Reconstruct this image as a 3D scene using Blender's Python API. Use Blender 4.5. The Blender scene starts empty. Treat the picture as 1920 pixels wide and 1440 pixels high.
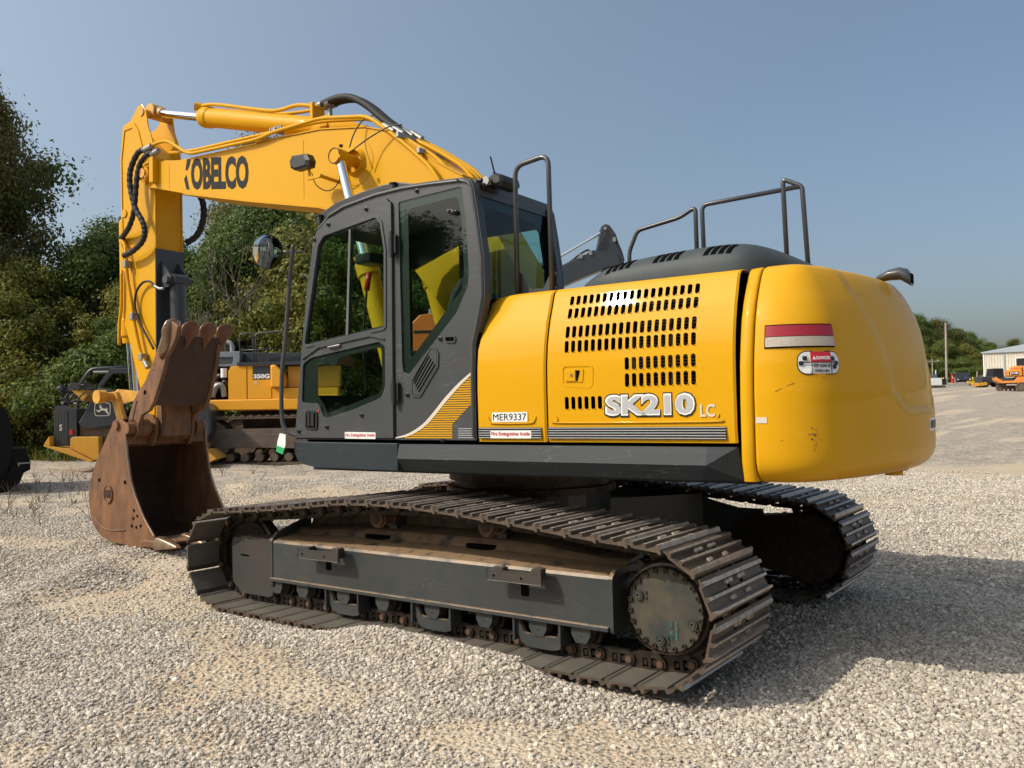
import bpy, bmesh, math, random
from mathutils import Vector, Matrix, Euler, noise
from mathutils.geometry import tessellate_polygon
random.seed(7)
PI = math.pi
S = bpy.context.scene
COL = S.collection
# ------------------------------------------------------------------ camera
yaw, pitch, roll = 2.2049, 0.0281, -0.0201
fw = Vector((math.cos(pitch)*math.cos(yaw), math.cos(pitch)*math.sin(yaw), math.sin(pitch)))
rt = Vector((math.sin(yaw), -math.cos(yaw), 0))
up = rt.cross(fw)
rt2 = rt*math.cos(roll) + up*math.sin(roll)
up2 = -rt*math.sin(roll) + up*math.cos(roll)
cam_data = bpy.data.cameras.new('camera')
cam = bpy.data.objects.new('camera', cam_data)
COL.objects.link(cam)
cam.matrix_world = Matrix(((rt2.x, up2.x, -fw.x, 3.8866), (rt2.y, up2.y, -fw.y, -5.5127), (rt2.z, up2.z, -fw.z, 1.4971), (0, 0, 0, 1)))
cam_data.sensor_width = 36.0
cam_data.lens = 1606.1/1920*36.0
cam_data.clip_start = 0.05
cam_data.clip_end = 3000
S.camera = cam
S.render.resolution_x = 1024
S.render.resolution_y = 768
# ------------------------------------------------------------------ sky and sun
SUN = Vector((-0.65, -0.95, 1.0)).normalized()
sun_el = math.asin(SUN.z)
world = bpy.data.worlds.new("World")
S.world = world
world.use_nodes = True
wn = world.node_tree
wn.nodes.clear()
sky = wn.nodes.new('ShaderNodeTexSky')
sky.sky_type = 'NISHITA'
sky.sun_disc = False
sky.sun_elevation = sun_el
sky.sun_rotation = math.atan2(SUN.x, SUN.y)
sky.air_density = 1.0
sky.dust_density = 4.0
sky.ozone_density = 1.6
bg = wn.nodes.new('ShaderNodeBackground')
bg.inputs['Strength'].default_value = 0.125
wo = wn.nodes.new('ShaderNodeOutputWorld')
# smoke-haze aureole: broad forward scattering round the sun, over the whole sky
geo_ = wn.nodes.new('ShaderNodeTexCoord')
dt = wn.nodes.new('ShaderNodeVectorMath'); dt.operation = 'DOT_PRODUCT'; dt.inputs[1].default_value = SUN
wn.links.new(geo_.outputs['Generated'], dt.inputs[0])
h1 = wn.nodes.new('ShaderNodeMath'); h1.operation = 'MULTIPLY_ADD'; h1.inputs[1].default_value = 0.5; h1.inputs[2].default_value = 0.5; h1.use_clamp = True
h2 = wn.nodes.new('ShaderNodeMath'); h2.operation = 'POWER'; h2.inputs[1].default_value = 2.2
wn.links.new(dt.outputs['Value'], h1.inputs[0]); wn.links.new(h1.outputs[0], h2.inputs[0])
hz = wn.nodes.new('ShaderNodeVectorMath'); hz.operation = 'SCALE'; hz.inputs[0].default_value = (2.7, 3.15, 3.0)
wn.links.new(h2.outputs[0], hz.inputs['Scale'])
ad = wn.nodes.new('ShaderNodeVectorMath'); ad.operation = 'ADD'
wn.links.new(sky.outputs[0], ad.inputs[0]); wn.links.new(hz.outputs[0], ad.inputs[1])
wn.links.new(ad.outputs[0], bg.inputs[0])
wn.links.new(bg.outputs[0], wo.inputs[0])
sd = bpy.data.lights.new('sun', 'SUN')
sd.energy = 3.6
sd.angle = math.radians(0.53)
sd.color = (1.0, 0.92, 0.78)
sun = bpy.data.objects.new('sun', sd)
COL.objects.link(sun)
sun.rotation_euler = (-SUN).to_track_quat('-Z', 'Y').to_euler()
S.view_settings.view_transform = 'Standard'
S.view_settings.look = 'None'
S.view_settings.exposure = 0.0
S.view_settings.gamma = 1.0
S.view_settings.use_curve_mapping = False
S.render.engine = 'CYCLES'
S.cycles.max_bounces = 8
S.cycles.transparent_max_bounces = 24

# ------------------------------------------------------------------ materials
MATS = {}
def M(name, col, rough=0.5, metal=0.0, coat=0.0, col2=None, nscale=6.0, namt=0.5, bump=0.0, bscale=40.0, rvar=0.0, spec=0.5, dust=0.0, dustcol=(0.42, 0.36, 0.27), stretch=None):
    m = bpy.data.materials.new(name)
    m.use_nodes = True
    nt = m.node_tree
    b = nt.nodes['Principled BSDF']
    b.inputs['Base Color'].default_value = (*col, 1)
    b.inputs['Roughness'].default_value = rough
    b.inputs['Metallic'].default_value = metal
    b.inputs['Specular IOR Level'].default_value = spec
    if coat:
        b.inputs['Coat Weight'].default_value = coat
        b.inputs['Coat Roughness'].default_value = 0.04
    tc = nt.nodes.new('ShaderNodeTexCoord')
    src = tc.outputs['Object']
    if stretch:
        mp = nt.nodes.new('ShaderNodeMapping')
        mp.inputs['Scale'].default_value = stretch
        nt.links.new(src, mp.inputs['Vector'])
        src = mp.outputs[0]
    out = None
    if col2:
        n = nt.nodes.new('ShaderNodeTexNoise')
        n.inputs['Scale'].default_value = nscale
        n.inputs['Detail'].default_value = 8
        n.inputs['Roughness'].default_value = 0.65
        nt.links.new(src, n.inputs['Vector'])
        r = nt.nodes.new('ShaderNodeValToRGB')
        r.color_ramp.elements[0].position = 0.5 - 0.25*namt
        r.color_ramp.elements[1].position = 0.5 + 0.3*namt
        r.color_ramp.elements[0].color = (*col, 1)
        r.color_ramp.elements[1].color = (*col2, 1)
        nt.links.new(n.outputs['Fac'], r.inputs['Fac'])
        out = r.outputs['Color']
        if rvar:
            mr = nt.nodes.new('ShaderNodeMapRange')
            mr.inputs['To Min'].default_value = max(0.02, rough-rvar)
            mr.inputs['To Max'].default_value = min(1, rough+rvar)
            nt.links.new(n.outputs['Fac'], mr.inputs['Value'])
            nt.links.new(mr.outputs[0], b.inputs['Roughness'])
    if dust:
        geo = nt.nodes.new('ShaderNodeNewGeometry')
        sx = nt.nodes.new('ShaderNodeSeparateXYZ')
        nt.links.new(geo.outputs['Normal'], sx.inputs[0])
        n2 = nt.nodes.new('ShaderNodeTexNoise')
        n2.inputs['Scale'].default_value = 9
        n2.inputs['Detail'].default_value = 6
        nt.links.new(tc.outputs['Object'], n2.inputs['Vector'])
        mu = nt.nodes.new('ShaderNodeMath'); mu.operation = 'MULTIPLY_ADD'
        mu.inputs[1].default_value = 0.60; mu.inputs[2].default_value = 0.012
        nt.links.new(sx.outputs['Z'], mu.inputs[0])
        mu2 = nt.nodes.new('ShaderNodeMath'); mu2.operation = 'MULTIPLY'; mu2.use_clamp = True
        mr2 = nt.nodes.new('ShaderNodeMapRange')
        mr2.inputs['From Min'].default_value = 0.3; mr2.inputs['From Max'].default_value = 0.7
        mr2.inputs['To Max'].default_value = 2*dust
        nt.links.new(n2.outputs['Fac'], mr2.inputs['Value'])
        nt.links.new(mu.outputs[0], mu2.inputs[0]); nt.links.new(mr2.outputs[0], mu2.inputs[1])
        mx = nt.nodes.new('ShaderNodeMix'); mx.data_type = 'RGBA'
        nt.links.new(mu2.outputs[0], mx.inputs['Factor'])
        if out: nt.links.new(out, mx.inputs['A'])
        else: mx.inputs['A'].default_value = (*col, 1)
        mx.inputs['B'].default_value = (*dustcol, 1)
        out = mx.outputs['Result']
    if out: nt.links.new(out, b.inputs['Base Color'])
    if bump:
        n = nt.nodes.new('ShaderNodeTexNoise')
        n.inputs['Scale'].default_value = bscale
        n.inputs['Detail'].default_value = 5
        nt.links.new(src, n.inputs['Vector'])
        bp = nt.nodes.new('ShaderNodeBump')
        bp.inputs['Strength'].default_value = bump
        bp.inputs['Distance'].default_value = 0.01
        nt.links.new(n.outputs['Fac'], bp.inputs['Height'])
        nt.links.new(bp.outputs[0], b.inputs['Normal'])
    MATS[name] = m
    return m

def scratched(name, col, scr, rough, coat=0.0, amt=0.5, scale=3.0, metal=0.0, dust=0.0, dustcol=(0.42, 0.36, 0.27), var=1.25):
    "paint with thin pale hairline scratches and slight mottling"
    m = M(name, col, rough, metal, coat, col2=tuple(min(1, c*var+0.005*(var > 1.1)) for c in col), nscale=2.5, namt=1.0, dust=dust, dustcol=dustcol, rvar=0.06)
    nt = m.node_tree; b = nt.nodes['Principled BSDF']
    old = b.inputs['Base Color'].links[0].from_socket
    tc = nt.nodes.new('ShaderNodeTexCoord')
    prev = old
    for k, rot in enumerate((0.5, 1.9)):
        mp = nt.nodes.new('ShaderNodeMapping')
        mp.inputs['Rotation'].default_value = (0, rot, rot*0.7)
        mp.inputs['Scale'].default_value = (scale*0.35, scale*3, scale*2.6)
        mp.inputs['Location'].default_value = (k*3.3, 1.1, k)
        nt.links.new(tc.outputs['Object'], mp.inputs['Vector'])
        n = nt.nodes.new('ShaderNodeTexNoise'); n.inputs['Scale'].default_value = 1.6; n.inputs['Detail'].default_value = 2.5
        n.inputs['Distortion'].default_value = 0.6
        nt.links.new(mp.outputs[0], n.inputs['Vector'])
        s = nt.nodes.new('ShaderNodeMath'); s.operation = 'SUBTRACT'; s.inputs[1].default_value = 0.52
        a = nt.nodes.new('ShaderNodeMath'); a.operation = 'ABSOLUTE'
        l = nt.nodes.new('ShaderNodeMapRange'); l.inputs['From Min'].default_value = 0.0; l.inputs['From Max'].default_value = 0.005
        l.inputs['To Min'].default_value = amt; l.inputs['To Max'].default_value = 0
        n3 = nt.nodes.new('ShaderNodeTexNoise'); n3.inputs['Scale'].default_value = 2.2; n3.inputs['Detail'].default_value = 3
        nt.links.new(tc.outputs['Object'], n3.inputs['Vector'])
        l3 = nt.nodes.new('ShaderNodeMapRange'); l3.inputs['From Min'].default_value = 0.45; l3.inputs['From Max'].default_value = 0.65
        mm = nt.nodes.new('ShaderNodeMath'); mm.operation = 'MULTIPLY'
        nt.links.new(n.outputs['Fac'], s.inputs[0]); nt.links.new(s.outputs[0], a.inputs[0]); nt.links.new(a.outputs[0], l.inputs['Value'])
        nt.links.new(n3.outputs['Fac'], l3.inputs['Value'])
        nt.links.new(l.outputs[0], mm.inputs[0]); nt.links.new(l3.outputs[0], mm.inputs[1])
        mx = nt.nodes.new('ShaderNodeMix'); mx.data_type = 'RGBA'
        nt.links.new(mm.outputs[0], mx.inputs['Factor'])
        nt.links.new(prev, mx.inputs['A']); mx.inputs['B'].default_value = (*scr, 1)
        prev = mx.outputs['Result']
    nt.links.new(prev, b.inputs['Base Color'])
    return m

def glass(name, tint, refl=1.0, alpha=0.75):
    m = bpy.data.materials.new(name); m.use_nodes = True
    nt = m.node_tree; nt.nodes.clear()
    o = nt.nodes.new('ShaderNodeOutputMaterial')
    tr = nt.nodes.new('ShaderNodeBsdfTransparent'); tr.inputs['Color'].default_value = (*tint, 1)
    gl = nt.nodes.new('ShaderNodeBsdfGlossy'); gl.inputs['Roughness'].default_value = 0.015
    fr = nt.nodes.new('ShaderNodeFresnel'); fr.inputs['IOR'].default_value = 1.5
    mu = nt.nodes.new('ShaderNodeMath'); mu.operation = 'MULTIPLY'; mu.inputs[1].default_value = refl
    mx = nt.nodes.new('ShaderNodeMixShader')
    ge = nt.nodes.new('ShaderNodeNewGeometry')
    iv = nt.nodes.new('ShaderNodeMath'); iv.operation = 'SUBTRACT'; iv.inputs[0].default_value = 1.0
    m3 = nt.nodes.new('ShaderNodeMath'); m3.operation = 'MULTIPLY'
    nt.links.new(ge.outputs['Backfacing'], iv.inputs[1]); nt.links.new(iv.outputs[0], m3.inputs[1])
    nt.links.new(fr.outputs[0], mu.inputs[0]); nt.links.new(mu.outputs[0], m3.inputs[0]); nt.links.new(m3.outputs[0], mx.inputs[0])
    nt.links.new(tr.outputs[0], mx.inputs[1]); nt.links.new(gl.outputs[0], mx.inputs[2])
    nt.links.new(mx.outputs[0], o.inputs[0])
    MATS[name] = m
    return m

YEL = (0.66, 0.335, 0.003)
m_yel = scratched('yellow_paint', YEL, (0.80, 0.55, 0.22), 0.50, 0.24, 0.16, 3.0, dust=0.07, dustcol=(0.55, 0.42, 0.22), var=0.93)
m_yel.node_tree.nodes['Principled BSDF'].inputs['Specular IOR Level'].default_value = 0.12
m_yel_boom = M('yellow_boom_paint', (0.66, 0.335, 0.004), 0.5, 0, 0.14, col2=(0.61, 0.305, 0.004), nscale=1.5, namt=1.0, dust=0.03, bump=0.02, bscale=60, spec=0.15)
m_yel_worn = M('worn_yellow_paint', (0.76, 0.38, 0.03), 0.5, 0, 0.1, col2=(0.38, 0.2, 0.07), nscale=7, namt=0.5, dust=0.2)
m_grey = scratched('grey_cab_paint', (0.040, 0.044, 0.048), (0.3, 0.3, 0.3), 0.42, 0.15, 0.35, 4.0)
m_dgrey = scratched('dark_deck_paint', (0.022, 0.029, 0.034), (0.2, 0.2, 0.19), 0.48, 0.0, 0.4, 3.0)
m_dgrey.node_tree.nodes['Principled BSDF'].inputs['Specular IOR Level'].default_value = 0.25
m_hood = M('grey_hood_cover', (0.038, 0.050, 0.056), 0.55, 0, 0, col2=(0.055, 0.068, 0.072), nscale=5, namt=0.8, dust=0.05, spec=0.25)
m_plastic = M('black_plastic', (0.014, 0.014, 0.015), 0.42, 0, 0, bump=0.15, bscale=400)
m_rubber = M('black_rubber', (0.013, 0.013, 0.013), 0.7)
m_dark = M('dark_interior', (0.004, 0.004, 0.004), 1.0, spec=0.05)
m_frame = scratched('track_frame_paint', (0.030, 0.036, 0.038), (0.20, 0.16, 0.10), 0.40, 0.1, 0.5, 5.0, dust=2.2, dustcol=(0.26, 0.175, 0.105))
m_steel = M('brown_worn_steel', (0.055, 0.048, 0.042), 0.52, 0.3, 0, col2=(0.135, 0.094, 0.064), nscale=7, namt=0.8, rvar=0.12, bump=0.3, bscale=60, dust=0.12)
m_shine = M('polished_steel_edge', (0.56, 0.50, 0.45), 0.36, 0.45, 0, col2=(0.26, 0.19, 0.14), nscale=14, namt=0.7, bump=0.2, bscale=80)
m_plate = M('shoe_inner_plate', (0.11, 0.105, 0.095), 0.5, 0.2, 0, col2=(0.17, 0.145, 0.11), nscale=6, namt=.8, bump=.15, bscale=50)
m_link = M('oily_link_steel', (0.022, 0.020, 0.018), 0.45, 0.6, 0, col2=(0.075, 0.05, 0.033), nscale=16, namt=0.6, dust=0.3)
m_pin = M('rusty_pin_steel', (0.16, 0.085, 0.05), 0.6, 0.3, 0, col2=(0.06, 0.04, 0.03), nscale=30, namt=0.6)
m_rust = M('rusty_brown_steel', (0.25, 0.115, 0.048), 0.6, 0.1, 0, col2=(0.085, 0.046, 0.028), nscale=5.5, namt=0.65, stretch=(1.6, 1.6, .55), bump=0.35, bscale=45, rvar=0.12, dust=0.12)
m_rustdark_shaded = M('dark_and_shaded_steel', (0.085, 0.045, 0.028), 0.6, 0.2, 0, col2=(0.045, 0.028, 0.02), nscale=5, namt=0.9, bump=0.35, bscale=45)  # dark bucket rust; on the thumb plate it stands for shade
m_tip = M('bare_tooth_steel', (0.42, 0.34, 0.26), 0.34, 0.8, 0, col2=(0.32, 0.17, 0.09), nscale=9, namt=0.9, bump=0.2, bscale=30)
m_chrome = M('chrome_rod', (0.75, 0.76, 0.78), 0.07, 1.0)
m_zinc = M('zinc_fitting', (0.30, 0.30, 0.29), 0.5, 0.5)
m_railp = M('grey_rail_paint', (0.055, 0.058, 0.062), 0.34, 0, 0.3)
m_seat = M('seat_fabric', (0.035, 0.036, 0.038), 0.85, bump=0.3, bscale=300)
m_intl = M('cab_trim', (0.10, 0.105, 0.10), 0.6)
m_red = M('red_plastic', (0.55, 0.03, 0.02), 0.35)
m_lens_red = M('red_lens', (0.30, 0.008, 0.016), 0.12, 0, 0.5)
m_lens_white = M('clear_lens', (0.42, 0.36, 0.29), 0.15, 0, 0.5, bump=0.5, bscale=260)
m_white = M('white_print', (0.78, 0.78, 0.76), 0.4)
m_cream = M('cream_print', (0.62, 0.55, 0.46), 0.45)
m_black = M('black_print', (0.012, 0.012, 0.014), 0.4)
m_slate = M('slate_print', (0.014, 0.016, 0.019), 0.6, spec=0.2)
m_silver = M('silver_print', (0.42, 0.43, 0.44), 0.4)
m_redp = M('red_print', (0.55, 0.02, 0.035), 0.4)
m_orange = M('orange_paint', (0.75, 0.16, 0.025), 0.4, 0, 0.3)
m_jdyel = M('old_yellow_paint', (0.74, 0.36, 0.03), 0.45, 0, 0.2, col2=(0.55, 0.27, 0.04), nscale=2, namt=0.8, dust=0.2)
m_jdgrey = M('dark_machine_paint', (0.035, 0.040, 0.047), 0.4, 0, 0.2, dust=0.15)
m_hoodlt = M('pale_grey_hood', (0.17, 0.20, 0.225), 0.5, 0, 0, dust=0.1)
m_mirror = M('mirror_glass', (0.75, 0.78, 0.8), 0.03, 1.0)
m_glass = glass('tinted_glass', (0.80, 0.90, 0.84), 0.95)
m_glass2 = glass('rear_glass', (0.66, 0.82, 0.82), 0.75)
m_concrete = M('concrete', (0.42, 0.39, 0.34), 0.9, col2=(0.34, 0.31, 0.27), nscale=3)

# ------------------------------------------------------------------ helpers
PH = 0.0372     # the house is swung by this much against the tracks
class MB:
    "collects geometry for one mesh object, with material slots"
    def __init__(s): s.bm = bmesh.new(); s.mi = 0
    def face(s, vs, smooth=False):
        try: f = s.bm.faces.new(vs)
        except ValueError: return None
        f.material_index = s.mi; f.smooth = smooth
        return f
    def quad(s, pts, smooth=False):
        return s.face([s.bm.verts.new(p) for p in pts], smooth)
    def box(s, x0, x1, y0, y1, z0, z1, bev=0.0, mtx=None):
        v = [Vector((x, y, z)) for z in (z0, z1) for y in (y0, y1) for x in (x0, x1)]
        if bev > 0:
            tmp = bmesh.new()
            bmesh.ops.create_cube(tmp, size=1)
            for w in tmp.verts: w.co = Vector(((x0+x1)/2+w.co.x*(x1-x0), (y0+y1)/2+w.co.y*(y1-y0), (z0+z1)/2+w.co.z*(z1-z0)))
            bmesh.ops.bevel(tmp, geom=tmp.edges[:], offset=bev, segments=2, profile=0.5, affect='EDGES')
            mp = {}
            for w in tmp.verts: mp[w] = s.bm.verts.new(mtx @ w.co if mtx else w.co)
            for f in tmp.faces: s.face([mp[w] for w in f.verts])
            tmp.free(); return s
        if mtx: v = [mtx @ p for p in v]
        b = [s.bm.verts.new(p) for p in v]
        for q in ((0, 2, 3, 1), (4, 5, 7, 6), (0, 1, 5, 4), (2, 6, 7, 3), (0, 4, 6, 2), (1, 3, 7, 5)): s.face([b[i] for i in q])
        return s
    def prism(s, pts, ax, a, b, holes=()):
        "pts: 2-D outline; ax = axis of extrusion (0 x, 1 y, 2 z); holes: 2-D outlines"
        def P3(p, t):
            if ax == 0: return Vector((t, p[0], p[1]))
            if ax == 1: return Vector((p[0], t, p[1]))
            return Vector((p[0], p[1], t))
        loops = [list(pts)] + [list(h) for h in holes]
        flat = [Vector((p[0], p[1], 0)) for l in loops for p in l]
        tris = tessellate_polygon([[Vector((p[0], p[1], 0)) for p in l] for l in loops])
        va = [s.bm.verts.new(P3(p, a)) for p in flat]; vb = [s.bm.verts.new(P3(p, b)) for p in flat]
        for t in tris:
            s.face([va[i] for i in t]); s.face([vb[i] for i in reversed(t)])
        o = 0
        for l in loops:
            n = len(l)
            for i in range(n): s.face([va[o+i], va[o+(i+1) % n], vb[o+(i+1) % n], vb[o+i]])
            o += n
        return s
    def cyl(s, p0, p1, r0, r1=None, n=16, caps=True, smooth=True):
        p0 = Vector(p0); p1 = Vector(p1); r1 = r0 if r1 is None else r1
        d = (p1-p0).normalized()
        u = d.orthogonal().normalized(); w = d.cross(u)
        A = []; B = []
        for i in range(n):
            a = 2*PI*i/n; e = u*math.cos(a)+w*math.sin(a)
            A.append(s.bm.verts.new(p0+e*r0)); B.append(s.bm.verts.new(p1+e*r1))
        for i in range(n): s.face([A[i], A[(i+1) % n], B[(i+1) % n], B[i]], smooth)
        if caps:
            s.face([s.bm.verts.new(v.co) for v in reversed(A)]); s.face([s.bm.verts.new(v.co) for v in B])
        return s
    def lathe(s, p0, axis, prof, n=24):
        "prof: list of (distance along axis, radius)"
        p0 = Vector(p0); d = Vector(axis).normalized(); u = d.orthogonal().normalized(); w = d.cross(u)
        prev = None
        for t, r in prof:
            ring = [s.bm.verts.new(p0+d*t+(u*math.cos(2*PI*i/n)+w*math.sin(2*PI*i/n))*max(r, 1e-4)) for i in range(n)]
            if prev:
                for i in range(n): s.face([prev[i], prev[(i+1) % n], ring[(i+1) % n], ring[i]], False)
            prev = ring
        return s
    def tube(s, pts, r, n=8, smoothpath=True, sub=5, ribs=0):
        P = [Vector(p) for p in pts]
        if smoothpath and len(P) > 2: P = catmull(P, sub)
        if ribs:
            Q = []
            for a, b in zip(P, P[1:]):
                m = max(1, int((b-a).length/ribs))
                for k in range(m): Q.append(a.lerp(b, k/m))
            P = Q+[P[-1]]
        prev = None; nrm = None
        for i, p in enumerate(P):
            t = (P[min(i+1, len(P)-1)]-P[max(i-1, 0)]).normalized()
            if nrm is None: nrm = t.orthogonal().normalized()
            else: nrm = (nrm - t*nrm.dot(t)).normalized()
            w = t.cross(nrm)
            rr = r*(1.0 if not ribs else (1.08 if i % 2 else 0.9))
            ring = [s.bm.verts.new(p+(nrm*math.cos(2*PI*k/n)+w*math.sin(2*PI*k/n))*rr) for k in range(n)]
            if prev:
                for k in range(n): s.face([prev[k], prev[(k+1) % n], ring[(k+1) % n], ring[k]], not ribs)
            else: s.face(list(reversed(ring)))
            prev = ring
        s.face(prev)
        return s
    def grid(s, rows, smooth=True, closed=False):
        R = [[s.bm.verts.new(p) for p in r] for r in rows]
        for a, b in zip(R, R[1:]):
            n = len(a)
            for i in range(n if closed else n-1):
                s.face([a[i], a[(i+1) % n], b[(i+1) % n], b[i]], smooth)
        return R
    def mesh(s, name, mats):
        s.bm.normal_update()
        me = bpy.data.meshes.new(name)
        s.bm.to_mesh(me); s.bm.free()
        for m in (mats if isinstance(mats, (list, tuple)) else [mats]): me.materials.append(m)
        return me
    def build(s, name, mats, parent=None, up=False, bevel=0.0, recalc=True, loc=None):
        if recalc: bmesh.ops.recalc_face_normals(s.bm, faces=s.bm.faces[:])
        o = link(name, s.mesh(name, mats), parent, up)
        if loc: o.location = loc
        if bevel:
            b = o.modifiers.new('bevel', 'BEVEL'); b.width = bevel; b.segments = 2; b.limit_method = 'ANGLE'; b.angle_limit = math.radians(40)
            b.harden_normals = False
        return o

def catmull(P, sub=5):
    out = []
    n = len(P)
    for i in range(n-1):
        p0 = P[max(i-1, 0)]; p1 = P[i]; p2 = P[i+1]; p3 = P[min(i+2, n-1)]
        for k in range(sub):
            t = k/sub
            out.append(0.5*((2*p1)+(p2-p0)*t+(2*p0-5*p1+4*p2-p3)*t*t+(3*p1-p0-3*p2+p3)*t**3))
    out.append(P[-1])
    return out

def link(name, data, parent=None, up=False):
    o = bpy.data.objects.new(name, data)
    COL.objects.link(o)
    if parent is not None: o.parent = parent
    if up and (parent is None or parent.name == 'excavator'): o.rotation_euler[2] = PH
    return o
def empty(name, loc=(0, 0, 0), rz=0.0):
    o = link(name, None); o.location = loc; o.rotation_euler[2] = rz
    o.empty_display_size = 0.2
    return o
def tag(o, label, cat, group=None):
    o['label'] = label; o['category'] = cat
    if group: o['group'] = group
    return o
def roundpoly(pts, r, n=4):
    "round the corners of a 2-D polygon; r may be a number or a list"
    out = []; m = len(pts)
    for i in range(m):
        a = Vector(pts[i-1]); b = Vector(pts[i]); c = Vector(pts[(i+1) % m])
        rr = r[i] if isinstance(r, (list, tuple)) else r
        d1 = a-b; d2 = c-b
        if rr <= 0 or d1.length < 1e-6 or d2.length < 1e-6: out.append((b.x, b.y)); continue
        ang = d1.angle(d2)
        if ang > PI-0.05: out.append((b.x, b.y)); continue
        t = min(rr/math.tan(ang/2), d1.length*0.48, d2.length*0.48)
        p = b+d1.normalized()*t; q = b+d2.normalized()*t
        for k in range(n+1):
            u = k/n
            z = p*(1-u)**2+b*2*u*(1-u)+q*u*u
            out.append((z.x, z.y))
    return out
def inset(pts, d):
    out = []; m = len(pts)
    A = sum(pts[i][0]*pts[(i+1) % m][1]-pts[(i+1) % m][0]*pts[i][1] for i in range(m))
    s = 1 if A > 0 else -1
    for i in range(m):
        a = Vector(pts[i-1]); b = Vector(pts[i]); c = Vector(pts[(i+1) % m])
        e1 = (b-a); e2 = (c-b)
        if e1.length < 1e-7: e1 = e2
        if e2.length < 1e-7: e2 = e1
        n1 = Vector((-e1.y, e1.x)).normalized()*s; n2 = Vector((-e2.y, e2.x)).normalized()*s
        n = (n1+n2)
        if n.length < 1e-6: n = n1
        n.normalize()
        k = d/max(0.5, n.dot(n1))
        out.append((b.x+n.x*k, b.y+n.y*k))
    return out
def text(body, name, mat, parent, x0, x1, z0, z1, y, up=True, offset=0.0, depth=0.0012, bold=0.0, shear=0.0, rot=None, loc=None):
    "lettering as thin raised geometry on the plane Y = y, readable from -Y; fitted to the box"
    cu = bpy.data.curves.new(name, 'FONT')
    cu.body = body; cu.size = 1; cu.offset = bold; cu.extrude = 0.0; cu.shear = shear; cu.resolution_u = 3
    o = bpy.data.objects.new(name, cu); COL.objects.link(o)
    dg = bpy.context.evaluated_depsgraph_get(); dg.update()
    me = bpy.data.meshes.new_from_object(o.evaluated_get(dg))
    bpy.data.objects.remove(o); bpy.data.curves.remove(cu)
    xs = [v.co.x for v in me.vertices]; ys = [v.co.y for v in me.vertices]
    a, b, c, d = min(xs), max(xs), min(ys), max(ys)
    bm = bmesh.new(); bm.from_mesh(me)
    for v in bm.verts:
        v.co = Vector((x0+(v.co.x-a)/(b-a)*(x1-x0), 0, z0+(v.co.y-c)/(d-c)*(z1-z0)))
    r = bmesh.ops.extrude_face_region(bm, geom=bm.faces[:])
    for g in r['geom']:
        if isinstance(g, bmesh.types.BMVert): g.co.y -= depth
    bmesh.ops.recalc_face_normals(bm, faces=bm.faces[:])
    if loc is None:
        for v in bm.verts: v.co.y += y
    bm.to_mesh(me); bm.free()
    me.materials.clear(); me.materials.append(mat)
    for f in me.polygons: f.use_smooth = False; f.material_index = 0
    ob = link(name, me, parent, up)
    if loc is not None: ob.location = loc; ob.rotation_euler = rot
    return ob
def smooth01(t):
    t = max(0.0, min(1.0, t)); return t*t*(3-2*t)
# ------------------------------------------------------------------ ground
FD = Vector((-0.593, 0.805)); RD = Vector((0.805, 0.593)); CP = Vector((3.8866, -5.5127))
def gz(x, y):
    "broad lie of the land: flat under the machine, rising gently beyond it"
    d = (x-CP.x)*FD.x+(y-CP.y)*FD.y
    h = 0.021*max(0.0, d-6.5)
    if d > 70: h += 0.021*(d-70)
    return h
def gauss(x, y, cx, cy, sx, sy, a, rot=0.0):
    dx, dy = x-cx, y-cy
    c, s = math.cos(rot), math.sin(rot)
    u, v = c*dx+s*dy, -s*dx+c*dy
    return a*math.exp(-(u*u/(sx*sx)+v*v/(sy*sy)))
def ns(x, y, s, k=0.0): return noise.noise(Vector((x*s, y*s, k)))
def gh(x, y):
    h = gz(x, y)
    h += 0.03*ns(x, y, 0.9, 3)+0.016*ns(x, y, 2.6, 8)-0.012
    # spill of gravel over the middle of the near track, ridge further left
    h += gauss(x, y, 0.35, -1.66, 0.85, 0.20, 0.13)
    h += gauss(x, y, -0.1, -1.78, 0.4, 0.15, 0.05)
    h += gauss(x, y, 0.95, -1.80, 0.25, 0.14, 0.05)
    h += gauss(x, y, -3.9, -1.75, 0.28, 1.5, 0.09, 0.62)
    h += gauss(x, y, -4.9, 0.1, 1.0, 1.2, 0.06)
    h += gauss(x, y, -1.0, -2.2, 1.2, 0.22, 0.03, -0.12)
    # keep clear under the tracks
    if -2.0 < x < 2.1 and (abs(abs(y)-1.195) < 0.42): h = min(h, gz(x, y)*0.3+ (0.075*smooth01((x+.42)/.3)*smooth01((1.18-x)/.25)*smooth01((-1.36-y)/.12)-0.012))
    d = (x-CP.x)*FD.x+(y-CP.y)*FD.y
    if d > 12: h += (0.06*ns(x, y, 0.35, 2)+0.05*ns(x, y, 1.1, 5))*min(1, (d-12)/6)
    # small spoil heaps beyond the bucket
    h += gauss(x, y, -8.6, 3.6, 0.9, 0.5, 0.14)+gauss(x, y, -7.2, 4.4, 0.8, 0.4, 0.10)
    return h
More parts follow.
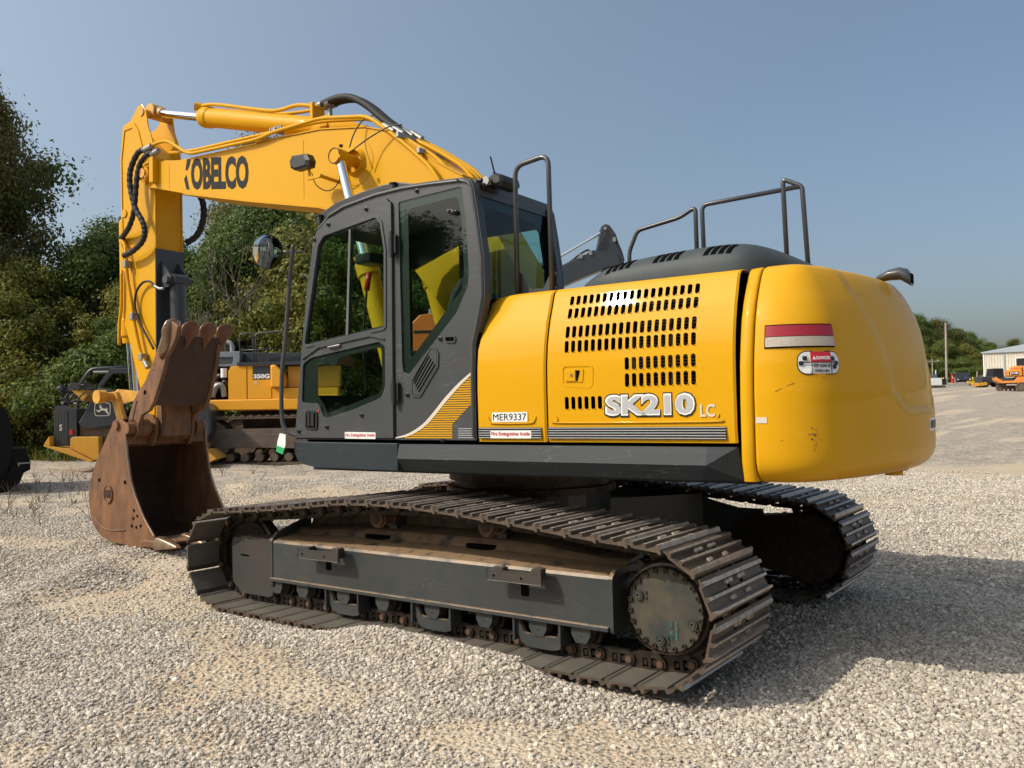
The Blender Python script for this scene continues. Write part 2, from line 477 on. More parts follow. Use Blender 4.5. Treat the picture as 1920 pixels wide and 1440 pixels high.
def sand(x, y):
    "0 gravel .. 1 bare sand"
    v = ns(x, y, 0.55, 21)*1.0+ns(x, y, 1.7, 4)*0.55+ns(x, y, 4.5, 9)*0.25
    for cx, cy, sx, sy, a, ro in ((-0.75, -2.12, 0.75, 0.28, 0.8, -0.25), (1.55, -2.3, 0.55, 0.28, 0.9, 0.35), (2.3, -3.1, 0.5, 0.3, 0.7, 0.5), (-2.6, -1.9, 1.3, 0.55, 0.55, 0.2), (-1.9, -2.9, .9, .35, .5, .2), (-4.5, -1.2, 1.2, .3, .5, .6),
                                  (0.9, -1.98, 0.35, 0.12, 0.7, 0), (1.8, -1.9, 0.5, 0.14, 0.5, 0), (-0.3, -3.9, 0.5, 0.3, 0.7, 0), (-8.5, 3.5, 2.6, 1.2, 0.7, 0.6), (5.0, 6.0, 2.5, 0.5, 0.6, 0.63), (4.2, 9.0, 3, 0.7, 0.6, 0.63), (3.5, 14.0, 5, 1.3, 0.8, 0.63), (-6.5, 1.2, 1.5, 0.4, 0.4, 0.63)):
        v += gauss(x, y, cx, cy, sx, sy, a, ro)
    for cx, cy, sx, sy, a in ((0.35, -1.72, 0.9, 0.25, -0.9), (3.0, 0.5, 2.2, 2.2, -0.8), (0.3, -2.9, 0.9, 0.45, -0.35), (2.9, -2.2, 0.6, 0.5, -0.6)):
        v += gauss(x, y, cx, cy, sx, sy, a)
    return smooth01((v-0.16)/0.45)

def axis_pts(c, fine, r1, far):
    "graded coordinates, fine near c"
    out = [0.0]; st = fine; x = 0.0
    while x < far:
        if x > r1: st = min(st*1.12, 40)
        x += st; out.append(x)
    return [c-v for v in reversed(out[1:])]+[c+v for v in out]
gx = axis_pts(-0.5, 0.07, 6.5, 900); gy = axis_pts(-0.5, 0.07, 5.5, 900)
nx, ny = len(gx), len(gy)
gverts = []; gsand = []
for j, y in enumerate(gy):
    for i, x in enumerate(gx):
        z = gh(x, y)
        gverts.append((x, y, z)); gsand.append(sand(x, y))
gfaces = [(j*nx+i, j*nx+i+1, (j+1)*nx+i+1, (j+1)*nx+i) for j in range(ny-1) for i in range(nx-1)]
gm = bpy.data.meshes.new('ground'); gm.from_pydata(gverts, [], gfaces)
for p in gm.polygons: p.use_smooth = True
at = gm.attributes.new('sand', 'FLOAT', 'POINT'); at.data.foreach_set('value', gsand)
ground = link('ground', gm); ground['kind'] = 'structure'

def ground_mat():
    m = bpy.data.materials.new('gravel_ground'); m.use_nodes = True
    nt = m.node_tree; b = nt.nodes['Principled BSDF']; b.inputs['Roughness'].default_value = 0.95
    b.inputs['Specular IOR Level'].default_value = 0.2
    N = nt.nodes.new; L = nt.links.new
    a = N('ShaderNodeAttribute'); a.attribute_name = 'sand'
    tc = N('ShaderNodeTexCoord')
    vo = N('ShaderNodeTexVoronoi'); vo.inputs['Scale'].default_value = 34
    L(tc.outputs['Object'], vo.inputs['Vector'])
    vr = N('ShaderNodeValToRGB'); e = vr.color_ramp.elements
    e[0].color = (0.229, 0.202, 0.172, 1); e[1].color = (0.598, 0.546, 0.484, 1)
    m1 = vr.color_ramp.elements.new(0.35); m1.color = (0.378, 0.334, 0.290, 1)
    m1 = vr.color_ramp.elements.new(0.7); m1.color = (0.484, 0.440, 0.387, 1)
    sp = N('ShaderNodeSeparateColor'); L(vo.outputs['Color'], sp.inputs[0]); L(sp.outputs[0], vr.inputs['Fac'])
    n1 = N('ShaderNodeTexNoise'); n1.inputs['Scale'].default_value = 0.8; n1.inputs['Detail'].default_value = 8
    L(tc.outputs['Object'], n1.inputs['Vector'])
    sr = N('ShaderNodeValToRGB'); e = sr.color_ramp.elements
    e[0].position = 0.35; e[0].color = (0.52, 0.41, 0.29, 1); e[1].position = 0.65; e[1].color = (0.58, 0.49, 0.37, 1)
    L(n1.outputs['Fac'], sr.inputs['Fac'])
    n2 = N('ShaderNodeTexNoise'); n2.inputs['Scale'].default_value = 90; n2.inputs['Detail'].default_value = 4
    L(tc.outputs['Object'], n2.inputs['Vector'])
    m2 = N('ShaderNodeMapRange'); m2.inputs['To Min'].default_value = 0.72; m2.inputs['To Max'].default_value = 1.15
    L(n2.outputs['Fac'], m2.inputs['Value'])
    mm = N('ShaderNodeVectorMath'); mm.operation = 'SCALE'; L(sr.outputs['Color'], mm.inputs[0]); L(m2.outputs[0], mm.inputs['Scale'])
    nb = N('ShaderNodeTexNoise'); nb.inputs['Scale'].default_value = 2.4; nb.inputs['Detail'].default_value = 9; nb.inputs['Roughness'].default_value = .75
    L(tc.outputs['Object'], nb.inputs['Vector'])
    rb = N('ShaderNodeValToRGB'); e = rb.color_ramp.elements; e[0].position = .36; e[0].color = (0.62, 0.60, 0.58, 1); e[1].position = .66; e[1].color = (1.16, 1.10, 1.0, 1)
    L(nb.outputs['Fac'], rb.inputs['Fac'])
    mb_ = N('ShaderNodeMix'); mb_.data_type = 'RGBA'; mb_.blend_type = 'MULTIPLY'; mb_.inputs['Factor'].default_value = 1
    L(vr.outputs['Color'], mb_.inputs['A']); L(rb.outputs['Color'], mb_.inputs['B'])
    mix = N('ShaderNodeMix'); mix.data_type = 'RGBA'
    # break the edge of the sand with noise
    add = N('ShaderNodeMath'); add.operation = 'MULTIPLY_ADD'; add.inputs[1].default_value = 1.0
    n3 = N('ShaderNodeTexNoise'); n3.inputs['Scale'].default_value = 11; n3.inputs['Detail'].default_value = 6
    L(tc.outputs['Object'], n3.inputs['Vector'])
    mr = N('ShaderNodeMapRange'); mr.inputs['To Min'].default_value = -0.45; mr.inputs['To Max'].default_value = 0.45
    L(n3.outputs['Fac'], mr.inputs['Value']); L(a.outputs['Fac'], add.inputs[0]); L(mr.outputs[0], add.inputs[2])
    cl = N('ShaderNodeMapRange'); cl.inputs['From Min'].default_value = 0.1; cl.inputs['From Max'].default_value = 0.6; L(add.outputs[0], cl.inputs['Value'])
    L(cl.outputs[0], mix.inputs['Factor']); L(mb_.outputs['Result'], mix.inputs['A']); L(mm.outputs[0], mix.inputs['B'])
    L(mix.outputs['Result'], b.inputs['Base Color'])
    bp = N('ShaderNodeBump'); bp.inputs['Strength'].default_value = 0.8; bp.inputs['Distance'].default_value = 0.02
    L(vo.outputs['Distance'], bp.inputs['Height'])
    bp.invert = True
    bp2 = N('ShaderNodeBump'); bp2.inputs['Strength'].default_value = 0.4; bp2.inputs['Distance'].default_value = 0.02
    L(n2.outputs['Fac'], bp2.inputs['Height']); L(bp.outputs[0], bp2.inputs['Normal']); L(bp2.outputs[0], b.inputs['Normal'])
    return m
gm.materials.append(ground_mat())

# ------------------------------------------------------------------ gravel (loose stones instanced by geometry nodes)
def stone_mat():
    m = bpy.data.materials.new('limestone_gravel'); m.use_nodes = True
    nt = m.node_tree; b = nt.nodes['Principled BSDF']; b.inputs['Roughness'].default_value = 0.9
    b.inputs['Specular IOR Level'].default_value = 0.25
    N = nt.nodes.new; L = nt.links.new
    oi = N('ShaderNodeObjectInfo')
    r = N('ShaderNodeValToRGB'); e = r.color_ramp.elements
    e[0].color = (0.293, 0.255, 0.210, 1); e[1].color = (0.710, 0.647, 0.547, 1)
    for p, c in ((0.2, (0.382, 0.333, 0.274)), (0.45, (0.471, 0.419, 0.350)), (0.6, (0.435, 0.406, 0.362)), (0.75, (0.533, 0.458, 0.362)), (0.9, (0.603, 0.544, 0.451))):
        q = r.color_ramp.elements.new(p); q.color = (*c, 1)
    L(oi.outputs['Random'], r.inputs['Fac'])
    tc = N('ShaderNodeTexCoord'); n = N('ShaderNodeTexNoise'); n.inputs['Scale'].default_value = 2.5; n.inputs['Detail'].default_value = 5
    L(tc.outputs['Object'], n.inputs['Vector'])
    mr = N('ShaderNodeMapRange'); mr.inputs['To Min'].default_value = 0.84; mr.inputs['To Max'].default_value = 1.2
    L(n.outputs['Fac'], mr.inputs['Value'])
    sc = N('ShaderNodeVectorMath'); sc.operation = 'SCALE'; L(r.outputs['Color'], sc.inputs[0]); L(mr.outputs[0], sc.inputs['Scale'])
    L(sc.outputs[0], b.inputs['Base Color'])
    return m
m_stone = stone_mat()
def stone_mesh(k):
    bm = bmesh.new(); bmesh.ops.create_icosphere(bm, subdivisions=1, radius=0.5)
    rnd = random.Random(k)
    sx, sy, sz = 1.0, rnd.uniform(0.65, 0.95), rnd.uniform(0.45, 0.75)
    for v in bm.verts:
        f = rnd.uniform(0.74, 1.16)
        v.co = Vector((v.co.x*sx*f, v.co.y*sy*f, v.co.z*sz*f))
    me = bpy.data.meshes.new('stone'); bm.to_mesh(me); bm.free(); me.materials.append(m_stone)
    return me
def pebble_field(name, verts, faces, dens, density, smin, smax, seed):
    me = bpy.data.meshes.new(name); me.from_pydata(verts, [], faces)
    at = me.attributes.new('dens', 'FLOAT', 'POINT'); at.data.foreach_set('value', dens)
    o = link(name, me); o['kind'] = 'stuff'
    ng = bpy.data.node_groups.new(name+'_nodes', 'GeometryNodeTree')
    ng.interface.new_socket('Geometry', in_out='INPUT', socket_type='NodeSocketGeometry')
    ng.interface.new_socket('Geometry', in_out='OUTPUT', socket_type='NodeSocketGeometry')
    N = ng.nodes.new; L = ng.links.new
    gi = N('NodeGroupInput'); go = N('NodeGroupOutput')
    d = N('GeometryNodeDistributePointsOnFaces'); d.distribute_method = 'RANDOM'; d.inputs['Seed'].default_value = seed
    na = N('GeometryNodeInputNamedAttribute'); na.data_type = 'FLOAT'; na.inputs['Name'].default_value = 'dens'
    mu = N('ShaderNodeMath'); mu.operation = 'MULTIPLY'; mu.inputs[1].default_value = density
    L(gi.outputs[0], d.inputs['Mesh']); L(na.outputs['Attribute'], mu.inputs[0]); L(mu.outputs[0], d.inputs['Density'])
    gn = []
    jo = N('GeometryNodeGeometryToInstance')
    for k in range(6):
        ms = bpy.data.objects.new('stone_source', stone_mesh(k+seed*11))
        oi = N('GeometryNodeObjectInfo'); oi.inputs['Object'].default_value = ms; oi.inputs['As Instance'].default_value = True
        L(oi.outputs['Geometry'], jo.inputs[0]); gn.append(ms)
    # join node accepts several links
    rr = N('FunctionNodeRandomValue'); rr.data_type = 'FLOAT_VECTOR'
    rr.inputs['Min'].default_value = (-0.6, -0.6, 0); rr.inputs['Max'].default_value = (0.6, 0.6, 6.283)
    rs = N('FunctionNodeRandomValue'); rs.data_type = 'FLOAT'
    rs.inputs[2].default_value = 0.0; rs.inputs[3].default_value = 1.0; rs.inputs['Seed'].default_value = 5
    pw = N('ShaderNodeMath'); pw.operation = 'POWER'; pw.inputs[1].default_value = 2.2
    ms_ = N('ShaderNodeMapRange'); ms_.inputs['To Min'].default_value = smin; ms_.inputs['To Max'].default_value = smax
    L(rs.outputs[1], pw.inputs[0]); L(pw.outputs[0], ms_.inputs['Value'])
    ip = N('GeometryNodeInstanceOnPoints'); ip.inputs['Pick Instance'].default_value = True
    jn = N('GeometryNodeJoinGeometry')
    for l in list(ng.links):
        if l.to_node == jo: ng.links.remove(l)
    ng.nodes.remove(jo)
    for nd in [n for n in ng.nodes if n.bl_idname == 'GeometryNodeObjectInfo']: L(nd.outputs['Geometry'], jn.inputs[0])
    L(d.outputs['Points'], ip.inputs['Points']); L(jn.outputs[0], ip.inputs['Instance'])
    L(rr.outputs[0], ip.inputs['Rotation']); L(ms_.outputs[0], ip.inputs['Scale'])
    L(ip.outputs[0], go.inputs[0])
    md = o.modifiers.new('stones', 'NODES'); md.node_group = ng
    return o
def patch(cond, step, dens):
    xs = [i*step for i in range(int(-14/step), int(9/step))]; ys = [i*step for i in range(int(-7/step), int(16/step))]
    idx = {}; V = []; F = []; D = []
    for j, y in enumerate(ys):
        for i, x in enumerate(xs):
            if cond(x, y):
                idx[(i, j)] = len(V); V.append((x, y, gh(x, y)+0.004)); D.append(dens(x, y))
    for (i, j) in idx:
        if (i+1, j) in idx and (i, j+1) in idx and (i+1, j+1) in idx:
            F.append((idx[(i, j)], idx[(i+1, j)], idx[(i+1, j+1)], idx[(i, j+1)]))
    return V, F, D
def dnear(x, y):
    s = sand(x, y)
    v = (1-s)**1.2*.95+0.12
    if y > -1.45 and y < 1.6 and -2 < x < 2.15: v *= 0.3
    if -2.3 < x < 2.0 and -1.57 < y < -0.8: v = 0.0
    if -.3 < x < 1.1 and -1.75 < y < -1.40: return 1.3
    if gauss(x, y, 0.35, -1.72, 0.9, 0.2, 1) > 0.4: v = 1.3
    return v
V, F, D = patch(lambda x, y: (x-1.5)**2+(y+2.2)**2 < 4.6**2, 0.08, dnear)
pebble_field('loose_gravel', V, F, D, 5200, 0.007, 0.042, 1)
V, F, D = patch(lambda x, y: (x-1.5)**2+(y+2.2)**2 >= 4.6**2 and (x-0)**2+(y-1.5)**2 < 10.5**2, 0.16, dnear)
pebble_field('outer_gravel', V, F, D, 1300, 0.014, 0.046, 2)

# ------------------------------------------------------------------ the excavator
ex = empty('excavator')
tag(ex, 'big yellow tracked excavator with grey cab parked on gravel in the foreground', 'excavator')
UC = Matrix.Rotation(-0.006, 4, 'Y')   # the undercarriage sits nose-down by a hair

# track path: pins; centres and radius
ZC, RP = 0.40, 0.305
XI, XS = -1.86, 1.825
def track_loop():
    P = []
    for i in range(21): P.append(Vector((XS-(XS-XI)*i/20, 0, 0.095)))           # bottom, rear to front
    for i in range(1, 20):
        a = -PI/2-PI*i/20; P.append(Vector((XI+RP*math.cos(a), 0, ZC+RP*math.sin(a))))
    top = [(-1.86, .705), (-1.125, .762), (-.478, .829), (-.10, .838), (.15, .836), (.56, .810), (1.03, .772), (1.42, .735), (1.825, .705)]
    P += catmull([Vector((x, 0, z)) for x, z in top], 6)
    for i in range(1, 20):
        a = PI/2-PI*i/20; P.append(Vector((XS+RP*math.cos(a), 0, ZC+RP*math.sin(a))))
    return P
loop = track_loop()
cum = [0]
for a, b in zip(loop, loop[1:]+loop[:1]): cum.append(cum[-1]+(b-a).length)
TOT = cum[-1]
def at_len(s):
    s %= TOT
    for i in range(len(loop)):
        if cum[i+1] >= s:
            a = loop[i]; b = loop[(i+1) % len(loop)]
            return a.lerp(b, (s-cum[i])/(cum[i+1]-cum[i]))
NSH = 49
# start so that pins on the bottom run fall at x = -1.284 + 0.19 k
off = (XS-(1.756)) % (TOT/NSH)
pins = [at_len(off+TOT*k/NSH) for k in range(NSH)]

SW = 0.78
# shoe cross-section: t along the path, n outward; triple grouser
def shoe_mesh():
    mb = MB()
    h = 0.095
    sec = [(-h-0.010, 0.0565), (-h+0.020, 0.054), (-h+.028, .044), (h-.02, .044), (h-.010, .036), (h+.002, .035), (h+.005, .046),
           (h-.004, .060), (h-.014, .082), (h-.026, .084), (h-.032, .060), (h-.045, .057),
           (.016, .057), (.010, .077), (-.006, .077), (-.012, .057), (-h+.040, .057), (-h+.032, .077), (-h+.016, .077), (-h+.008, .066), (-h-.010, .063)]
    # faces whose points are all high are worn bright
    loops = [Vector((p[0], 0, p[1])) for p in sec]
    mb.prism([(p[0], p[1]) for p in sec], 1, -SW/2, SW/2)
    for f in mb.bm.faces:
        c = f.calc_center_median()
        if c.z > 0.070 and len(f.verts) == 4 and abs(f.normal.y if f.normal.length else 0) < .5: f.material_index = 1
    for f in mb.bm.faces:
        c = f.calc_center_median()
        if c.z < .0455 and abs(c.y) < SW/2-.01: f.material_index = 3
    mb.mi = 1
    for tx in (-0.045, 0.038):
        for ty in (-0.115, -0.055, 0.055, 0.115):
            if tx > 0 and abs(ty) < .08: continue
            mb.cyl((tx, ty, .055), (tx, ty, .070), .016, .013, n=8)
    for tx in (-0.045, 0.038):
        for ty in (-.085, .085):
            mb.cyl((tx, ty, .055), (tx, ty, .070), .014, .012, n=8)
    mb.mi = 2
    for ty in (-.085, .085): mb.box(-.028, .016, ty-.018, ty+.018, .0572, .0584)
    bmesh.ops.recalc_face_normals(mb.bm, faces=mb.bm.faces[:])
    return mb.mesh('track_shoe', [m_steel, m_shine, m_dark, m_plate])
def link_mesh():
    mb = MB()
    for s in (-1, 1):
        for y0 in (s*.095,):
            a, b = y0-.014, y0+.014
            out = roundpoly([(-.100, -.030), (-.085, -.046), (.06, -.046), (.125, -.02), (.125, .03), (.10, .046), (-.075, .046), (-.10, .02)], .012, 2)
            holes = [[(-.062, -.02), (-.03, -.02), (-.03, .034), (-.062, .034)], [(-.012, -.015), (.022, -.015), (.022, .034), (-.012, .034)]]
            mb.prism(out, 1, a, b, holes)
            mb.cyl((.095, y0+s*.012, 0), (.095, y0+s*.030, 0), .036, .033, n=12)
            mb.mi = 1
            mb.cyl((.095, y0+s*.028, 0), (.095, y0+s*.040, 0), .021, .019, n=10)
            mb.mi = 0
            for tx in (-.046, .005): mb.cyl((tx, y0+s*.004, .020), (tx, y0+s*.004, -.004), .014, n=6, smooth=False)
    mb.cyl((-.095, -.09, 0), (-.095, .09, 0), .028, n=12)
    bmesh.ops.recalc_face_normals(mb.bm, faces=mb.bm.faces[:])
    return mb.mesh('track_link', [m_link, m_pin])
SHOE, LINK = shoe_mesh(), link_mesh()

CARR = ((-.404, .752), (.560, .750))
ROLL = (-1.36, -1.07, -.64, -.26, .186, .609, 1.007, 1.30)
def roller_mesh():
    mb = MB()
    mb.lathe((0, -.15, 0), (0, 1, 0), [(0, 0.0), (0, .045), (.02, .062), (.05, .066), (.052, .085), (.075, .088), (.077, .07), (.22, .07), (.222, .088), (.246, .085), (.248, .066), (.28, .062), (.30, .045), (.30, 0)], 20)
    mb.mi = 1
    for s in (-1, 1):
        mb.prism(roundpoly([(-.062, .055), (-.062, .00), (-.035, -.045), (.035, -.045), (.062, .00), (.062, .055)], .018, 3), 1, s*.150, s*.196)
        mb.cyl((-.048, s*.17, -.012), (-.048, s*.17, .05), .012, n=6); mb.cyl((.048, s*.17, -.012), (.048, s*.17, .05), .012, n=6)
        mb.cyl((0, s*.195, .0), (0, s*.199, .0), .006, n=6)
    return mb
def undercarriage(side):
    yc = side*1.195
    far = side > 0
    # -------- frame
    fr = MB()
    o = side                       # outward direction in y
    yo = yc+o*.205; yi = yc-o*.17
    x0, x1 = -1.385, 1.495
    # outer box section: face, rolled top edge, dished top, bottom flange
    prof = [(yo, .272), (yo, .535), (yo-o*.012, .552), (yo-o*.045, .562), (yo-o*.21, .600), (yc-o*.05, .655), (yi, .690), (yi-o*.03, .80), (yi-o*.04, .80), (yi-o*.04, .27)]
    rows = []
    xs = [x0, -1.2, -.98, -.75, -.55, -.12, .3, .7, .9, 1.1, 1.3, x1]
    def zin(x):
        return .69 if -.6 < x < .75 else (.69-.07*smooth01((x-.75)/.6) if x > 0 else .69-.055*smooth01((-x-.6)/.6))
    for x in xs:
        k = (zin(x)-.562)/(.690-.562)
        r = []
        for (y, z) in prof:
            if z > .563: z = .562+(z-.562)*k
            r.append(Vector((x, y, z)))
        rows.append(r)
    R = fr.grid(rows, smooth=False)
    fr.face(R[0]); fr.face(list(reversed(R[-1])))
    for a, b in zip(R, R[1:]): fr.face([a[0], b[0], b[-1], a[-1]])
    # bottom flange strip and weld bead
    fr.box(x0-.02, x1, min(yo-o*.1, yo+o*.022), max(yo-o*.1, yo+o*.022), .252, .278, .004)
    # front plate and rear plate (butted just outside the box)
    fr.prism(roundpoly([(yo+o*.006, .20), (yo+o*.006, .555), (yo-o*.05, .605), (yi, .70), (yi, .20)], .03, 3), 0, x0-.032, x0-.002)
    fr.prism(roundpoly([(yo+o*.004, .235), (yo+o*.004, .545), (yo-o*.04, .585), (yi, .585), (yi, .235)], .03, 3), 0, x1+.002, x1+.026)
    # square inspection openings and oval holes shown as flat dark patches standing for the shade inside
    fr.mi = 1
    for hx in (-.77, .93):
        fr.prism(roundpoly([(hx-.028, .385), (hx+.028, .385), (hx+.028, .475), (hx-.028, .475)], .012, 3), 1, yo+o*.0015, yo+o*.003)
    for hx in (-.50, .43):
        pts = roundpoly([(hx-.12, yo-o*.20), (hx-.05, yo-o*.265), (hx+.10, yo-o*.265), (hx+.13, yo-o*.215), (hx+.06, yo-o*.17), (hx-.06, yo-o*.17)], .04, 4)
        fr.prism([(p[0], p[1]) for p in pts], 2, .600, .624)
    fo = fr.build('track_frame', [m_frame, m_dark], ex)
    fo.matrix_local = UC
    # step brackets on the outer face
    if not far:
        for bx, zz, ln in ((-.97, .503, .42), (.735, .512, .39)):
            b = MB()
            b.box(bx, bx+ln, yo+o*.10, yo+o*.112, zz-.030, zz+.032, .003)
            b.box(bx+ln*.80, bx+ln*.83, yo+o*.0035, yo+o*.10, zz-.02, zz+.055)
            b.box(bx+ln*.12, bx+ln*.15, yo+o*.0035, yo+o*.10, zz-.01, zz+.045)
            b.box(bx+.04, bx+.11, yo+o*.06, yo+o*.102, zz+.034, zz+.05)
            b.box(bx+ln-.07, bx+ln-.01, yo+o*.05, yo+o*.102, zz+.034, zz+.062)
            b.mi = 1
            for hx in (.05, ln-.14): b.cyl((bx+hx, yo+o*.1125, zz), (bx+hx, yo+o*.1135, zz), .008, n=8)
            b.build('step_bracket', [m_frame_rusty, m_dark], fo)
        # front idler guard
        g = MB()
        gp = roundpoly([(-1.91, .545), (-1.42, .545), (-1.42, .135), (-1.47, .118), (-1.80, .118), (-1.91, .20)], [.05, .02, .02, .03, .06, .05], 4)
        g.prism(gp, 1, yo-o*.10, yo-o*.02)
        g.box(-1.80, -1.42, min(yo-o*.02, yo-o*.30), max(yo-o*.02, yo-o*.30), .546, .556)
        g.mi = 1; g.box(-1.80, -1.70, min(yo-o*.0185, yo-o*.017), max(yo-o*.0185, yo-o*.017), .405, .418)
        g.build('idler_guard', [m_frame_rusty, m_dark], fo, bevel=.006)
    else:
        g = MB(); g.box(-1.95, -1.42, min(yo-o*.10, yo-o*.02), max(yo-o*.10, yo-o*.02), .13, .545, .02)
        g.build('idler_guard', m_frame_rusty, fo)
    # guide arches (two) and rollers (eight)
    for gx_ in (-.45, .39, 1.16-.36) if False else (-.64, .186, 1.007):
        a = MB()
        arch = [(gx_-.17, .25), (gx_-.165, .19), (gx_-.12, .105), (gx_-.05, .088), (gx_+.09, .088), (gx_+.15, .10), (gx_+.17, .19), (gx_+.175, .25), (gx_+.15, .25), (gx_+.13, .165), (gx_-.10, .165), (gx_-.145, .25)]
        a.prism(roundpoly(arch, .02, 2), 1, yc+o*.165, yc+o*.19)
        a.box(gx_-.17, gx_-.155, min(yc+o*.10, yc+o*.215), max(yc+o*.10, yc+o*.215), .12, .25, .004)
        a.box(gx_+.155, gx_+.17, min(yc+o*.10, yc+o*.215), max(yc+o*.10, yc+o*.215), .12, .25, .004)
        a.build('track_guide', m_frame, fo, bevel=.003)
    r0 = None
    for rx in ROLL:
        if r0 is None:
            rb = roller_mesh(); r0 = rb.build('bottom_roller', [m_link, m_frame], fo); r = r0
        else:
            r = r0.copy(); COL.objects.link(r)
        r.location = (rx, yc, .205)
    for cx, cz in CARR:
        c = MB()
        e = yc+o*.10
        c.lathe((cx, e, cz), (0, -o, 0), [(0, 0), (0, .052), (.006, .060), (.03, .060), (.034, .066), (.04, .066), (.043, .046), (.13, .046), (.132, .064), (.15, .064), (.152, .03), (.26, .03)], 22)
        c.mi = 1; c.cyl((cx, e+o*.001, cz), (cx, e+o*.004, cz), .034, n=20)
        c.mi = 2; c.box(cx-.035, cx+.035, min(yc-o*.19, yc-o*.07), max(yc-o*.19, yc-o*.07), .60, cz+.045)
        c.build('carrier_roller', [m_pin, m_link, m_frame], fo)
    # idler
    i = MB()
    i.lathe((XI, yc-.09, ZC), (0, 1, 0), [(0, 0), (0, .09), (.02, .10), (.025, .21), (.02, .245), (.02, .262), (.04, .268), (.05, .29), (.13, .29), (.14, .268), (.16, .262), (.16, .245), (.155, .21), (.16, .10), (.18, .09), (.18, 0)], 40)
    i.build('idler', m_link, fo)
    # sprocket
    s = MB()
    pts = []
    for k in range(21):
        for t, r in ((0, .300), (.2, .262), (.5, .252), (.8, .262), (1.0, .300), (1.15, .325) if False else (1.0, .300)):
            pass
    for k in range(21):
        a0 = 2*PI*k/21
        for t, r in ((-.30, .262), (-.18, .300), (-.08, .330), (.08, .330), (.18, .300), (.30, .262), (.5, .254)):
            a = a0+t*2*PI/21; pts.append((XS+r*math.cos(a), ZC+r*math.sin(a)))
    s.prism(pts, 1, yc-.03, yc+.03)
    s.build('sprocket', m_pin, fo)
    # final drive
    d = MB()
    if not far:
        zc2 = ZC+.012
        d.lathe((XS+.01, yc-.02, zc2), (0, o, 0), [(0, .262), (.06, .262), (.075, .258), (.10, .258), (.165, .242), (.17, .228), (.215, .225)], 48)
        d.mi = 1
        d.lathe((XS+.01, yc+o*.195, zc2), (0, o, 0), [(0, .225), (0, .222), (.012, .220), (.012, 0.0)], 48)
        dr = d.build('final_drive', [m_link, m_frame_cover], ex); dr.matrix_local = UC
        ys = yc+o*.208
        b = MB(); b.lathe((0, 0, 0), (0, o, 0), [(0, .015), (.012, .014), (.012, .007), (.004, .006), (.004, 0)], 8)
        bolt = None
        for k in range(22):
            a = 2*PI*k/22+.1
            if bolt is None: bolt = b.build('cover_bolt', m_link, dr); bb = bolt
            else: bb = bolt.copy(); COL.objects.link(bb)
            bb.location = (XS+.01+.205*math.cos(a), ys, zc2+.205*math.sin(a))
        for a in (2.75, -.35+.0, -1.75):
            q = MB(); cx, cz = XS+.01+.165*math.cos(a), zc2+.165*math.sin(a)
            q.lathe((cx, ys-.004, cz), (0, o, 0), [(0, .028), (.010, .028), (.010, .023), (.006, .021), (.012, .018), (.012, .007), (.004, .006), (.004, 0)], 20)
            q.build('drain_plug', m_frame_cover, dr)
            text('LEVEL', 'raised_lettering', m_link, dr, -.035, .035, -.008, .008, 0, False, rot=(PI/2, -PI/2, 0), loc=(cx+.045, ys-.0005*1, cz), depth=.003)
        # paint-pen scrawl in turquoise
        for k, (txt, cx) in enumerate((('change', .055), ('in 21', .026), ('6/11/20', .002))[:2]):
            text(txt, 'paint_pen_writing', m_turq, dr, -.045, .045, -.010, .012, 0, False, rot=(PI/2, PI/2, 0), loc=(XS+cx+.02, ys-.0075, zc2-.10), depth=.001)
    else:
        # inboard face of the far motor guard, a dark teardrop cover
        pts = []
        for k in range(19):
            a = PI/2-PI*k/18; pts.append((XS+.02+.255*math.cos(a), ZC-.005+.255*math.sin(a)))
        pts = pts+[(1.45, .24), (1.30, .34), (1.28, .54), (1.45, .625)]
        d.prism(pts, 1, yc-o*.26, yc-o*.10)
        dr = d.build('final_drive', m_link, ex, bevel=.012); dr.matrix_local = UC
        for a in (.75, -.7):
            q = MB(); q.cyl((XS+.02+.22*math.cos(a), yc-o*.262, ZC+.22*math.sin(a)), (XS+.02+.22*math.cos(a), yc-o*.272, ZC+.22*math.sin(a)), .012, n=8)
            q.build('cover_bolt', m_pin, dr)
    # chain and shoes
    rnd = random.Random(3)
    for k in range(NSH):
        p = pins[k]; q = pins[(k+1) % NSH]
        c = (p+q)/2; t = (q-p).normalized()
        n = Vector((t.z, 0, -t.x))       # outward
        if (c-Vector((0, 0, ZC))).dot(n) < 0: n = -n
        c = c+Vector((0, yc, 0))
        X = t; Z = n; Y = Z.cross(X)
        mtx = Matrix(((X.x, Y.x, Z.x, c.x), (X.y, Y.y, Z.y, c.y), (X.z, Y.z, Z.z, c.z), (0, 0, 0, 1)))
        for nm, me in (('track_shoe', SHOE), ('track_link', LINK)):
            ob = link(nm, me, fo); ob.matrix_local = mtx @ Matrix.Rotation(rnd.uniform(-.012, .012), 4, 'Y')
    return fo

m_frame_rusty = M('worn_guard_paint', (0.036, 0.040, 0.042), 0.5, 0.1, 0, col2=(0.062, 0.045, 0.036), nscale=3.0, namt=0.8, dust=0.3, bump=.15, bscale=50)
m_frame_cover = M('dusty_cover_paint', (0.040, 0.045, 0.044), 0.45, 0.1, 0, col2=(0.098, 0.082, 0.056), nscale=5.5, namt=0.6, bump=.1, bscale=80)
m_zincd = M('dull_zinc', (0.16, 0.16, 0.155), 0.5, 0.5)
m_tine = M('hot_rust_steel', (0.24,0.10,0.05), 0.42, 0.4, 0, col2=(0.12,0.06,0.035), nscale=8, namt=.7, bump=.2, bscale=40)
m_green = M('green_print', (0.02,0.35,0.12), 0.5)
m_turq = M('turquoise_ink', (0.03, 0.42, 0.36), 0.5)
near_frame = undercarriage(-1)
far_frame = undercarriage(1)

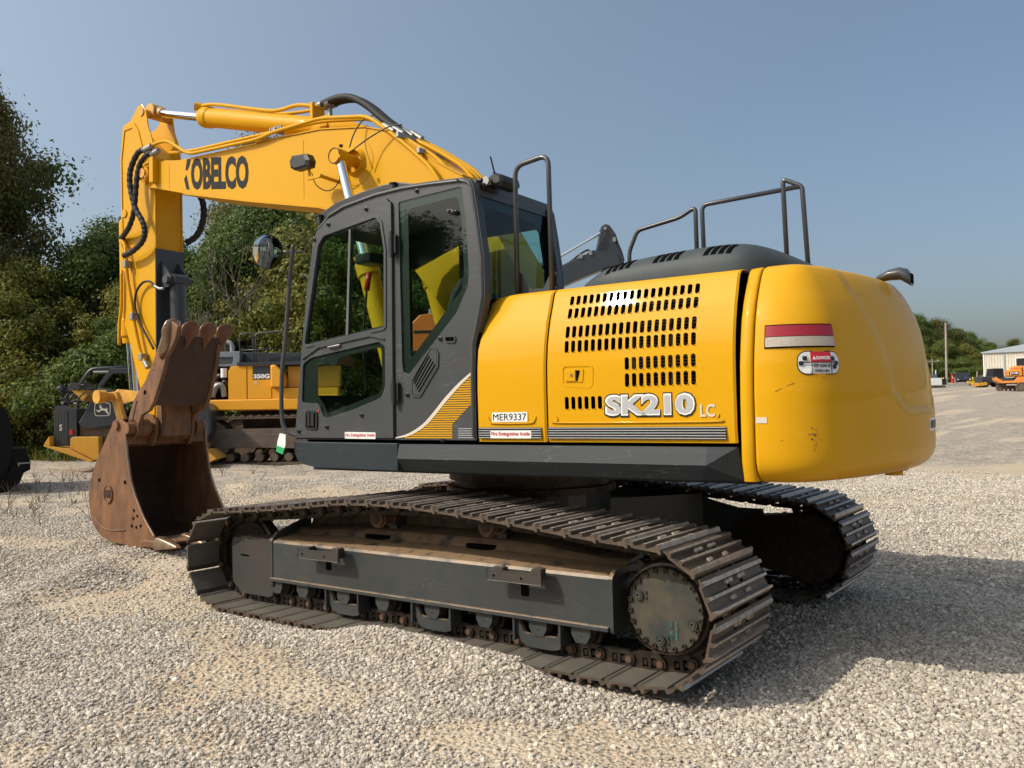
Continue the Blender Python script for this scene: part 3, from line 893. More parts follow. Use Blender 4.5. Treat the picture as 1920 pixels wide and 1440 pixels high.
# centre frame and slewing ring
c = MB()
for sx in (-1, 1):
    for sy in (-1, 1):
        c.prism([(sx*.15, sy*.25), (sx*.42, sy*.12), (sx*1.0, sy*.98), (sx*.55, sy*1.03)], 2, .50, .78)
c.prism([(.62*math.cos(2*PI*k/24), .62*math.sin(2*PI*k/24)) for k in range(24)], 2, .42, .86)
c.build('centre_frame', m_frame, ex)
c = MB(); c.lathe((.0, 0, .86), (0, 0, 1), [(0, 0), (0, .66), (.05, .66), (.05, .60), (.10, .60), (.10, .64), (.16, .64), (.235, .64), (.235, 0)], 48)
c.build('slewing_ring', m_link, ex)
c = MB(); c.cyl((1.00, .55, .985), (1.00, .80, .985), .07, n=18); c.box(.86, .98, .58, .78, .90, 1.06)
c.build('grease_catcher', m_link, ex)
# ------------------------------------------------------------------ house: decks and skirts (upper frame, rotated by PH)
YN = -1.36     # near side plane
U = True
d = MB()
d.box(-1.15, 2.22, -1.20, 1.30, 1.07, 1.25)
d.box(.50, 2.40, -1.18, 1.30, 1.25, 1.30)
d.build('turning_frame', m_dark2 if False else m_dgrey, ex, U)
# front skirt plate under the cab, curved up at its nose
s = MB()
prof = [(-1.182, 1.284), (-1.178, 1.20), (-1.145, 1.15), (-1.075, 1.118), (-.92, 1.097), (-.172, 1.092), (-.172, 1.278)]
s.prism(prof, 1, YN, YN+.03)
s.build('side_skirt', m_dgrey, ex, U, bevel=.006)
# long folded skirt: upper face leans out, lower face tucks in, chamfered rear end
s = MB()
za, zb, zc = 1.272, 1.176, 1.092
rows = [[Vector((-.166, YN+.012, za)), Vector((-.166, YN-.014, zb)), Vector((-.166, YN+.05, zc))],
        [Vector((1.985, YN+.012, za)), Vector((1.985, YN-.014, zb)), Vector((1.93, YN+.05, zc))]]
s.grid(rows, False)
# chamfered rear end: triangle-like facets
A = Vector((1.985, YN-.014, zb)); B = Vector((1.985, YN+.012, za)); C2 = Vector((2.145, YN+.030, za)); D = Vector((2.150, YN+.10, zc)); E2 = Vector((1.93, YN+.05, zc))
B2 = Vector((2.055, YN+.015, za))
s.quad([A, B, B2]) if False else None
s.quad([B, A, C2]); s.quad([A, D, C2]); s.quad([A, E2, D])
# top return and thickness
s.quad([rows[0][0], rows[1][0], Vector((1.985, YN+.10, za)), Vector((-.166, YN+.10, za))])
s.quad([B, C2, Vector((2.14, YN+.12, za)), Vector((1.985, YN+.10, za))])
s.quad([rows[0][2], Vector((-.166, YN+.3, zc)), Vector((1.9, YN+.3, zc)), rows[1][2]])
s.quad([C2, D, Vector((2.15, YN+.25, zc)), Vector((2.145, YN+.25, za))])
s.build('side_skirt', m_dgrey, ex, U)
# black filler sheets standing for the shade behind doors / seams
s = MB(); s.box(.46, 2.14, -1.19, -1.10, 1.25, 2.195); s.box(.46, .50, -1.33, -1.14, 1.29, 2.0)
s.box(2.20, 2.23, -1.25, -1.0, 1.12, 1.9)
s.build('engine_bay_shade', m_dark, ex, U)
# radiator core seen through louvres
s = MB()
for k in range(28): s.box(1.55, 2.02, -1.242, -1.236, 1.58+k*.018, 1.588+k*.018)
s.box(1.50, 1.53, -1.25, -1.22, 1.45, 2.1); s.box(1.75, 1.76, -1.25, -1.22, 1.45, 2.1)
s.build('radiator_core', m_link, ex, U)

# ------------------------------------------------------------------ side doors with louvres
PROF = [(1.293, -1.352), (1.36, -1.360), (1.60, -1.364), (1.75, -1.361), (1.86, -1.350), (1.93, -1.336), (2.02, -1.312), (2.10, -1.283), (2.16, -1.262), (2.19, -1.246), (2.205, -1.225), (2.212, -1.19), (2.215, -1.14)]
def yprof(z):
    for (z0, y0), (z1, y1) in zip(PROF, PROF[1:]):
        if z <= z1:
            return y0+(y1-y0)*(z-z0)/(z1-z0)
    return PROF[-1][1]
def louvre_rects():
    R = []
    p = .0434
    def row(z0, z1, k0, k1, lean=0.0, xs=1.145):
        for k in range(k0, k1): R.append((xs+k*p-.0135+lean, xs+k*p+.0135+lean, z0, z1))
    row(2.094, 2.151, 0, 19); row(2.013, 2.076, 0, 19)
    row(1.897, 1.968, 0, 19); row(1.811, 1.882, 0, 19)
    row(1.696, 1.767, 9, 19); row(1.601, 1.677, 9, 19); row(1.481, 1.556, 0, 6)
    return R
def louvred_panel(name, x0, x1, rects, chamfer=False):
    xs = {x0, x1, x0+.012, x1-.012}; zs = {p[0] for p in PROF}
    for a, b, c, e in rects:
        xs |= {a, b}; zs |= {c, e}
    xs |= {x0+(x1-x0)*k/6 for k in range(7)}
    zs |= {1.45, 1.52, 1.98}
    xs = sorted(xs); zs = sorted(zs)
    X = [xs[0]]
    for v in xs[1:]:
        if v-X[-1] > 1e-4: X.append(v)
    Z = [zs[0]]
    for v in zs[1:]:
        if v-Z[-1] > 1e-4: Z.append(v)
    mb = MB(); V = {}
    def pt(i, j):
        if (i, j) not in V:
            x, z = X[i], Z[j]; y = yprof(z)
            e = min(x-x0, x1-x)
            if e < .006: y += .010
            if chamfer:
                # front upper corner cut back
                t = (z-1.86)/(2.19-1.86)
                lim = x0+.20*max(0, t)
                if x < lim: y += (lim-x)*.38
            V[(i, j)] = mb.bm.verts.new((x, y, z))
        return V[(i, j)]
    for j in range(len(Z)-1):
        for i in range(len(X)-1):
            cx, cz = (X[i]+X[i+1])/2, (Z[j]+Z[j+1])/2
            inside = any(a < cx < b and c < cz < e for a, b, c, e in rects)
            if not inside: mb.face([pt(i, j), pt(i+1, j), pt(i+1, j+1), pt(i, j+1)], True)
    # rounded slot corners
    for a, b, c, e in rects:
        q = .009
        for (xx, sx) in ((a, 1), (b, -1)):
            for (zz, sz) in ((c, 1), (e, -1)):
                mb.face([mb.bm.verts.new((xx, yprof(zz), zz)), mb.bm.verts.new((xx+sx*q, yprof(zz), zz)), mb.bm.verts.new((xx, yprof(zz+sz*q), zz+sz*q))])
    o = mb.build(name, m_yel, ex, U, recalc=False)
    sm = o.modifiers.new('sheet', 'SOLIDIFY'); sm.thickness = .004; sm.offset = -1
    es = o.modifiers.new('split', 'EDGE_SPLIT'); es.split_angle = math.radians(22)
    return o
p1_ = louvred_panel('service_door', .497, 1.000, [], True)
p2_ = louvred_panel('engine_door', 1.010, 2.153, louvre_rects())
# raised pressed border lines near the bottom of both doors
for nm, par, a, b in (('pressed_rib', p1_, .58, .93), ('pressed_rib', p2_, 1.07, 2.06)):
    r = MB()
    path = [(a, -1.362, 1.445), (a+.012, -1.365, 1.420), (a+.05, -1.3655, 1.406), (b-.05, -1.3655, 1.406), (b-.012, -1.365, 1.420), (b, -1.362, 1.445)]
    r.tube(path, .006, 6, True, 5)
    r.build(nm, m_yel, par)
# latch
l = MB()
pts = roundpoly([(1.115, 1.615), (1.32, 1.600), (1.325, 1.735), (1.115, 1.742)], .035, 5)
l.prism(pts, 1, -1.3655, -1.3625, [inset(pts, .010)])
pts2 = roundpoly([(1.14, 1.64), (1.255, 1.637), (1.262, 1.716), (1.14, 1.716)], .008, 2)
l.prism(pts2, 1, -1.3672, -1.3625)
l.mi = 1
l.prism([(1.213, 1.645), (1.222, 1.643), (1.240, 1.705), (1.213, 1.708)], 1, -1.3690, -1.3674)
l.mi = 2; l.cyl((1.188, -1.3668, 1.678), (1.188, -1.3725, 1.678), .012, n=14)
l.mi = 0; l.box(1.145, 1.21, -1.3725, -1.3675, 1.645, 1.71, .002)
l.build('door_latch', [m_yel, m_dark, m_zinc], p2_)
# louvre edge linings are the sheet itself; stripes
def stripes(x0, x1, par):
    s = MB()
    s.box(x0, x1, -1.3668, -1.3646, 1.312, 1.380)
    s.build('stripe_decal', m_slate, par)
    s = MB()
    for k in range(5):
        z = 1.316+k*.0143
        s.box(x0+.002, x1-.002, -1.3676, -1.3670, z, z+.0042)
    s.build('stripe_lines', m_silver, par)
stripes(.507, .970, p1_); stripes(1.014, 2.098, p2_)
def decal(x0, x1, z0, z1, y, mat, par, name, r=.006, th=.0012):
    s = MB(); s.prism(roundpoly([(x0, z0), (x1, z0), (x1, z1), (x0, z1)], r, 3), 1, y-th, y)
    return s.build(name, mat, par)
fe = decal(.600, .898, 1.314, 1.361, -1.3682, m_white, p1_, 'warning_label')
text('Fire Extinguisher Inside', 'label_print', m_redp, p1_, .607, .890, 1.324, 1.354, -1.3700, bold=.012)
decal(.612, .872, 1.414, 1.472, -1.3655, m_white, p1_, 'asset_label', .004)
text('MER9337', 'label_print', m_black, p1_, .620, .864, 1.423, 1.464, -1.3672)
# model name: dark outline, white rim, grey core
for txt, x0, x1 in (('SK210', 1.408, 1.922),):
    text(txt, 'model_outline', m_black, p2_, x0-.020, x1+.016, 1.434-.003, 1.568, -1.3650, bold=.085, depth=.0010)
    text(txt, 'model_rim', m_white, p2_, x0-.012, x1+.009, 1.441, 1.561, -1.3664, bold=.062, depth=.0010)
    text(txt, 'model_lettering', m_silver, p2_, x0, x1, 1.451, 1.551, -1.3678, bold=.036, depth=.0010)
text('LC', 'model_lettering', m_cream, p2_, 1.958, 2.040, 1.430, 1.498, -1.3650, bold=.025)

# ------------------------------------------------------------------ counterweight
def cw_plan():
    "near-side to far-side plan outline as (x, y, nx, ny)"
    R = 2.86; rc = .36
    yc = 1.36-rc
    xc = math.sqrt((R-rc)**2-yc*yc)
    a1 = math.atan2(-yc, xc)
    P = []
    x0 = 2.245
    for k in range(5): P.append((x0+(xc-x0)*k/5, -1.36, 0, -1))
    for k in range(13):
        a = -PI/2+(a1+PI/2)*k/12
        P.append((xc+rc*math.cos(a), -yc+rc*math.sin(a), math.cos(a), math.sin(a)))
    for k in range(1, 48):
        a = a1+(-2*a1)*k/48
        P.append((R*math.cos(a), R*math.sin(a), math.cos(a), math.sin(a)))
    m = [(x, -y, nx_, -ny_) for x, y, nx_, ny_ in reversed(P[:18])]
    return P+m
CWP = cw_plan()
def cw_inset(z):
    K = [(1.085, .16), (1.09, .115), (1.10, .075), (1.125, .040), (1.16, .014), (1.20, .003), (1.26, 0), (1.55, 0), (1.70, .010), (1.81, .028), (1.925, .052), (2.02, .088), (2.10, .130), (2.17, .175), (2.21, .215), (2.228, .27), (2.236, .36)]
    for (z0, a), (z1, b) in zip(K, K[1:]):
        if z <= z1: return a+(b-a)*(z-z0)/(z1-z0)
    return K[-1][1]
def cw_mesh():
    mb = MB()
    zs = [1.085, 1.09, 1.10, 1.11, 1.125, 1.14, 1.16, 1.18, 1.20, 1.23, 1.26, 1.33]+[1.38+.02*k for k in range(12)]+[1.62+.04*k for k in range(10)]+[2.0+.02*k for k in range(10)]+[2.195, 2.21, 2.22, 2.228, 2.232, 2.236]
    rows = []
    for z in zs:
        r = []
        for (x, y, nx_, ny_) in CWP:
            f = 1.0-.20*smooth01((x-2.35)/.4)*smooth01((z-1.5)/.4)
            d = cw_inset(z)*f
            # seam edge rounding at the front end
            if x < 2.252: d += .012
            # recessed rear lid
            yb = .93-.28*smooth01((2.25-z)/.75)
            e1 = smooth01((yb-abs(y))/.045)
            e2 = smooth01((z-1.425-.10*smooth01((abs(y)-yb+.22)/.22))/.035)
            d += .022*e1*e2
            r.append(Vector((x-nx_*d, y-ny_*d, z)))
        rows.append(r)
    R = mb.grid(rows, True)
    for row in (R[0], R[-1]):
        n = len(row)
        for i in range(n//2):
            mb.face([row[i], row[i+1], row[n-2-i], row[n-1-i]]) if i+1 < n-2-i else None
    # front closing walls
    return mb
cw = cw_mesh().build('counterweight', m_yel, ex, U)
# front pillar strip of the counterweight, seam on each side
s = MB()
rows = []
for z in [1.095, 1.10, 1.12, 1.2, 1.35, 1.5, 1.7, 1.81, 1.86, 1.925, 1.98, 2.02, 2.06, 2.10, 2.14, 2.17, 2.20, 2.215, 2.225]:
    ins = cw_inset(z) if z > 1.3 else max(0, .03-(z-1.095)*.3)
    y = -1.362+ins
    rows.append([Vector((2.172, y+.10, z)), Vector((2.172, y+.012, z)), Vector((2.180, y, z)), Vector((2.228, y, z)), Vector((2.238, y+.010, z)), Vector((2.238, y+.10, z))])
s.grid(rows, True)
s.quad([Vector((2.172, -1.30, 1.095)), Vector((2.238, -1.30, 1.095)), Vector((2.238, -1.2, 1.095)), Vector((2.172, -1.2, 1.095))])
s.quad([Vector((2.172, -1.10, 2.225)), Vector((2.238, -1.10, 2.225)), Vector((2.238, -.9, 2.235)), Vector((2.172, -.9, 2.235))])
s.build('counterweight_pillar', m_yel, ex, U)
s = MB(); s.box(2.25, 2.40, -1.1, 1.1, 1.10, 2.18); s.build('counterweight_core', m_dark, ex, U)
# tail lamp follows the corner
def cw_point(u, z, out=0.0):
    "u: distance along the plan outline from its near front end"
    L = 0
    for (x, y, a, b), (x2, y2, a2, b2) in zip(CWP, CWP[1:]):
        l = math.hypot(x2-x, y2-y)
        if L+l >= u:
            t = (u-L)/l
            nx_, ny_ = a+(a2-a)*t, b+(b2-b)*t
            f = 1.0-.20*smooth01((x-2.35)/.4)*smooth01((z-1.5)/.4)
            d = cw_inset(z)*f-out
            return Vector((x+(x2-x)*t-nx_*d, y+(y2-y)*t-ny_*d, z))
        L += l
def cw_patch(mb, u0, u1, z0, z1, out, nu=14, nz=4, back=-.01):
    rows = [[cw_point(u0+(u1-u0)*i/nu, z0+(z1-z0)*j/nz, out) for i in range(nu+1)] for j in range(nz+1)]
    mb.grid(rows, True)
    edge = rows[0]+[r[-1] for r in rows[1:]]+list(reversed(rows[-1][:-1]))+[r[0] for r in reversed(rows[1:-1])]
    par = [(u0+(u1-u0)*i/nu, z0) for i in range(nu+1)]+[(u1, z0+(z1-z0)*j/nz) for j in range(1, nz+1)]+[(u0+(u1-u0)*i/nu, z1) for i in reversed(range(nu))]+[(u0, z0+(z1-z0)*j/nz) for j in reversed(range(1, nz))]
    n = len(edge)
    for i in range(n):
        j = (i+1) % n
        mb.quad([edge[i], edge[j], cw_point(par[j][0], par[j][1], back), cw_point(par[i][0], par[i][1], back)])
t = MB(); cw_patch(t, .055, .445, 1.772, 1.893, .004)
lamp = t.build('tail_lamp', m_dark, cw)
t = MB(); cw_patch(t, .062, .438, 1.832, 1.887, .014); t.build('red_lens', m_lens_red, cw)
t = MB(); cw_patch(t, .062, .438, 1.779, 1.829, .013); t.build('clear_lens', m_lens_white, cw)
# danger label
def cw_disc(u0, u1, z0, z1, out, mat, name, r=None):
    r = r or (z1-z0)/2
    pts = roundpoly([(u0, z0), (u1, z0), (u1, z1), (u0, z1)], r, 8)
    mb = MB()
    top = [mb.bm.verts.new(cw_point(u, z, out)) for u, z in pts]
    cc = mb.bm.verts.new(cw_point((u0+u1)/2, (z0+z1)/2, out))
    bot = [mb.bm.verts.new(cw_point(u, z, 0)) for u, z in pts]
    n = len(pts)
    # strips across for curvature
    for i in range(n):
        mb.face([cc, top[i], top[(i+1) % n]]); mb.face([top[i], bot[i], bot[(i+1) % n], top[(i+1) % n]])
    return mb.build(name, mat, cw)
cw_disc(.218, .462, 1.634, 1.754, .004, m_black, 'danger_label', .058)
cw_disc(.223, .457, 1.639, 1.749, .0062, m_white, 'danger_label_face', .053)
t = MB(); cw_patch(t, .288, .404, 1.694, 1.749, .0085, 4, 2, .006); t.build('danger_panel', m_redp, cw)
def wrap_text(body, mat, u0, u1, z0, z1, out, name='label_print', bold=.02):
    o = text(body, name, mat, None, u0, u1, z0, z1, 0, False, bold=bold, depth=.0)
    me = o.data
    for v in me.vertices: v.co = cw_point(v.co.x, v.co.z, out)
    o.parent = cw
    sm = o.modifiers.new('ink', 'SOLIDIFY'); sm.thickness = .0008
    return o
wrap_text('DANGER', m_white, .318, .398, 1.710, 1.727, .0105)
wrap_text('KEEP CLEAR OF', m_black, .300, .395, 1.671, 1.686, .0082)
wrap_text('SWING AREA', m_black, .308, .390, 1.646, 1.660, .0082)
t = MB()
t.quad([cw_point(.296, 1.710, .0105), cw_point(.314, 1.710, .0105), cw_point(.305, 1.729, .0105)])
t.build('warning_triangle', m_white, cw)
t = MB()
for u, z in ((.258, 1.715), (.415, 1.713), (.238, 1.690), (.438, 1.690), (.425, 1.672)): cw_patch(t, u-.011, u+.011, z-.009, z+.012, .0082, 2, 1, .006)
cw_patch(t, .250, .436, 1.694, 1.698, .0092, 6, 1, .007); cw_patch(t, .291, .294, 1.64, 1.694, .0082, 1, 1, .006); cw_patch(t, .402, .405, 1.64, 1.694, .0082, 1, 1, .006)
t.build('machine_pictogram', m_black, cw)
wrap_text('MER9337', m_black, 1.63, 1.88, 1.325, 1.375, .006)
t = MB(); cw_patch(t, 1.61, 1.90, 1.312, 1.388, .0035, 8, 2); t.build('asset_label', m_white, cw)
t = MB(); cw_patch(t, .01, .065, 1.395, 1.425, .003, 2, 2); t.build('torn_label', m_cream, cw)
# scuffs and scrapes
t = MB()
for (u0, z0, u1, z1, w) in ((.11, 1.552, .20, 1.592, .004), (.13, 1.305, .30, 1.335, .003), (.26, 1.335, .31, 1.338, .003)):
    a = cw_point(u0, z0, .0025); b = cw_point(u1, z1, .0025)
    t.quad([a, b, b+Vector((0, 0, w)), a+Vector((0, 0, w))])
for k in range(15):
    u = .285+random.gauss(0, .014)+.02*(k/15); z = 1.365-.125*k/15+random.gauss(0, .004); w = random.uniform(.002, .007)
    q = roundpoly([(u-w, z-w*.6), (u+w, z-w*.5), (u+w*.7, z+w*.8), (u-w*.8, z+w*.6)], w*.5, 2)
    t.face([t.bm.verts.new(cw_point(a, b, .002)) for a, b in q])
t.build('paint_scuff', M('brown_scuff', (0.16, 0.10, 0.03), 0.7), cw)
# lifting lug under the tail
s = MB(); s.cyl((2.62, .15, 1.03), (2.62, .15, 1.10), .055, n=14); s.box(2.50, 2.70, .10, .20, 1.06, 1.10)
s.build('lug', m_yel, cw)
# rear camera housing on top
s = MB()
rows = []
for k, (x, w, z0, z1) in enumerate(((2.56, .02, 2.232, 2.240), (2.60, .055, 2.232, 2.272), (2.66, .065, 2.235, 2.300), (2.72, .068, 2.232, 2.310), (2.765, .066, 2.200, 2.295), (2.785, .060, 2.185, 2.262))):
    rows.append([Vector((x, w*math.cos(a)*1.0, (z0+z1)/2+(z1-z0)/2*math.sin(a))) for a in [2*PI*i/14 for i in range(14)]])
R = s.grid(rows, True, True); s.face(R[0]); s.face(list(reversed(R[-1])))
s.mi = 1; s.box(2.778, 2.790, -.035, .035, 2.205, 2.262)
s.build('rear_camera', [m_railp, m_dark], ex, U)

# ------------------------------------------------------------------ hood cover (grey, moulded) on top of the engine
def hood():
    mb = MB()
    # stations along x: (x, half profile list of (y,z)) ; near lip at y=-1.17, crown at -0.6
    st = [(1.11, 2.222, 2.235), (1.15, 2.222, 2.275), (1.21, 2.222, 2.330), (1.30, 2.222, 2.362), (1.45, 2.222, 2.385), (1.62, 2.225, 2.398), (1.8, 2.228, 2.407), (1.98, 2.23, 2.41), (2.08, 2.23, 2.405), (2.17, 2.23, 2.385), (2.26, 2.23, 2.345), (2.34, 2.23, 2.295), (2.42, 2.23, 2.245)]
    rows = []
    for x, zb, zt in st:
        h = zt-zb
        ysh = .05*smooth01((1.35-x)/.25)+.28*smooth01((x-2.12)/.32)
        pr = [(-1.165+ysh, zb-.03), (-1.165+ysh, zb+.02*min(1, h/.1)), (-1.152+ysh, zb+h*.46), (-1.115+ysh, zb+h*.72), (-1.04+ysh, zb+h*.89), (-.92+ysh, zb+h*.97), (-.75+ysh*.5, zt), (-.4, zt+.004), (0, zt+.004), (.5, zt), (.9, zb+h*.9), (1.1, zb)]
        rows.append([Vector((x, y, z)) for y, z in pr])
    R = mb.grid(rows, True)
    mb.face(R[0]); mb.face(list(reversed(R[-1])))
    return mb
hd = hood().build('hood_cover', m_hood, ex, U)
sb = hd.modifiers.new('s', 'SUBSURF'); sb.levels = 2; sb.render_levels = 2
bpy.context.view_layer.update()
_dg = bpy.context.evaluated_depsgraph_get()
_ho = hd.evaluated_get(_dg)
def hood_pt(x, y):
    ok, loc, nrm, idx = _ho.ray_cast(Vector((x, y, 3.0)), Vector((0, 0, -1)))
    return loc+nrm*.004 if ok else Vector((x, y, 2.3))
# louvre groups on the near shoulder and ribs between
def hood_z(y, x):
    zt = 2.385+.025*smooth01((x-1.45)/.5)
    zb = 2.224; h = zt-zb
    if y < -1.02: t = (y+1.10)/.08; return zb+h*(.60+.20*t)
    return zb+h*(.80+.14*(y+1.02)/.10)
for g0 in (1.30, 1.605, 1.91):
    s = MB()
    for k in range(4):
        x = g0+k*.043
        pts = []
        for (yy, dx) in ((-1.085, 0), (-.955, .030)):
            pts.append((x+dx, yy))
        ya, yb_ = -1.142, -1.075
        L1 = [hood_pt(x+.023*t/4, ya+(yb_-ya)*t/4) for t in range(5)]
        L2 = [hood_pt(x+.027+.023*t/4, ya+(yb_-ya)*t/4) for t in range(5)]
        for t in range(4):
            s.quad([L1[t], L2[t], L2[t+1], L1[t+1]])
            s.quad([L1[t], L1[t+1], L1[t+1]-Vector((0, 0, .02)), L1[t]-Vector((0, 0, .02))]); s.quad([L2[t], L2[t+1], L2[t+1]-Vector((0, 0, .02)), L2[t]-Vector((0, 0, .02))])
    s.build('hood_louvre', m_dark, hd)
# muffler bulge etc. hidden.  right-hand tank and walkway (beyond the hood)
s = MB(); s.box(-1.1, .9, .60, 1.36, 1.26, 2.05, .04); s.build('tank_and_toolbox', m_yel, ex, U)
s = MB(); s.box(.9, 2.2, .9, 1.355, 1.26, 2.2, .05); s.build('far_side_door', m_yel, ex, U)
s = MB(); s.box(.55, 1.10, -1.10, .9, 1.26, 2.14, .01); s.build('cooler_housing', m_dark, ex, U)
# rails
def rail(pts, r=.0165, name='guard_rail', par=None, mat=None):
    s = MB(); s.tube(pts, r, 10, False)
    return s.build(name, mat or m_railp, par or ex, par is None)
def bend(pts, r, n=5):
    out = [Vector(pts[0])]
    for i in range(1, len(pts)-1):
        a, b, c_ = Vector(pts[i-1]), Vector(pts[i]), Vector(pts[i+1])
        p = b+(a-b).normalized()*min(r, (a-b).length*.45); q = b+(c_-b).normalized()*min(r, (c_-b).length*.45)
        for k in range(n+1):
            t_ = k/n; out.append(p*(1-t_)**2+b*2*t_*(1-t_)+q*t_*t_)
    out.append(Vector(pts[-1]))
    return out
rail(bend([(.655, -1.12, 2.24), (.655, -1.12, 3.045), (.905, -1.12, 3.075), (.915, -1.12, 2.22)], .07))
s = MB()
s.prism(roundpoly([(.625, 2.18), (.94, 2.17), (.94, 2.345), (.895, 2.345), (.835, 2.245), (.74, 2.250), (.675, 2.36), (.625, 2.36)], .015, 3), 1, -1.098, -1.088)
s.mi = 1
for x, z in ((.645, 2.34), (.645, 2.25), (.925, 2.33), (.925, 2.24)): s.cyl((x, -1.098, z), (x, -1.106, z), .011, n=8)
s.build('rail_bracket', [m_railp, m_zinc], ex, U)
rail(bend([(.799, .2, 2.40), (.799, .2, 2.66), (.87, .2, 2.815), (1.215, .2, 2.866), (1.335, .2, 2.925), (1.340, .2, 2.36)], .04))
rail(bend([(1.395, .2, 2.36), (1.385, .2, 2.93), (2.085, .2, 2.952)], .05))
rail(bend([(1.985, .2, 2.30), (1.967, .2, 3.02), (2.095, .2, 2.952), (2.130, .2, 2.20)], .03), name='guard_rail')
# ------------------------------------------------------------------ cab
CABO = [(-1.180, 1.300), (-1.110, 1.85), (-1.040, 2.40), (-.965, 2.735), (-.915, 2.83), (-.80, 2.915), (-.66, 2.957), (-.353, 2.993), (-.1, 3.000), (.12, 2.990), (.400, 2.970), (.462, 2.945), (.488, 2.895), (.520, 2.70), (.556, 2.446), (.558, 2.197), (.520, 2.05), (.478, 1.90), (.471, 1.72), (.471, 1.300)]
DOOR = [(-1.168, 1.312), (-1.100, 1.82), (-1.028, 2.33), (-.945, 2.70), (-.895, 2.80), (-.80, 2.868), (-.557, 2.908), (-.240, 2.925), (-.195, 2.89), (-.196, 2.50), (-.200, 2.2), (-.207, 1.312)]
DG_UP = [(-1.045, 1.985), (-.890, 2.690), (-.835, 2.750), (-.335, 2.812), (-.295, 2.775), (-.262, 2.58), (-.272, 2.062)]
DG_LO = [(-1.088, 1.565), (-1.072, 1.85), (-.98, 1.890), (-.32, 1.965), (-.268, 1.93), (-.272, 1.66), (-.31, 1.585), (-.55, 1.515), (-.86, 1.445), (-.905, 1.535), (-.95, 1.560)]
RSW = [(-.145, 2.895), (.395, 2.915), (.420, 2.70), (.437, 2.36), (.425, 2.27), (.33, 2.11), (-.075, 1.735), (-.125, 1.75), (-.135, 1.82)]
cab = MB()
hole_door = inset(DOOR, -.006)
RSWr = roundpoly(RSW, [.02, .03, .05, .10, .08, .08, .02, .03, .03], 4)
cab.prism(CABO, 1, YN+.018, YN+.045, [hole_door, RSWr])
cab.box(-1.10, -.2, YN+.046, YN+.06, 1.30, 1.33)
# far side plate with two windows
FW = roundpoly([(-1.00, 1.75), (-.86, 2.62), (-.30, 2.80), (.36, 2.80), (.42, 2.40), (.40, 1.75)], .05, 4)
cab.prism(CABO, 1, -.395, -.370, [FW])
# rounded corner strips that run over the outline, and the roof skin
def off(o, d):
    q = inset(o, d); return q
rows = []
path = CABO
offs = [(YN+.018, .020), (YN+.003, .012), (YN-.0, .022), (YN+.012, .004), (YN+.035, .0), (YN+.075, 0.0)]
offs = [(YN+.0175, .030), (YN+.004, .026), (YN+.006, .014), (YN+.018, .004), (YN+.040, -.001), (YN+.085, -.001)]
for y, dd in offs:
    rows.append([Vector((p[0], y, p[1])) for p in inset(path, dd)])
cab.grid(rows, True, False)
offs = [(-.365, .030), (-.368, .014), (-.385, .004), (-.41, -.001), (-.455, -.001)]
rows = [[Vector((p[0], y, p[1])) for p in inset(path, dd)] for y, dd in offs]
cab.grid(rows, True, False)
roof = [p for p in inset(path, -.001)[4:11]]
mid = [YN+.085, -1.1, -.9, -.7, -.455]
cab.grid([[Vector((p[0], y, p[1]+(.012 if 0 < k < 4 else 0))) for p in roof] for k, y in enumerate(mid)], True, False)
cab.grid([[Vector((p[0]*.98, y, p[1]-.05)) for p in roof] for y in (YN+.085, -.455)], False, False)
# rear top header and bottom, front header
cab.box(.435, .475, YN+.06, -.42, 2.86, 2.955)
cab.box(.440, .462, YN+.05, -.40, 1.30, 2.20)
cab.box(-.80, -.76, YN+.06, -.42, 2.86, 2.90)
cab.prism([(-1.185, 1.30), (-1.115, 1.62), (-1.09, 1.62), (-1.15, 1.30)], 1, YN+.06, -.40)
cabo = cab.build('cab', m_grey, ex, U)
# seam shadow line around door is the real gap; door itself
dm = MB()
DU = roundpoly(DG_UP, [.02, .05, .05, .03, .04, .05, .02], 4)
DL = roundpoly(DG_LO, [.03, .05, .03, .05, .03, .08, .06, .03, .05, .03, .02], 4)
dm.prism(roundpoly(DOOR, [.01, 0, 0, 0, .03, .05, 0, .03, .02, 0, 0, .01], 3), 1, YN-.002, YN+.026, [DU, DL])
# raised ribs round the openings
for P_, r_ in ((DU, .010),):
    o1 = inset(P_, -.022); o2 = inset(P_, -.002)
    dm.prism(o1, 1, YN-.009, YN-.0025, [o2])
# sloping moulding below the upper window
dm.prism([(-1.075, 1.900), (-.90, 1.985), (-.40, 2.030), (-.27, 1.985), (-.268, 1.975), (-.40, 2.005), (-.90, 1.955), (-1.07, 1.880)], 1, YN-.014, YN-.0025)
door = dm.build('cab_door', m_grey, cabo, bevel=.002)
g = MB(); g.prism(inset(DU, -.004), 1, YN+.008, YN+.012); g.build('window_pane', m_glass, cabo).name = 'window_pane'
g = MB(); g.prism(inset(DL, -.004), 1, YN+.004, YN+.008); g.build('window_pane', m_glass, cabo)
g = MB()
fr = inset(DL, .035)
g.prism(inset(DL, -.003), 1, YN+.0095, YN+.0115, [roundpoly([(-.93, 1.61), (-.93, 1.83), (-.86, 1.86), (-.31, 1.930), (-.305, 1.67), (-.34, 1.615), (-.84, 1.485), (-.87, 1.55)], .03, 3)])
g.build('window_border', m_black, cabo)
g = MB()
g.prism(inset(DU, -.004), 1, YN+.013, YN+.018, [inset(DU, .014)])
g.prism([(-.635, 2.030), (-.605, 2.033), (-.565, 2.775), (-.590, 2.772)], 1, YN+.0185, YN+.026)
g.build('window_seal', m_rubber, cabo)
g = MB(); g.prism([(-.64, 2.03), (-.618, 2.032), (-.577, 2.774), (-.595, 2.772)], 1, YN+.0035, YN+.0075); g.build('window_sash', m_intl, cabo)
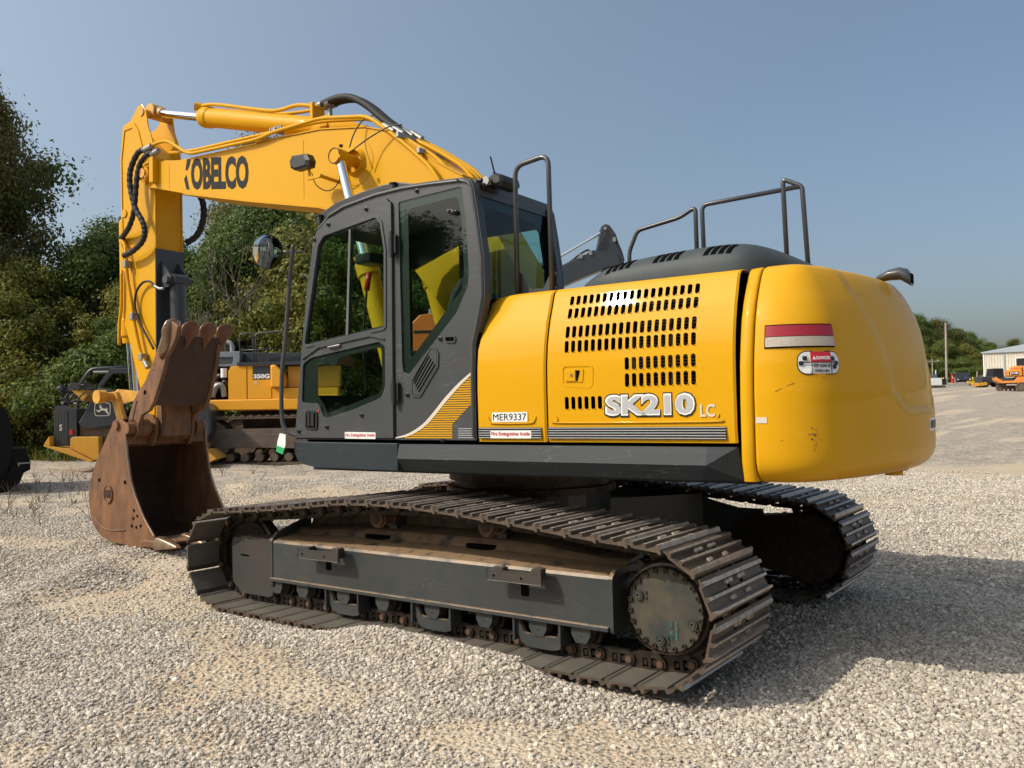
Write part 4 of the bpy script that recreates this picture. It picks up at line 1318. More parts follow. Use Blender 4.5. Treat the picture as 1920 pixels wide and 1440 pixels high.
g = MB(); g.prism(inset(RSWr, -.006), 1, YN+.024, YN+.028); g.build('window_pane', m_glass, cabo)
g = MB()
g.prism(inset(RSWr, -.004), 1, YN+.030, YN+.034, [roundpoly([(-.07, 2.84), (.355, 2.86), (.375, 2.70), (.39, 2.38), (.37, 2.26), (-.062, 1.84), (-.070, 1.9)], .05, 4)])
g.build('window_border', m_black, cabo)
g = MB()
for x in (.300, .335): g.lathe((x, YN+.021, 2.765+(x-.3)*-.3), (0, -1, 0), [(0, .018), (.010, .018), (.014, .010), (.022, .010), (.026, .014), (.034, .012), (.036, 0)], 12)
g.build('window_catch', m_plastic, cabo)
# door handle, hinges, bolts, grille, lock, stickers
h = MB()
hp = roundpoly([(-1.05, 1.375), (-.925, 1.368), (-.922, 1.505), (-1.045, 1.512)], .028, 4)
h.prism(hp, 1, YN-.012, YN-.0025, [inset(hp, .014)])
h.mi = 1; h.prism(inset(hp, .014), 1, YN-.0045, YN-.003)
h.mi = 0; h.box(-.992, -.960, YN-.010, YN-.005, 1.395, 1.49, .002)
h.box(-1.025, -1.000, YN-.012, YN-.005, 1.395, 1.49, .002)
h.build('door_handle', [m_plastic, m_dark], cabo)
h = MB(); h.cyl((-.915, YN-.0025, 1.503), (-.915, YN-.006, 1.503), .009, n=10); h.build('lock_marker', m_red, cabo)
for z in (2.61, 1.62):
    h = MB(); h.cyl((-.183, YN-.016, z-.085), (-.183, YN-.016, z+.085), .0145, n=12)
    h.box(-.215, -.19, YN-.012, YN-.003, z-.06, z+.06, .002); h.box(-.176, -.150, YN-.012, YN+.017, z-.06, z+.06, .002)
    for k in (-.03, .03): h.cyl((-.183, YN-.016, z+k-.002), (-.183, YN-.016, z+k+.002), .0165, n=12)
    h.build('door_hinge', m_plastic, cabo)
h = MB()
for x, z in ((-1.04, 2.48), (-.935, 2.74) , (-.79, 2.83), (-.42, 2.885), (-.56+.07, 1.47), (-.86+.03, 1.39), (-1.12, 1.36), (.02, 2.945), (.37, 2.957), (.195, 1.955), (-.09, 1.60), (.205, 1.30)):
    y = YN-.002 if x < -.2 else YN+.018
    h.lathe((x, y, z), (0, -1, 0), [(0, .016), (.006, .016), (.008, .009), (.020, .008), (.020, 0)], 10)
h.build('clip_stud', m_plastic, cabo)
h = MB(); h.tube([(-.80, YN-.012, 1.955), (-.745, YN-.022, 1.957), (-.68, YN-.012, 1.965)], .007, 8); h.build('window_lever', m_zinc, cabo)
h = MB()
gp = roundpoly([(.115, 1.905), (.155, 1.905), (.185, 1.86), (.178, 1.775), (.02, 1.578), (-.045, 1.582), (-.058, 1.60), (-.055, 1.70)], .03, 4)
h.prism(gp, 1, YN+.010, YN+.0175, [inset(gp, .012)])
h.prism(inset(gp, .016), 1, YN+.012, YN+.0175)
h.mi = 1
for k in range(6):
    z0 = 1.635+.020*k; a = (-.030+.012*k*.6, z0+.01); L_ = .150
    x0_, z0_ = -.035+.006*k+.006*max(0, k-1), 1.690-.018*k
    x1_, z1_ = x0_+.128+.004*k, z0_+.175
    h.prism([(x0_, z0_), (x0_+.008, z0_-.006), (x1_+.008, z1_-.006), (x1_, z1_)], 1, YN+.0105, YN+.0118) if z1_ < 1.90 else None
h.build('vent_grille', [m_grey, m_dark], cabo)
h = MB()
op = roundpoly([(.235, 1.925), (.325, 1.920), (.325, 1.968), (.235, 1.972)], .022, 5)
h.prism(op, 1, YN+.009, YN+.0175, [inset(op, .010)]); h.mi = 1; h.prism(inset(op, .010), 1, YN+.0165, YN+.0175)
h.build('lock_ring', [m_grey, m_dark], cabo)
# swoosh decal: yellow ribbed field and white line
def yb(x):
    pts = [(-.20, 1.312), (-.08, 1.340), (.04, 1.400), (.13, 1.475), (.221, 1.560), (.34, 1.655), (.448, 1.725)]
    for (a, b), (c_, e) in zip(pts, pts[1:]):
        if x <= c_: return b+(e-b)*(x-a)/(c_-a)
    return pts[-1][1]
h = MB()
z = 1.312
while z < 1.70:
    # left end from curve
    xs_ = -.19
    while xs_ < .45 and yb(xs_) < z+.018: xs_ += .004
    xr = .452 if z > 1.535 else (.283+(z-1.395)*(.452-.283)/(1.535-1.395) if z > 1.395 else .283)
    if z < 1.395: xr = .283
    if xs_ < xr-.01: h.box(xs_+.004, xr, YN+.0150, YN+.0172, z, z+.0085)
    z += .0147
h.build('swoosh_decal', m_yel, cabo)
h = MB()
up_ = catmull([Vector((x, z_, 0)) for x, z_ in ((-.203, 1.316), (-.08, 1.345), (.04, 1.405), (.13, 1.480), (.221, 1.566), (.34, 1.662), (.448, 1.732))], 4)
lo_ = catmull([Vector((x, z_, 0)) for x, z_ in ((-.203, 1.309), (-.075, 1.328), (.05, 1.385), (.14, 1.455), (.235, 1.545), (.352, 1.644), (.453, 1.718))], 4)
for a, b, c_, e in zip(up_, up_[1:], lo_, lo_[1:]):
    h.quad([(a.x, YN+.0140, a.y), (b.x, YN+.0140, b.y), (e.x, YN+.0140, e.y), (c_.x, YN+.0140, c_.y)])
sw = h.build('swoosh_line', m_cream, cabo); q = sw.modifiers.new('s', 'SOLIDIFY'); q.thickness = .002; q.offset = 0
h = MB()
for k in range(5): h.box(.33, .462, YN+.0155, YN+.0172, 1.314+k*.0143, 1.3185+k*.0143)
h.build('stripe_lines', m_silver, cabo)
h = MB(); h.prism(roundpoly([(-.655, 1.308), (-.365, 1.306), (-.365, 1.351), (-.655, 1.354)], .006, 3), 1, YN-.0045, YN-.0025); h.build('warning_label', m_white, cabo)
text('Fire Extinguisher Inside', 'label_print', m_redp, cabo, -.648, -.372, 1.316, 1.344, YN-.0048, bold=.012)
# rear window: dark border and pane
rw_o = roundpoly([(YN+.055, 2.20), (YN+.055, 2.865), (-.420, 2.865), (-.420, 2.20)], .02, 3)
rw_i = roundpoly([(YN+.16, 2.10+.14), (YN+.13, 2.70), (YN+.20, 2.80), (-.62, 2.795), (-.475, 2.72), (-.475, 2.24)], .09, 6)
g = MB(); g.prism(rw_o, 0, .462, .466); g.build('window_pane', m_glass2, cabo)
g = MB(); g.prism(rw_o, 0, .455, .4605, [rw_i]); g.build('window_border', m_black, cabo)
# windscreen and far window panes
g = MB(); g.quad([(-1.17, YN+.05, 1.62), (-1.17, -.40, 1.62), (-.80, -.40, 2.88), (-.80, YN+.05, 2.88)])
g = MB()
fp = [(-1.112, 1.63), (-1.042, 2.38), (-.97, 2.70), (-.91, 2.80), (-.79, 2.88)]
g.prism(fp+[(p[0]+.006, p[1]-.002) for p in reversed(fp)], 1, YN+.05, -.40); g.build('windscreen', m_glass, cabo)
g = MB(); g.prism(inset(FW, -.01), 1, -.386, -.382); g.build('window_pane', m_glass, cabo)
# roof hatch / visor
v = MB()
hp_ = [(-1.03, 2.885), (-.96, 2.955), (-.80, 3.010), (-.55, 3.045), (-.35, 3.062), (-.22, 3.060), (-.05, 3.020), (-.08, 3.008), (-.35, 3.018), (-.62, 2.985), (-.83, 2.945), (-.97, 2.885)]
v.prism(hp_, 1, -1.27, -.48)
v.build('roof_visor', m_plastic, cabo, bevel=.012)
v = MB()
for x, z in ((-.245, 3.035), (-.965, 2.915)): v.cyl((x, -1.275, z-.05), (x, -1.275, z+.012), .022, n=12); v.cyl((x, -1.275, z+.012), (x, -1.275, z+.02), .030, n=12)
v.build('visor_mount', m_plastic, cabo)
# rear work lamp, bracket and aerial
w = MB()
rows = []
for y, k in ((-1.20, .6), (-1.185, 1), (-1.00, 1), (-.985, .6)):
    rows.append([Vector((.555+x*k, y, 2.968+z*k)) for x, z in ((-.05, .028), (.0, .038), (.045, .02), (.055, -.02), (.03, -.05), (-.03, -.048), (-.055, -.01))])
R = w.grid(rows, False, True); w.face(R[0]); w.face(R[-1])
w.mi = 1; w.cyl((.50, -1.235, 2.955), (.50, -1.205, 2.955), .028, n=14); w.mi = 0
w.box(.47, .50, -1.25, -1.12, 2.90, 2.94, .004); w.cyl((.49, -1.29, 2.945), (.515, -1.29, 2.945), .014, n=8)
w.build('work_lamp', [m_plastic, m_zinc], cabo)
w = MB(); w.cyl((.53, -1.175, 2.995), (.53, -1.175, 3.02), .010, n=8); w.cyl((.53, -1.175, 3.02), (.52, -1.20, 3.115), .0055, n=8); w.build('aerial', m_plastic, cabo)
# left mirror, bar and hanging tag
mr = MB()
mr.tube(bend([(-1.03, YN-.005, 2.664), (-1.10, YN-.04, 2.664), (-1.112, YN-.06, 2.66)], .02), .008, 8, False)
mr.tube([(-1.105, -1.41, 2.71), (-1.120, -1.41, 2.63), (-1.155, -1.40, 2.484), (-1.225, -1.39, 2.02), (-1.266, -1.39, 1.787), (-1.272, -1.39, 1.473), (-1.235, -1.38, 1.363), (-1.150, -1.345, 1.325)], .0155, 10, True, 5)
mr.tube([(-1.12, -1.41, 2.66), (-1.17, -1.45, 2.67)], .010, 8, False)
mr.build('mirror_bar', m_railp, cabo)
m2 = MB()
MN = Vector((.97, -.12, -.15)).normalized()
MC = Vector((-1.29, -1.49, 2.675))
m2.lathe(MC-MN*.045, MN, [(0, 0), (.002, .03), (.015, .085), (.032, .110), (.045, .125), (.052, .128), (.055, .126)], 32)
m2.mi = 1
m2.lathe(MC+MN*.002, MN, [(0, .123), (.006, .10), (.010, .07), (.0125, .035), (.013, 0)], 32)
for f in m2.bm.faces: f.smooth = True
m2.build('round_mirror', [m_plastic, m_mirror], cabo)
# ---- interior
it = MB()
it.box(-1.10, .43, YN+.06, -.40, 1.25, 1.40)
it.build('cab_floor', m_dark, cabo)
it = MB()
it.box(-.42, .08, -1.13, -.68, 1.62, 1.76, .05)
rows = []
bk = [( .00, 1.72, .24), (.04, 1.9, .25), (.09, 2.1, .25), (.13, 2.28, .22), (.15, 2.38, .15), (.16, 2.40, .10), (.175, 2.48, .12), (.185, 2.54, .115), (.19, 2.56, .08)]
for x, z, w_ in bk:
    rows.append([Vector((x+.055*math.cos(a), -.905+w_*math.sin(a), z)) for a in [2*PI*i/16 for i in range(16)]])
R = it.grid(rows, True, True); it.face(R[0]); it.face(list(reversed(R[-1])))
it.build('driver_seat', m_seat, cabo)
it = MB()
it.box(-.40, .30, -1.24, -1.15, 1.50, 1.90, .03); it.box(-.40, .30, -.66, -.50, 1.50, 1.90, .03); it.box(.1, .43, -1.2, -.42, 1.3, 1.95, .02)
it.build('side_console', m_intl, cabo)
it = MB()
it.tube([(-.62, -1.18, 1.60), (-.64, -1.18, 2.0), (-.61, -1.17, 2.38)], .009, 8)
it.tube([(-.86, -.72, 1.42), (-.77, -.72, 1.95), (-.74, -.72, 2.12)], .010, 8)
it.tube([(-.80, -.82, 1.42), (-.70, -.82, 1.95), (-.68, -.82, 2.10)], .010, 8)
it.tube([(-.35, -1.19, 1.88), (-.35, -1.19, 2.04), (-.37, -1.19, 2.07)], .014, 8)
it.tube(bend([(-1.0, -1.0, 2.05), (-.62, -1.0, 2.09), (-.60, -1.0, 2.02)], .04), .014, 8, False)
it.build('control_levers', m_plastic, cabo)
it = MB(); it.tube([(-.61, -1.17, 2.36), (-.585, -1.17, 2.49)], .020, 10, False); it.build('red_grip', m_red, cabo)
it = MB(); it.box(-.90, -.72, -1.0, -.80, 2.60, 2.68, .02); it.build('sun_visor', m_plastic, cabo)
it = MB(); it.box(-.88, -.83, -.47, -.42, 1.40, 2.80); it.box(-.35, -.30, -.42, -.40, 1.4, 2.8); it.build('inner_trim', m_plastic, cabo)
# hanging white and green tag: lifted away on its own -> separate thing further down

# ------------------------------------------------------------------ boom
YB0, YB1 = -.14, .30
BC = (YB0+YB1)/2
bo = [(-4.93, 4.05), (-4.86, 4.005), (-4.66, 3.955), (-4.21, 3.835), (-3.14, 3.590), (-2.17, 3.386), (-1.65, 3.215), (-1.30, 2.98), (-.75, 2.34), (-.05, 1.62), (.10, 1.58), (.28, 1.66), (.32, 1.80), (.20, 2.15), (-.05, 2.66), (-.509, 3.391), (-.773, 3.548), (-1.119, 3.800), (-1.35, 3.93), (-1.60, 4.01), (-2.154, 4.100), (-3.05, 4.150), (-4.30, 4.205), (-4.45, 4.23), (-4.62, 4.262), (-4.74, 4.25), (-4.93, 4.22), (-4.97, 4.13)]
b = MB()
b.prism([p for p in bo[2:-4]], 1, YB0+.012, YB1-.012)
# side plates are proud of the boom box
b.prism(bo[:2]+bo[2:], 1, YB0, YB0+.0115)
b.prism(bo, 1, YB1-.0115, YB1)
# flanges along the lower and upper edge
lo = [Vector((p[0], 0, p[1])) for p in bo[3:9]]
boom = b.build('boom', m_yel_boom, ex, U, bevel=.004)
f = MB()
for P_, dz in ((bo[3:8], -.013), (bo[15:22], .013)):
    for (xa, za), (xb, zb) in zip(P_, P_[1:]):
        n = Vector((-(zb-za), 0, xb-xa)).normalized()
        if n.z*dz < 0: n = -n
        q = [Vector((xa, 0, za)), Vector((xb, 0, zb)), Vector((xb, 0, zb))+n*.011, Vector((xa, 0, za))+n*.011]
        f.prism([(v.x, v.z) for v in q], 1, YB0-.012, YB1+.012)
f.build('boom_flange', m_yel_boom, boom)
# pins and bosses
def boss(name, x, z, r, y0, y1, par, mat=None, cap=True, up_=False):
    s = MB(); s.lathe((x, y0, z), (0, 1, 0), [(0, 0), (0, r*.62), (.004, r*.62), (.004, r*.70), (0, r*.74), (0, r), (y1-y0, r), (y1-y0, 0)], 24)
    return s.build(name, mat or m_yel_boom, par)
boss('pin_boss', -4.86, 4.149, .085, YB0-.055, YB0-.001, boom)
s = MB(); s.cyl((-4.86, YB0-.075, 4.149), (-4.86, YB0-.056, 4.149), .052, n=18); s.box(-4.88, -4.80, YB0-.066, YB0-.052, 4.09, 4.125); s.build('pin', m_yel_worn, boom)
# weld seam / plate line
s = MB()
for x in (-4.47, -2.38): s.box(x-.003, x+.003, YB0-.0030, YB0-.0005, 3.93 if x < -4 else 3.50, 4.19 if x < -4 else 4.05)
s.build('weld_bead', m_yel_boom, boom)
# lettering on the boom, worn at the K
tt = text('OBELCO', 'boom_lettering', m_slate, boom, -4.085, -3.165, 3.80, 4.135, YB0-.0008, bold=.045, depth=.0022)
for v in tt.data.vertices: v.co.z += -(v.co.x+3.6)*.150-.035+.015
s = MB()
for q in ([(-4.19, 3.975), (-4.13, 4.165), (-4.095, 4.165), (-4.155, 3.975)][::1] if False else [(-4.180, 4.075), (-4.150, 4.190), (-4.085, 4.180), (-4.115, 4.110), (-4.150, 4.070)],
          [(-4.205, 3.985), (-4.165, 4.025), (-4.115, 3.86), (-4.165, 3.872)]):
    s.prism(q, 1, YB0-.0030, YB0-.0008)
s.build('boom_lettering', m_slate, boom)
# arm cylinder on top
RC0 = Vector((-5.03, BC, 4.93)); RC1 = Vector((-2.20, BC, 4.175))
dv = (RC1-RC0).normalized()
Lc = (RC1-RC0).length
s = MB(); s.lathe(RC0+dv*.90, dv, [(0, 0), (0, .105), (.03, .112), (.13, .112), (.14, .100), (.17, .100), (Lc-1.10, .098), (Lc-1.05, .085), (Lc-1.0, .07), (Lc-1.0, 0)], 32)
for f_ in s.bm.faces: f_.smooth = True
s.build('arm_cylinder', m_yel_boom, boom, bevel=.006)
s = MB(); s.cyl(RC0+dv*.06, RC0+dv*.92, .046, n=24); s.build('cylinder_rod', m_chrome, boom)
s = MB(); s.cyl(RC0+Vector((0, -.085, 0)), RC0+Vector((0, .085, 0)), .085, n=20); s.cyl(RC0+dv*.04, RC0+dv*.14, .07, .055, n=18); s.build('rod_eye', m_yel_worn, boom)
s = MB()
for y in (BC-.115, BC+.095): s.prism([(-2.52, 4.10), (-2.36, 4.20), (-2.27, 4.275), (-2.17, 4.275), (-1.98, 4.20), (-1.60, 4.04), (-1.62, 3.99), (-2.5, 4.06)], 1, y, y+.022)
s.lathe((-2.20, BC-.135, 4.175), (0, 1, 0), [(0, 0), (0, .045), (.27, .045), (.27, 0)], 18)
s.build('cylinder_bracket', m_yel_boom, boom)
# feed pipes along the arm cylinder
s = MB()
s.tube([(-4.16, BC-.05, 4.80), (-3.9, BC-.05, 4.765), (-3.25, BC-.04, 4.575), (-2.95, BC-.04, 4.50), (-2.66, BC-.04, 4.49), (-2.45, BC-.04, 4.44), (-2.30, BC-.04, 4.42)], .020, 8)
s.tube([(-4.12, BC+.05, 4.79), (-3.2, BC+.05, 4.55), (-2.8, BC+.05, 4.47), (-2.3, BC+.05, 4.42)], .018, 8)
s.box(-2.44, -2.40, BC-.08, BC+.08, 4.25, 4.46, .006)
s.cyl((-4.19, BC-.10, 4.795), (-4.13, BC-.02, 4.785), .045, n=12)
s.build('feed_pipe', m_yel_boom, boom)
s = MB()
for dy in (-.05, .03):
    s.tube([(-2.30, BC+dy, 4.42), (-2.12, BC+dy, 4.435), (-1.92, BC+dy, 4.40), (-1.72, BC+dy, 4.28), (-1.52, BC+dy, 4.11), (-1.32, BC+dy, 3.96), (-1.22, BC+dy, 3.88)], .033, 10)
s.build('black_hose', m_rubber, boom)
s = MB()
for dy in (-.05, .03): s.cyl((-2.34, BC+dy, 4.42), (-2.20, BC+dy, 4.42), .030, n=10)
s.box(-2.26, -2.235, BC-.02, BC+.02, 4.28, 4.40)
s.build('hose_fitting', m_zinc, boom)
# pipes on the near side of the boom top
s = MB()
YP = -.165
s.tube(bend([(-4.78, YP-.02, 4.405), (-4.68, YP-.02, 4.44), (-4.44, YP-.02, 4.435), (-4.06, YP-.02, 4.215), (-2.98, YP-.02, 4.160), (-2.74, YP-.02, 4.185), (-2.10, YP-.02, 4.185), (-1.52, YP-.01, 4.085), (-1.25, YP-.01, 3.885), (-1.05, YP-.01, 3.72), (-.80, YP-.02, 3.50), (-.62, YP-.03, 3.22), (-.50, YP-.03, 2.9), (-.1, YP-.03, 2.3)], .10), .0185, 8, False)
s.tube(bend([(-4.50, YP+.06, 4.33), (-4.1, YP+.06, 4.28), (-2.6, YP+.06, 4.215), (-2.15, YP+.06, 4.19), (-1.55, YP+.06, 4.09), (-1.22, YP+.06, 3.88), (-.80, YP+.06, 3.60), (-.50, YP+.06, 3.28), (-.35, YP+.06, 2.9), (0, YP+.06, 2.3)], .10), .0185, 8, False)
for k, dy in enumerate((.20, .29, .38)):
    s.tube(bend([(-1.42+.03*k, YP+dy, 3.99), (-.98, YP+dy, 3.76), (-.62, YP+dy, 3.52), (-.40, YP+dy, 3.22), (-.20, YP+dy, 2.8), (.05, YP+dy, 2.35)], .12), .0185, 8, False)
s.build('hydraulic_pipe', m_yel_boom, boom)
s = MB()
for x, z in ((-2.72, 4.21), (-1.16, 3.86), (-.93, 3.68)):
    s.box(x-.016, x+.016, YP-.035, YP+.085 if x < -2 else YP+.40, z-.035, z+.012, .004)
for k in range(6): s.box(-2.71-.03*k, -2.695-.03*k, YP+.03, YP+.05, 4.23, 4.26)
for k, dy in enumerate((.02, .12, .22, .32)): s.cyl((-1.36+.02*k, YP+dy, 3.98), (-1.24+.02*k, YP+dy, 3.90), .027, n=10)
s.build('pipe_clamp', m_zinc, boom)
# lift cylinders either side
for y in (YB0-.21, YB1+.21):
    s = MB(); o_ = -1 if y < 0 else 1
    s.cyl((-1.70, y-.06, 3.715), (-1.70, y+.06, 3.715), .072, n=20)
    s.cyl((-1.70, (YB0 if o_ < 0 else YB1), 3.715), (-1.70, y, 3.715), .05, n=16)
    s.build('rod_eye', m_yel_boom, boom)
    s = MB(); s.tube([(-1.70+.066*math.cos(a), y-.062, 3.715+.066*math.sin(a)) for a in [2*PI*k/20*.93 for k in range(21)]], .004, 6, False)
    s.cyl((-1.62, y-.05, 3.80), (-1.63, y-.05, 3.775), .016, n=8); s.build('grease_ring', m_plastic, boom)
    p0 = Vector((-1.68, y, 3.66)); p1 = Vector((-1.02, y, 1.55)); dd = (p1-p0).normalized()
    s = MB(); s.cyl(p0, p0+dd*1.05, .043, n=20); s.build('cylinder_rod', m_chrome, boom)
    s = MB(); s.lathe(p0+dd*.93, dd, [(0, 0), (0, .09), (.04, .10), (.14, .10), (.15, .085), (1.2, .085), (1.25, 0)], 24)
    for k in range(8): s.cyl(p0+dd*.93+Vector((.085*math.cos(k*.785), .085*math.sin(k*.785), 0)), p0+dd*.90+Vector((.085*math.cos(k*.785), .085*math.sin(k*.785), 0)), .011, n=6)
    s.build('lift_cylinder', m_yel_boom, boom)
# round boss on the near boom face with grease hoses
s = MB(); s.lathe((-1.70, YB0-.001, 3.715), (0, -1, 0), [(0, .21), (.003, .205), (.006, .13), (.02, .12), (.05, .10)], 32); s.build('boom_boss', m_yel_boom, boom)
s = MB()
s.tube([(-1.62, -.30, 3.80), (-1.64, -.22, 3.95), (-1.57, -.18, 4.06), (-1.45, -.17, 4.08)], .0065, 6)
s.tube([(-1.60, -.30, 3.76), (-1.45, -.24, 3.86), (-1.25, -.20, 3.93), (-1.13, -.17, 3.93)], .0065, 6)
s.tube([(-1.75, -.25, 3.62), (-1.90, -.20, 3.52), (-2.02, -.20, 3.50), (-2.10, -.25, 3.56), (-2.10, -.30, 3.66)], .005, 6)
s.build('grease_hose', m_plastic, boom)
# boom work lamp
s = MB()
LC_ = Vector((-2.08, -.42, 3.71))
pts = [(-.12, .035), (-.09, .075), (.10, .060), (.135, .0), (.12, -.055), (-.06, -.060), (-.11, -.03)]
rows = []
for y, k in ((-.06, .72), (-.045, 1.0), (.03, 1.0), (.06, .6)):
    rows.append([LC_+Vector((x*k, y, z*k)) for x, z in pts])
R = s.grid(rows, False, True); s.face(R[0]); s.face(R[-1])
s.build('work_lamp', m_plastic, boom)
s = MB(); s.cyl(LC_+Vector((.06, .02, -.06)), LC_+Vector((.06, .02, -.13)), .012, n=8); s.box(-2.04, -1.86, -.41, -.39, 3.555, 3.585, .003); s.cyl((-1.88, -.42, 3.57), (-1.88, YB0-.001, 3.56), .016, n=10)
s.cyl((-1.88, YB0-.012, 3.56), (-1.88, YB0-.001, 3.56), .03, n=12)
s.build('lamp_bracket', m_yel_boom, boom)

# ------------------------------------------------------------------ arm
YA0, YA1 = -.09, .255
AC = (YA0+YA1)/2
arm_o = [(-5.045, 4.985), (-5.12, 4.975), (-5.20, 4.90), (-5.26, 4.84), (-5.405, 4.81), (-5.43, 4.70), (-5.465, 4.43), (-5.46, 3.90), (-5.425, 2.58), (-5.29, 2.276), (-5.16, 1.92), (-5.02, 1.55), (-4.93, 1.36), (-4.90, 1.27), (-4.84, 1.235), (-4.76, 1.27), (-4.73, 1.36), (-4.80, 1.66), (-4.81, 2.42), (-4.80, 3.30), (-4.805, 4.05), (-4.80, 4.30), (-4.85, 4.55), (-4.93, 4.72), (-4.965, 4.90)]
a = MB()
a.prism(arm_o, 1, YA0, YA0+.0145)
a.prism(arm_o, 1, YA1-.0145, YA1)
a.prism([(-5.395, 4.78), (-5.45, 4.43), (-5.445, 3.90), (-5.412, 2.58), (-5.28, 2.30), (-5.14, 1.92), (-5.00, 1.55), (-4.86, 1.30), (-4.80, 1.30), (-4.818, 1.66), (-4.826, 2.42), (-4.816, 3.30), (-4.820, 4.05), (-4.83, 4.35)], 1, YA0+.015, YA1-.015)
arm = a.build('arm', m_yel_boom, ex, U, bevel=.004)
s = MB()
s.cyl((-5.04, YA0-.012, 4.895), (-5.04, YA1+.012, 4.895), .045, n=18)
s.build('pin', m_yel_worn, arm)
# raised reinforcement plates on the near face
s = MB()
s.prism([(-5.40, 4.79), (-5.18, 4.80), (-5.10, 4.70), (-4.95, 4.30), (-4.99, 4.28), (-5.14, 4.66), (-5.22, 4.75), (-5.37, 4.745), (-5.43, 4.43), (-5.425, 3.9), (-5.405, 3.2), (-5.42, 3.2), (-5.445, 3.9), (-5.45, 4.43)], 1, YA0-.010, YA0-.001)
s.cyl((-5.385, YA0-.014, 3.80), (-5.385, YA0-.001, 3.80), .045, n=16)
s.prism([(-4.99, 2.02), (-4.83, 2.02), (-4.83, 1.38), (-4.92, 1.38)], 1, YA0-.012, YA0-.001)
s.build('reinforcing_plate', m_yel_boom, arm)
# grey repainted patch and thumb cylinder bracket on the machine-side face of the arm
s = MB()
s.box(-4.812, -4.794, YA0-.002, YA1+.002, 2.05, 3.33)
s.build('grey_panel', m_jdgrey, arm)
s = MB(); s.prism([(-4.792, 2.04), (-4.775, 2.04), (-4.70, 1.50), (-4.70, 1.27), (-4.80, 1.22), (-4.792, 1.50)], 1, YA0-.01, YA1+.01); s.build('wear_plate', m_rust, arm)
s = MB()
for y in (AC-.115, AC+.095): s.prism([(-4.793, 3.20), (-4.70, 3.10), (-4.62, 3.02), (-4.60, 2.94), (-4.66, 2.90), (-4.793, 2.90)], 1, y, y+.022)
s.cyl((-4.66, AC-.16, 2.975), (-4.66, AC+.16, 2.975), .045, n=18)
s.cyl((-4.66, AC-.085, 2.975), (-4.66, AC+.085, 2.975), .075, n=18)
s.build('thumb_cylinder_bracket', m_jdgrey, arm)
s = MB(); s.lathe((-4.66, AC, 2.95), (.02, 0, -1), [(0, 0), (.02, .083), (.9, .083), (.92, .095), (1.02, .095), (1.02, .05), (1.3, .045), (1.3, 0)], 28); s.build('thumb_cylinder', m_jdgrey, arm)
s = MB(); s.tube([(-4.60, YA0-.04, 2.865), (-4.70, YA0-.06, 2.875), (-4.83, YA0-.05, 2.96), (-4.98, YA0-.05, 2.96), (-5.10, YA0-.05, 2.86), (-5.12, YA0-.05, 2.72), (-5.05, YA0-.05, 2.55), (-4.88, YA0-.05, 2.34), (-4.78, YA0-.05, 2.22)], .013, 8); s.build('grease_hose', m_rubber, arm)
s = MB(); s.tube([(-4.60, YA0-.04, 2.865), (-4.66, YA0-.055, 2.868), (-4.74, YA0-.058, 2.905)], .016, 8); s.build('hose_fitting', m_zinc, arm)
# ribbed hoses boom to arm
s = MB()
s.tube([(-4.80, -.20, 4.395), (-4.92, -.21, 4.39), (-5.04, -.22, 4.25), (-5.06, -.23, 4.10), (-5.02, -.23, 3.92), (-4.96, -.22, 3.76), (-4.86, -.21, 3.62), (-4.83, -.20, 3.50), (-4.88, -.20, 3.40), (-5.05, -.20, 3.32), (-5.24, -.19, 3.29)], .031, 10, True, 5, ribs=.022)
s.tube([(-4.66, -.19, 4.335), (-4.76, -.20, 4.34), (-4.89, -.21, 4.26), (-4.94, -.22, 4.10), (-4.97, -.22, 3.90), (-5.02, -.21, 3.74), (-5.12, -.20, 3.60), (-5.28, -.16, 3.54), (-5.42, -.12, 3.51)], .029, 10, True, 5, ribs=.022)
s.build('ribbed_hose', m_rubber, arm)
s = MB(); s.tube([(-4.75, .42, 4.05), (-4.66, .42, 3.90), (-4.66, .42, 3.72), (-4.74, .40, 3.55), (-4.86, .34, 3.46)], .036, 10, True, 5, ribs=.022); s.build('ribbed_hose', m_rubber, arm)
s = MB()
s.box(-4.83, -4.75, -.20, -.13, 4.24, 4.40, .006); s.box(-4.73, -4.66, -.21, -.12, 4.02, 4.30, .006)
s.build('hose_bracket', m_yel_boom, boom)
s = MB(); s.cyl((-4.83, -.20, 4.395), (-4.70, -.19, 4.42), .034, n=12); s.cyl((-4.70, -.19, 4.33), (-4.58, -.19, 4.35), .030, n=12); s.build('hose_fitting', m_zinc, boom)
# bucket cylinder on the front of the arm, pipes along the near edge
s = MB(); s.lathe((-5.60, AC, 3.80), (.02, 0, -1), [(0, 0), (0, .07), (.05, .10), (1.18, .10), (1.20, .112), (1.38, .112), (1.40, .09), (1.46, .085), (1.46, 0)], 28); s.build('bucket_cylinder', m_yel_boom, arm)
s = MB(); s.cyl((-5.57, AC, 2.40), (-5.50, AC, 1.74), .050, n=20); s.build('cylinder_rod', m_chrome, arm)
s = MB()
s.tube([(-5.40, -.13, 3.50), (-5.32, -.13, 3.42), (-5.27, -.15, 3.27), (-5.25, -.15, 3.05), (-5.16, -.15, 2.72), (-5.13, -.15, 2.55), (-5.02, -.15, 2.22), (-4.93, -.15, 2.09)], .022, 8)
s.tube([(-5.41, -.12, 3.15), (-5.42, -.12, 2.75), (-5.46, -.12, 2.55), (-5.47, -.12, 2.30)], .018, 8)
s.tube([(-5.44, -.12, 3.50), (-5.36, -.13, 3.38), (-5.33, -.13, 3.32)], .014, 8)
s.build('hydraulic_pipe', m_yel_boom, arm)
s = MB()
for x, z in ((-5.27, 3.20), (-5.145, 2.60), (-4.975, 2.14)): s.box(x-.03, x+.03, -.18, -.10, z-.04, z+.04, .005)
s.cyl((-4.93, -.15, 2.09), (-4.87, -.15, 2.02), .028, n=10)
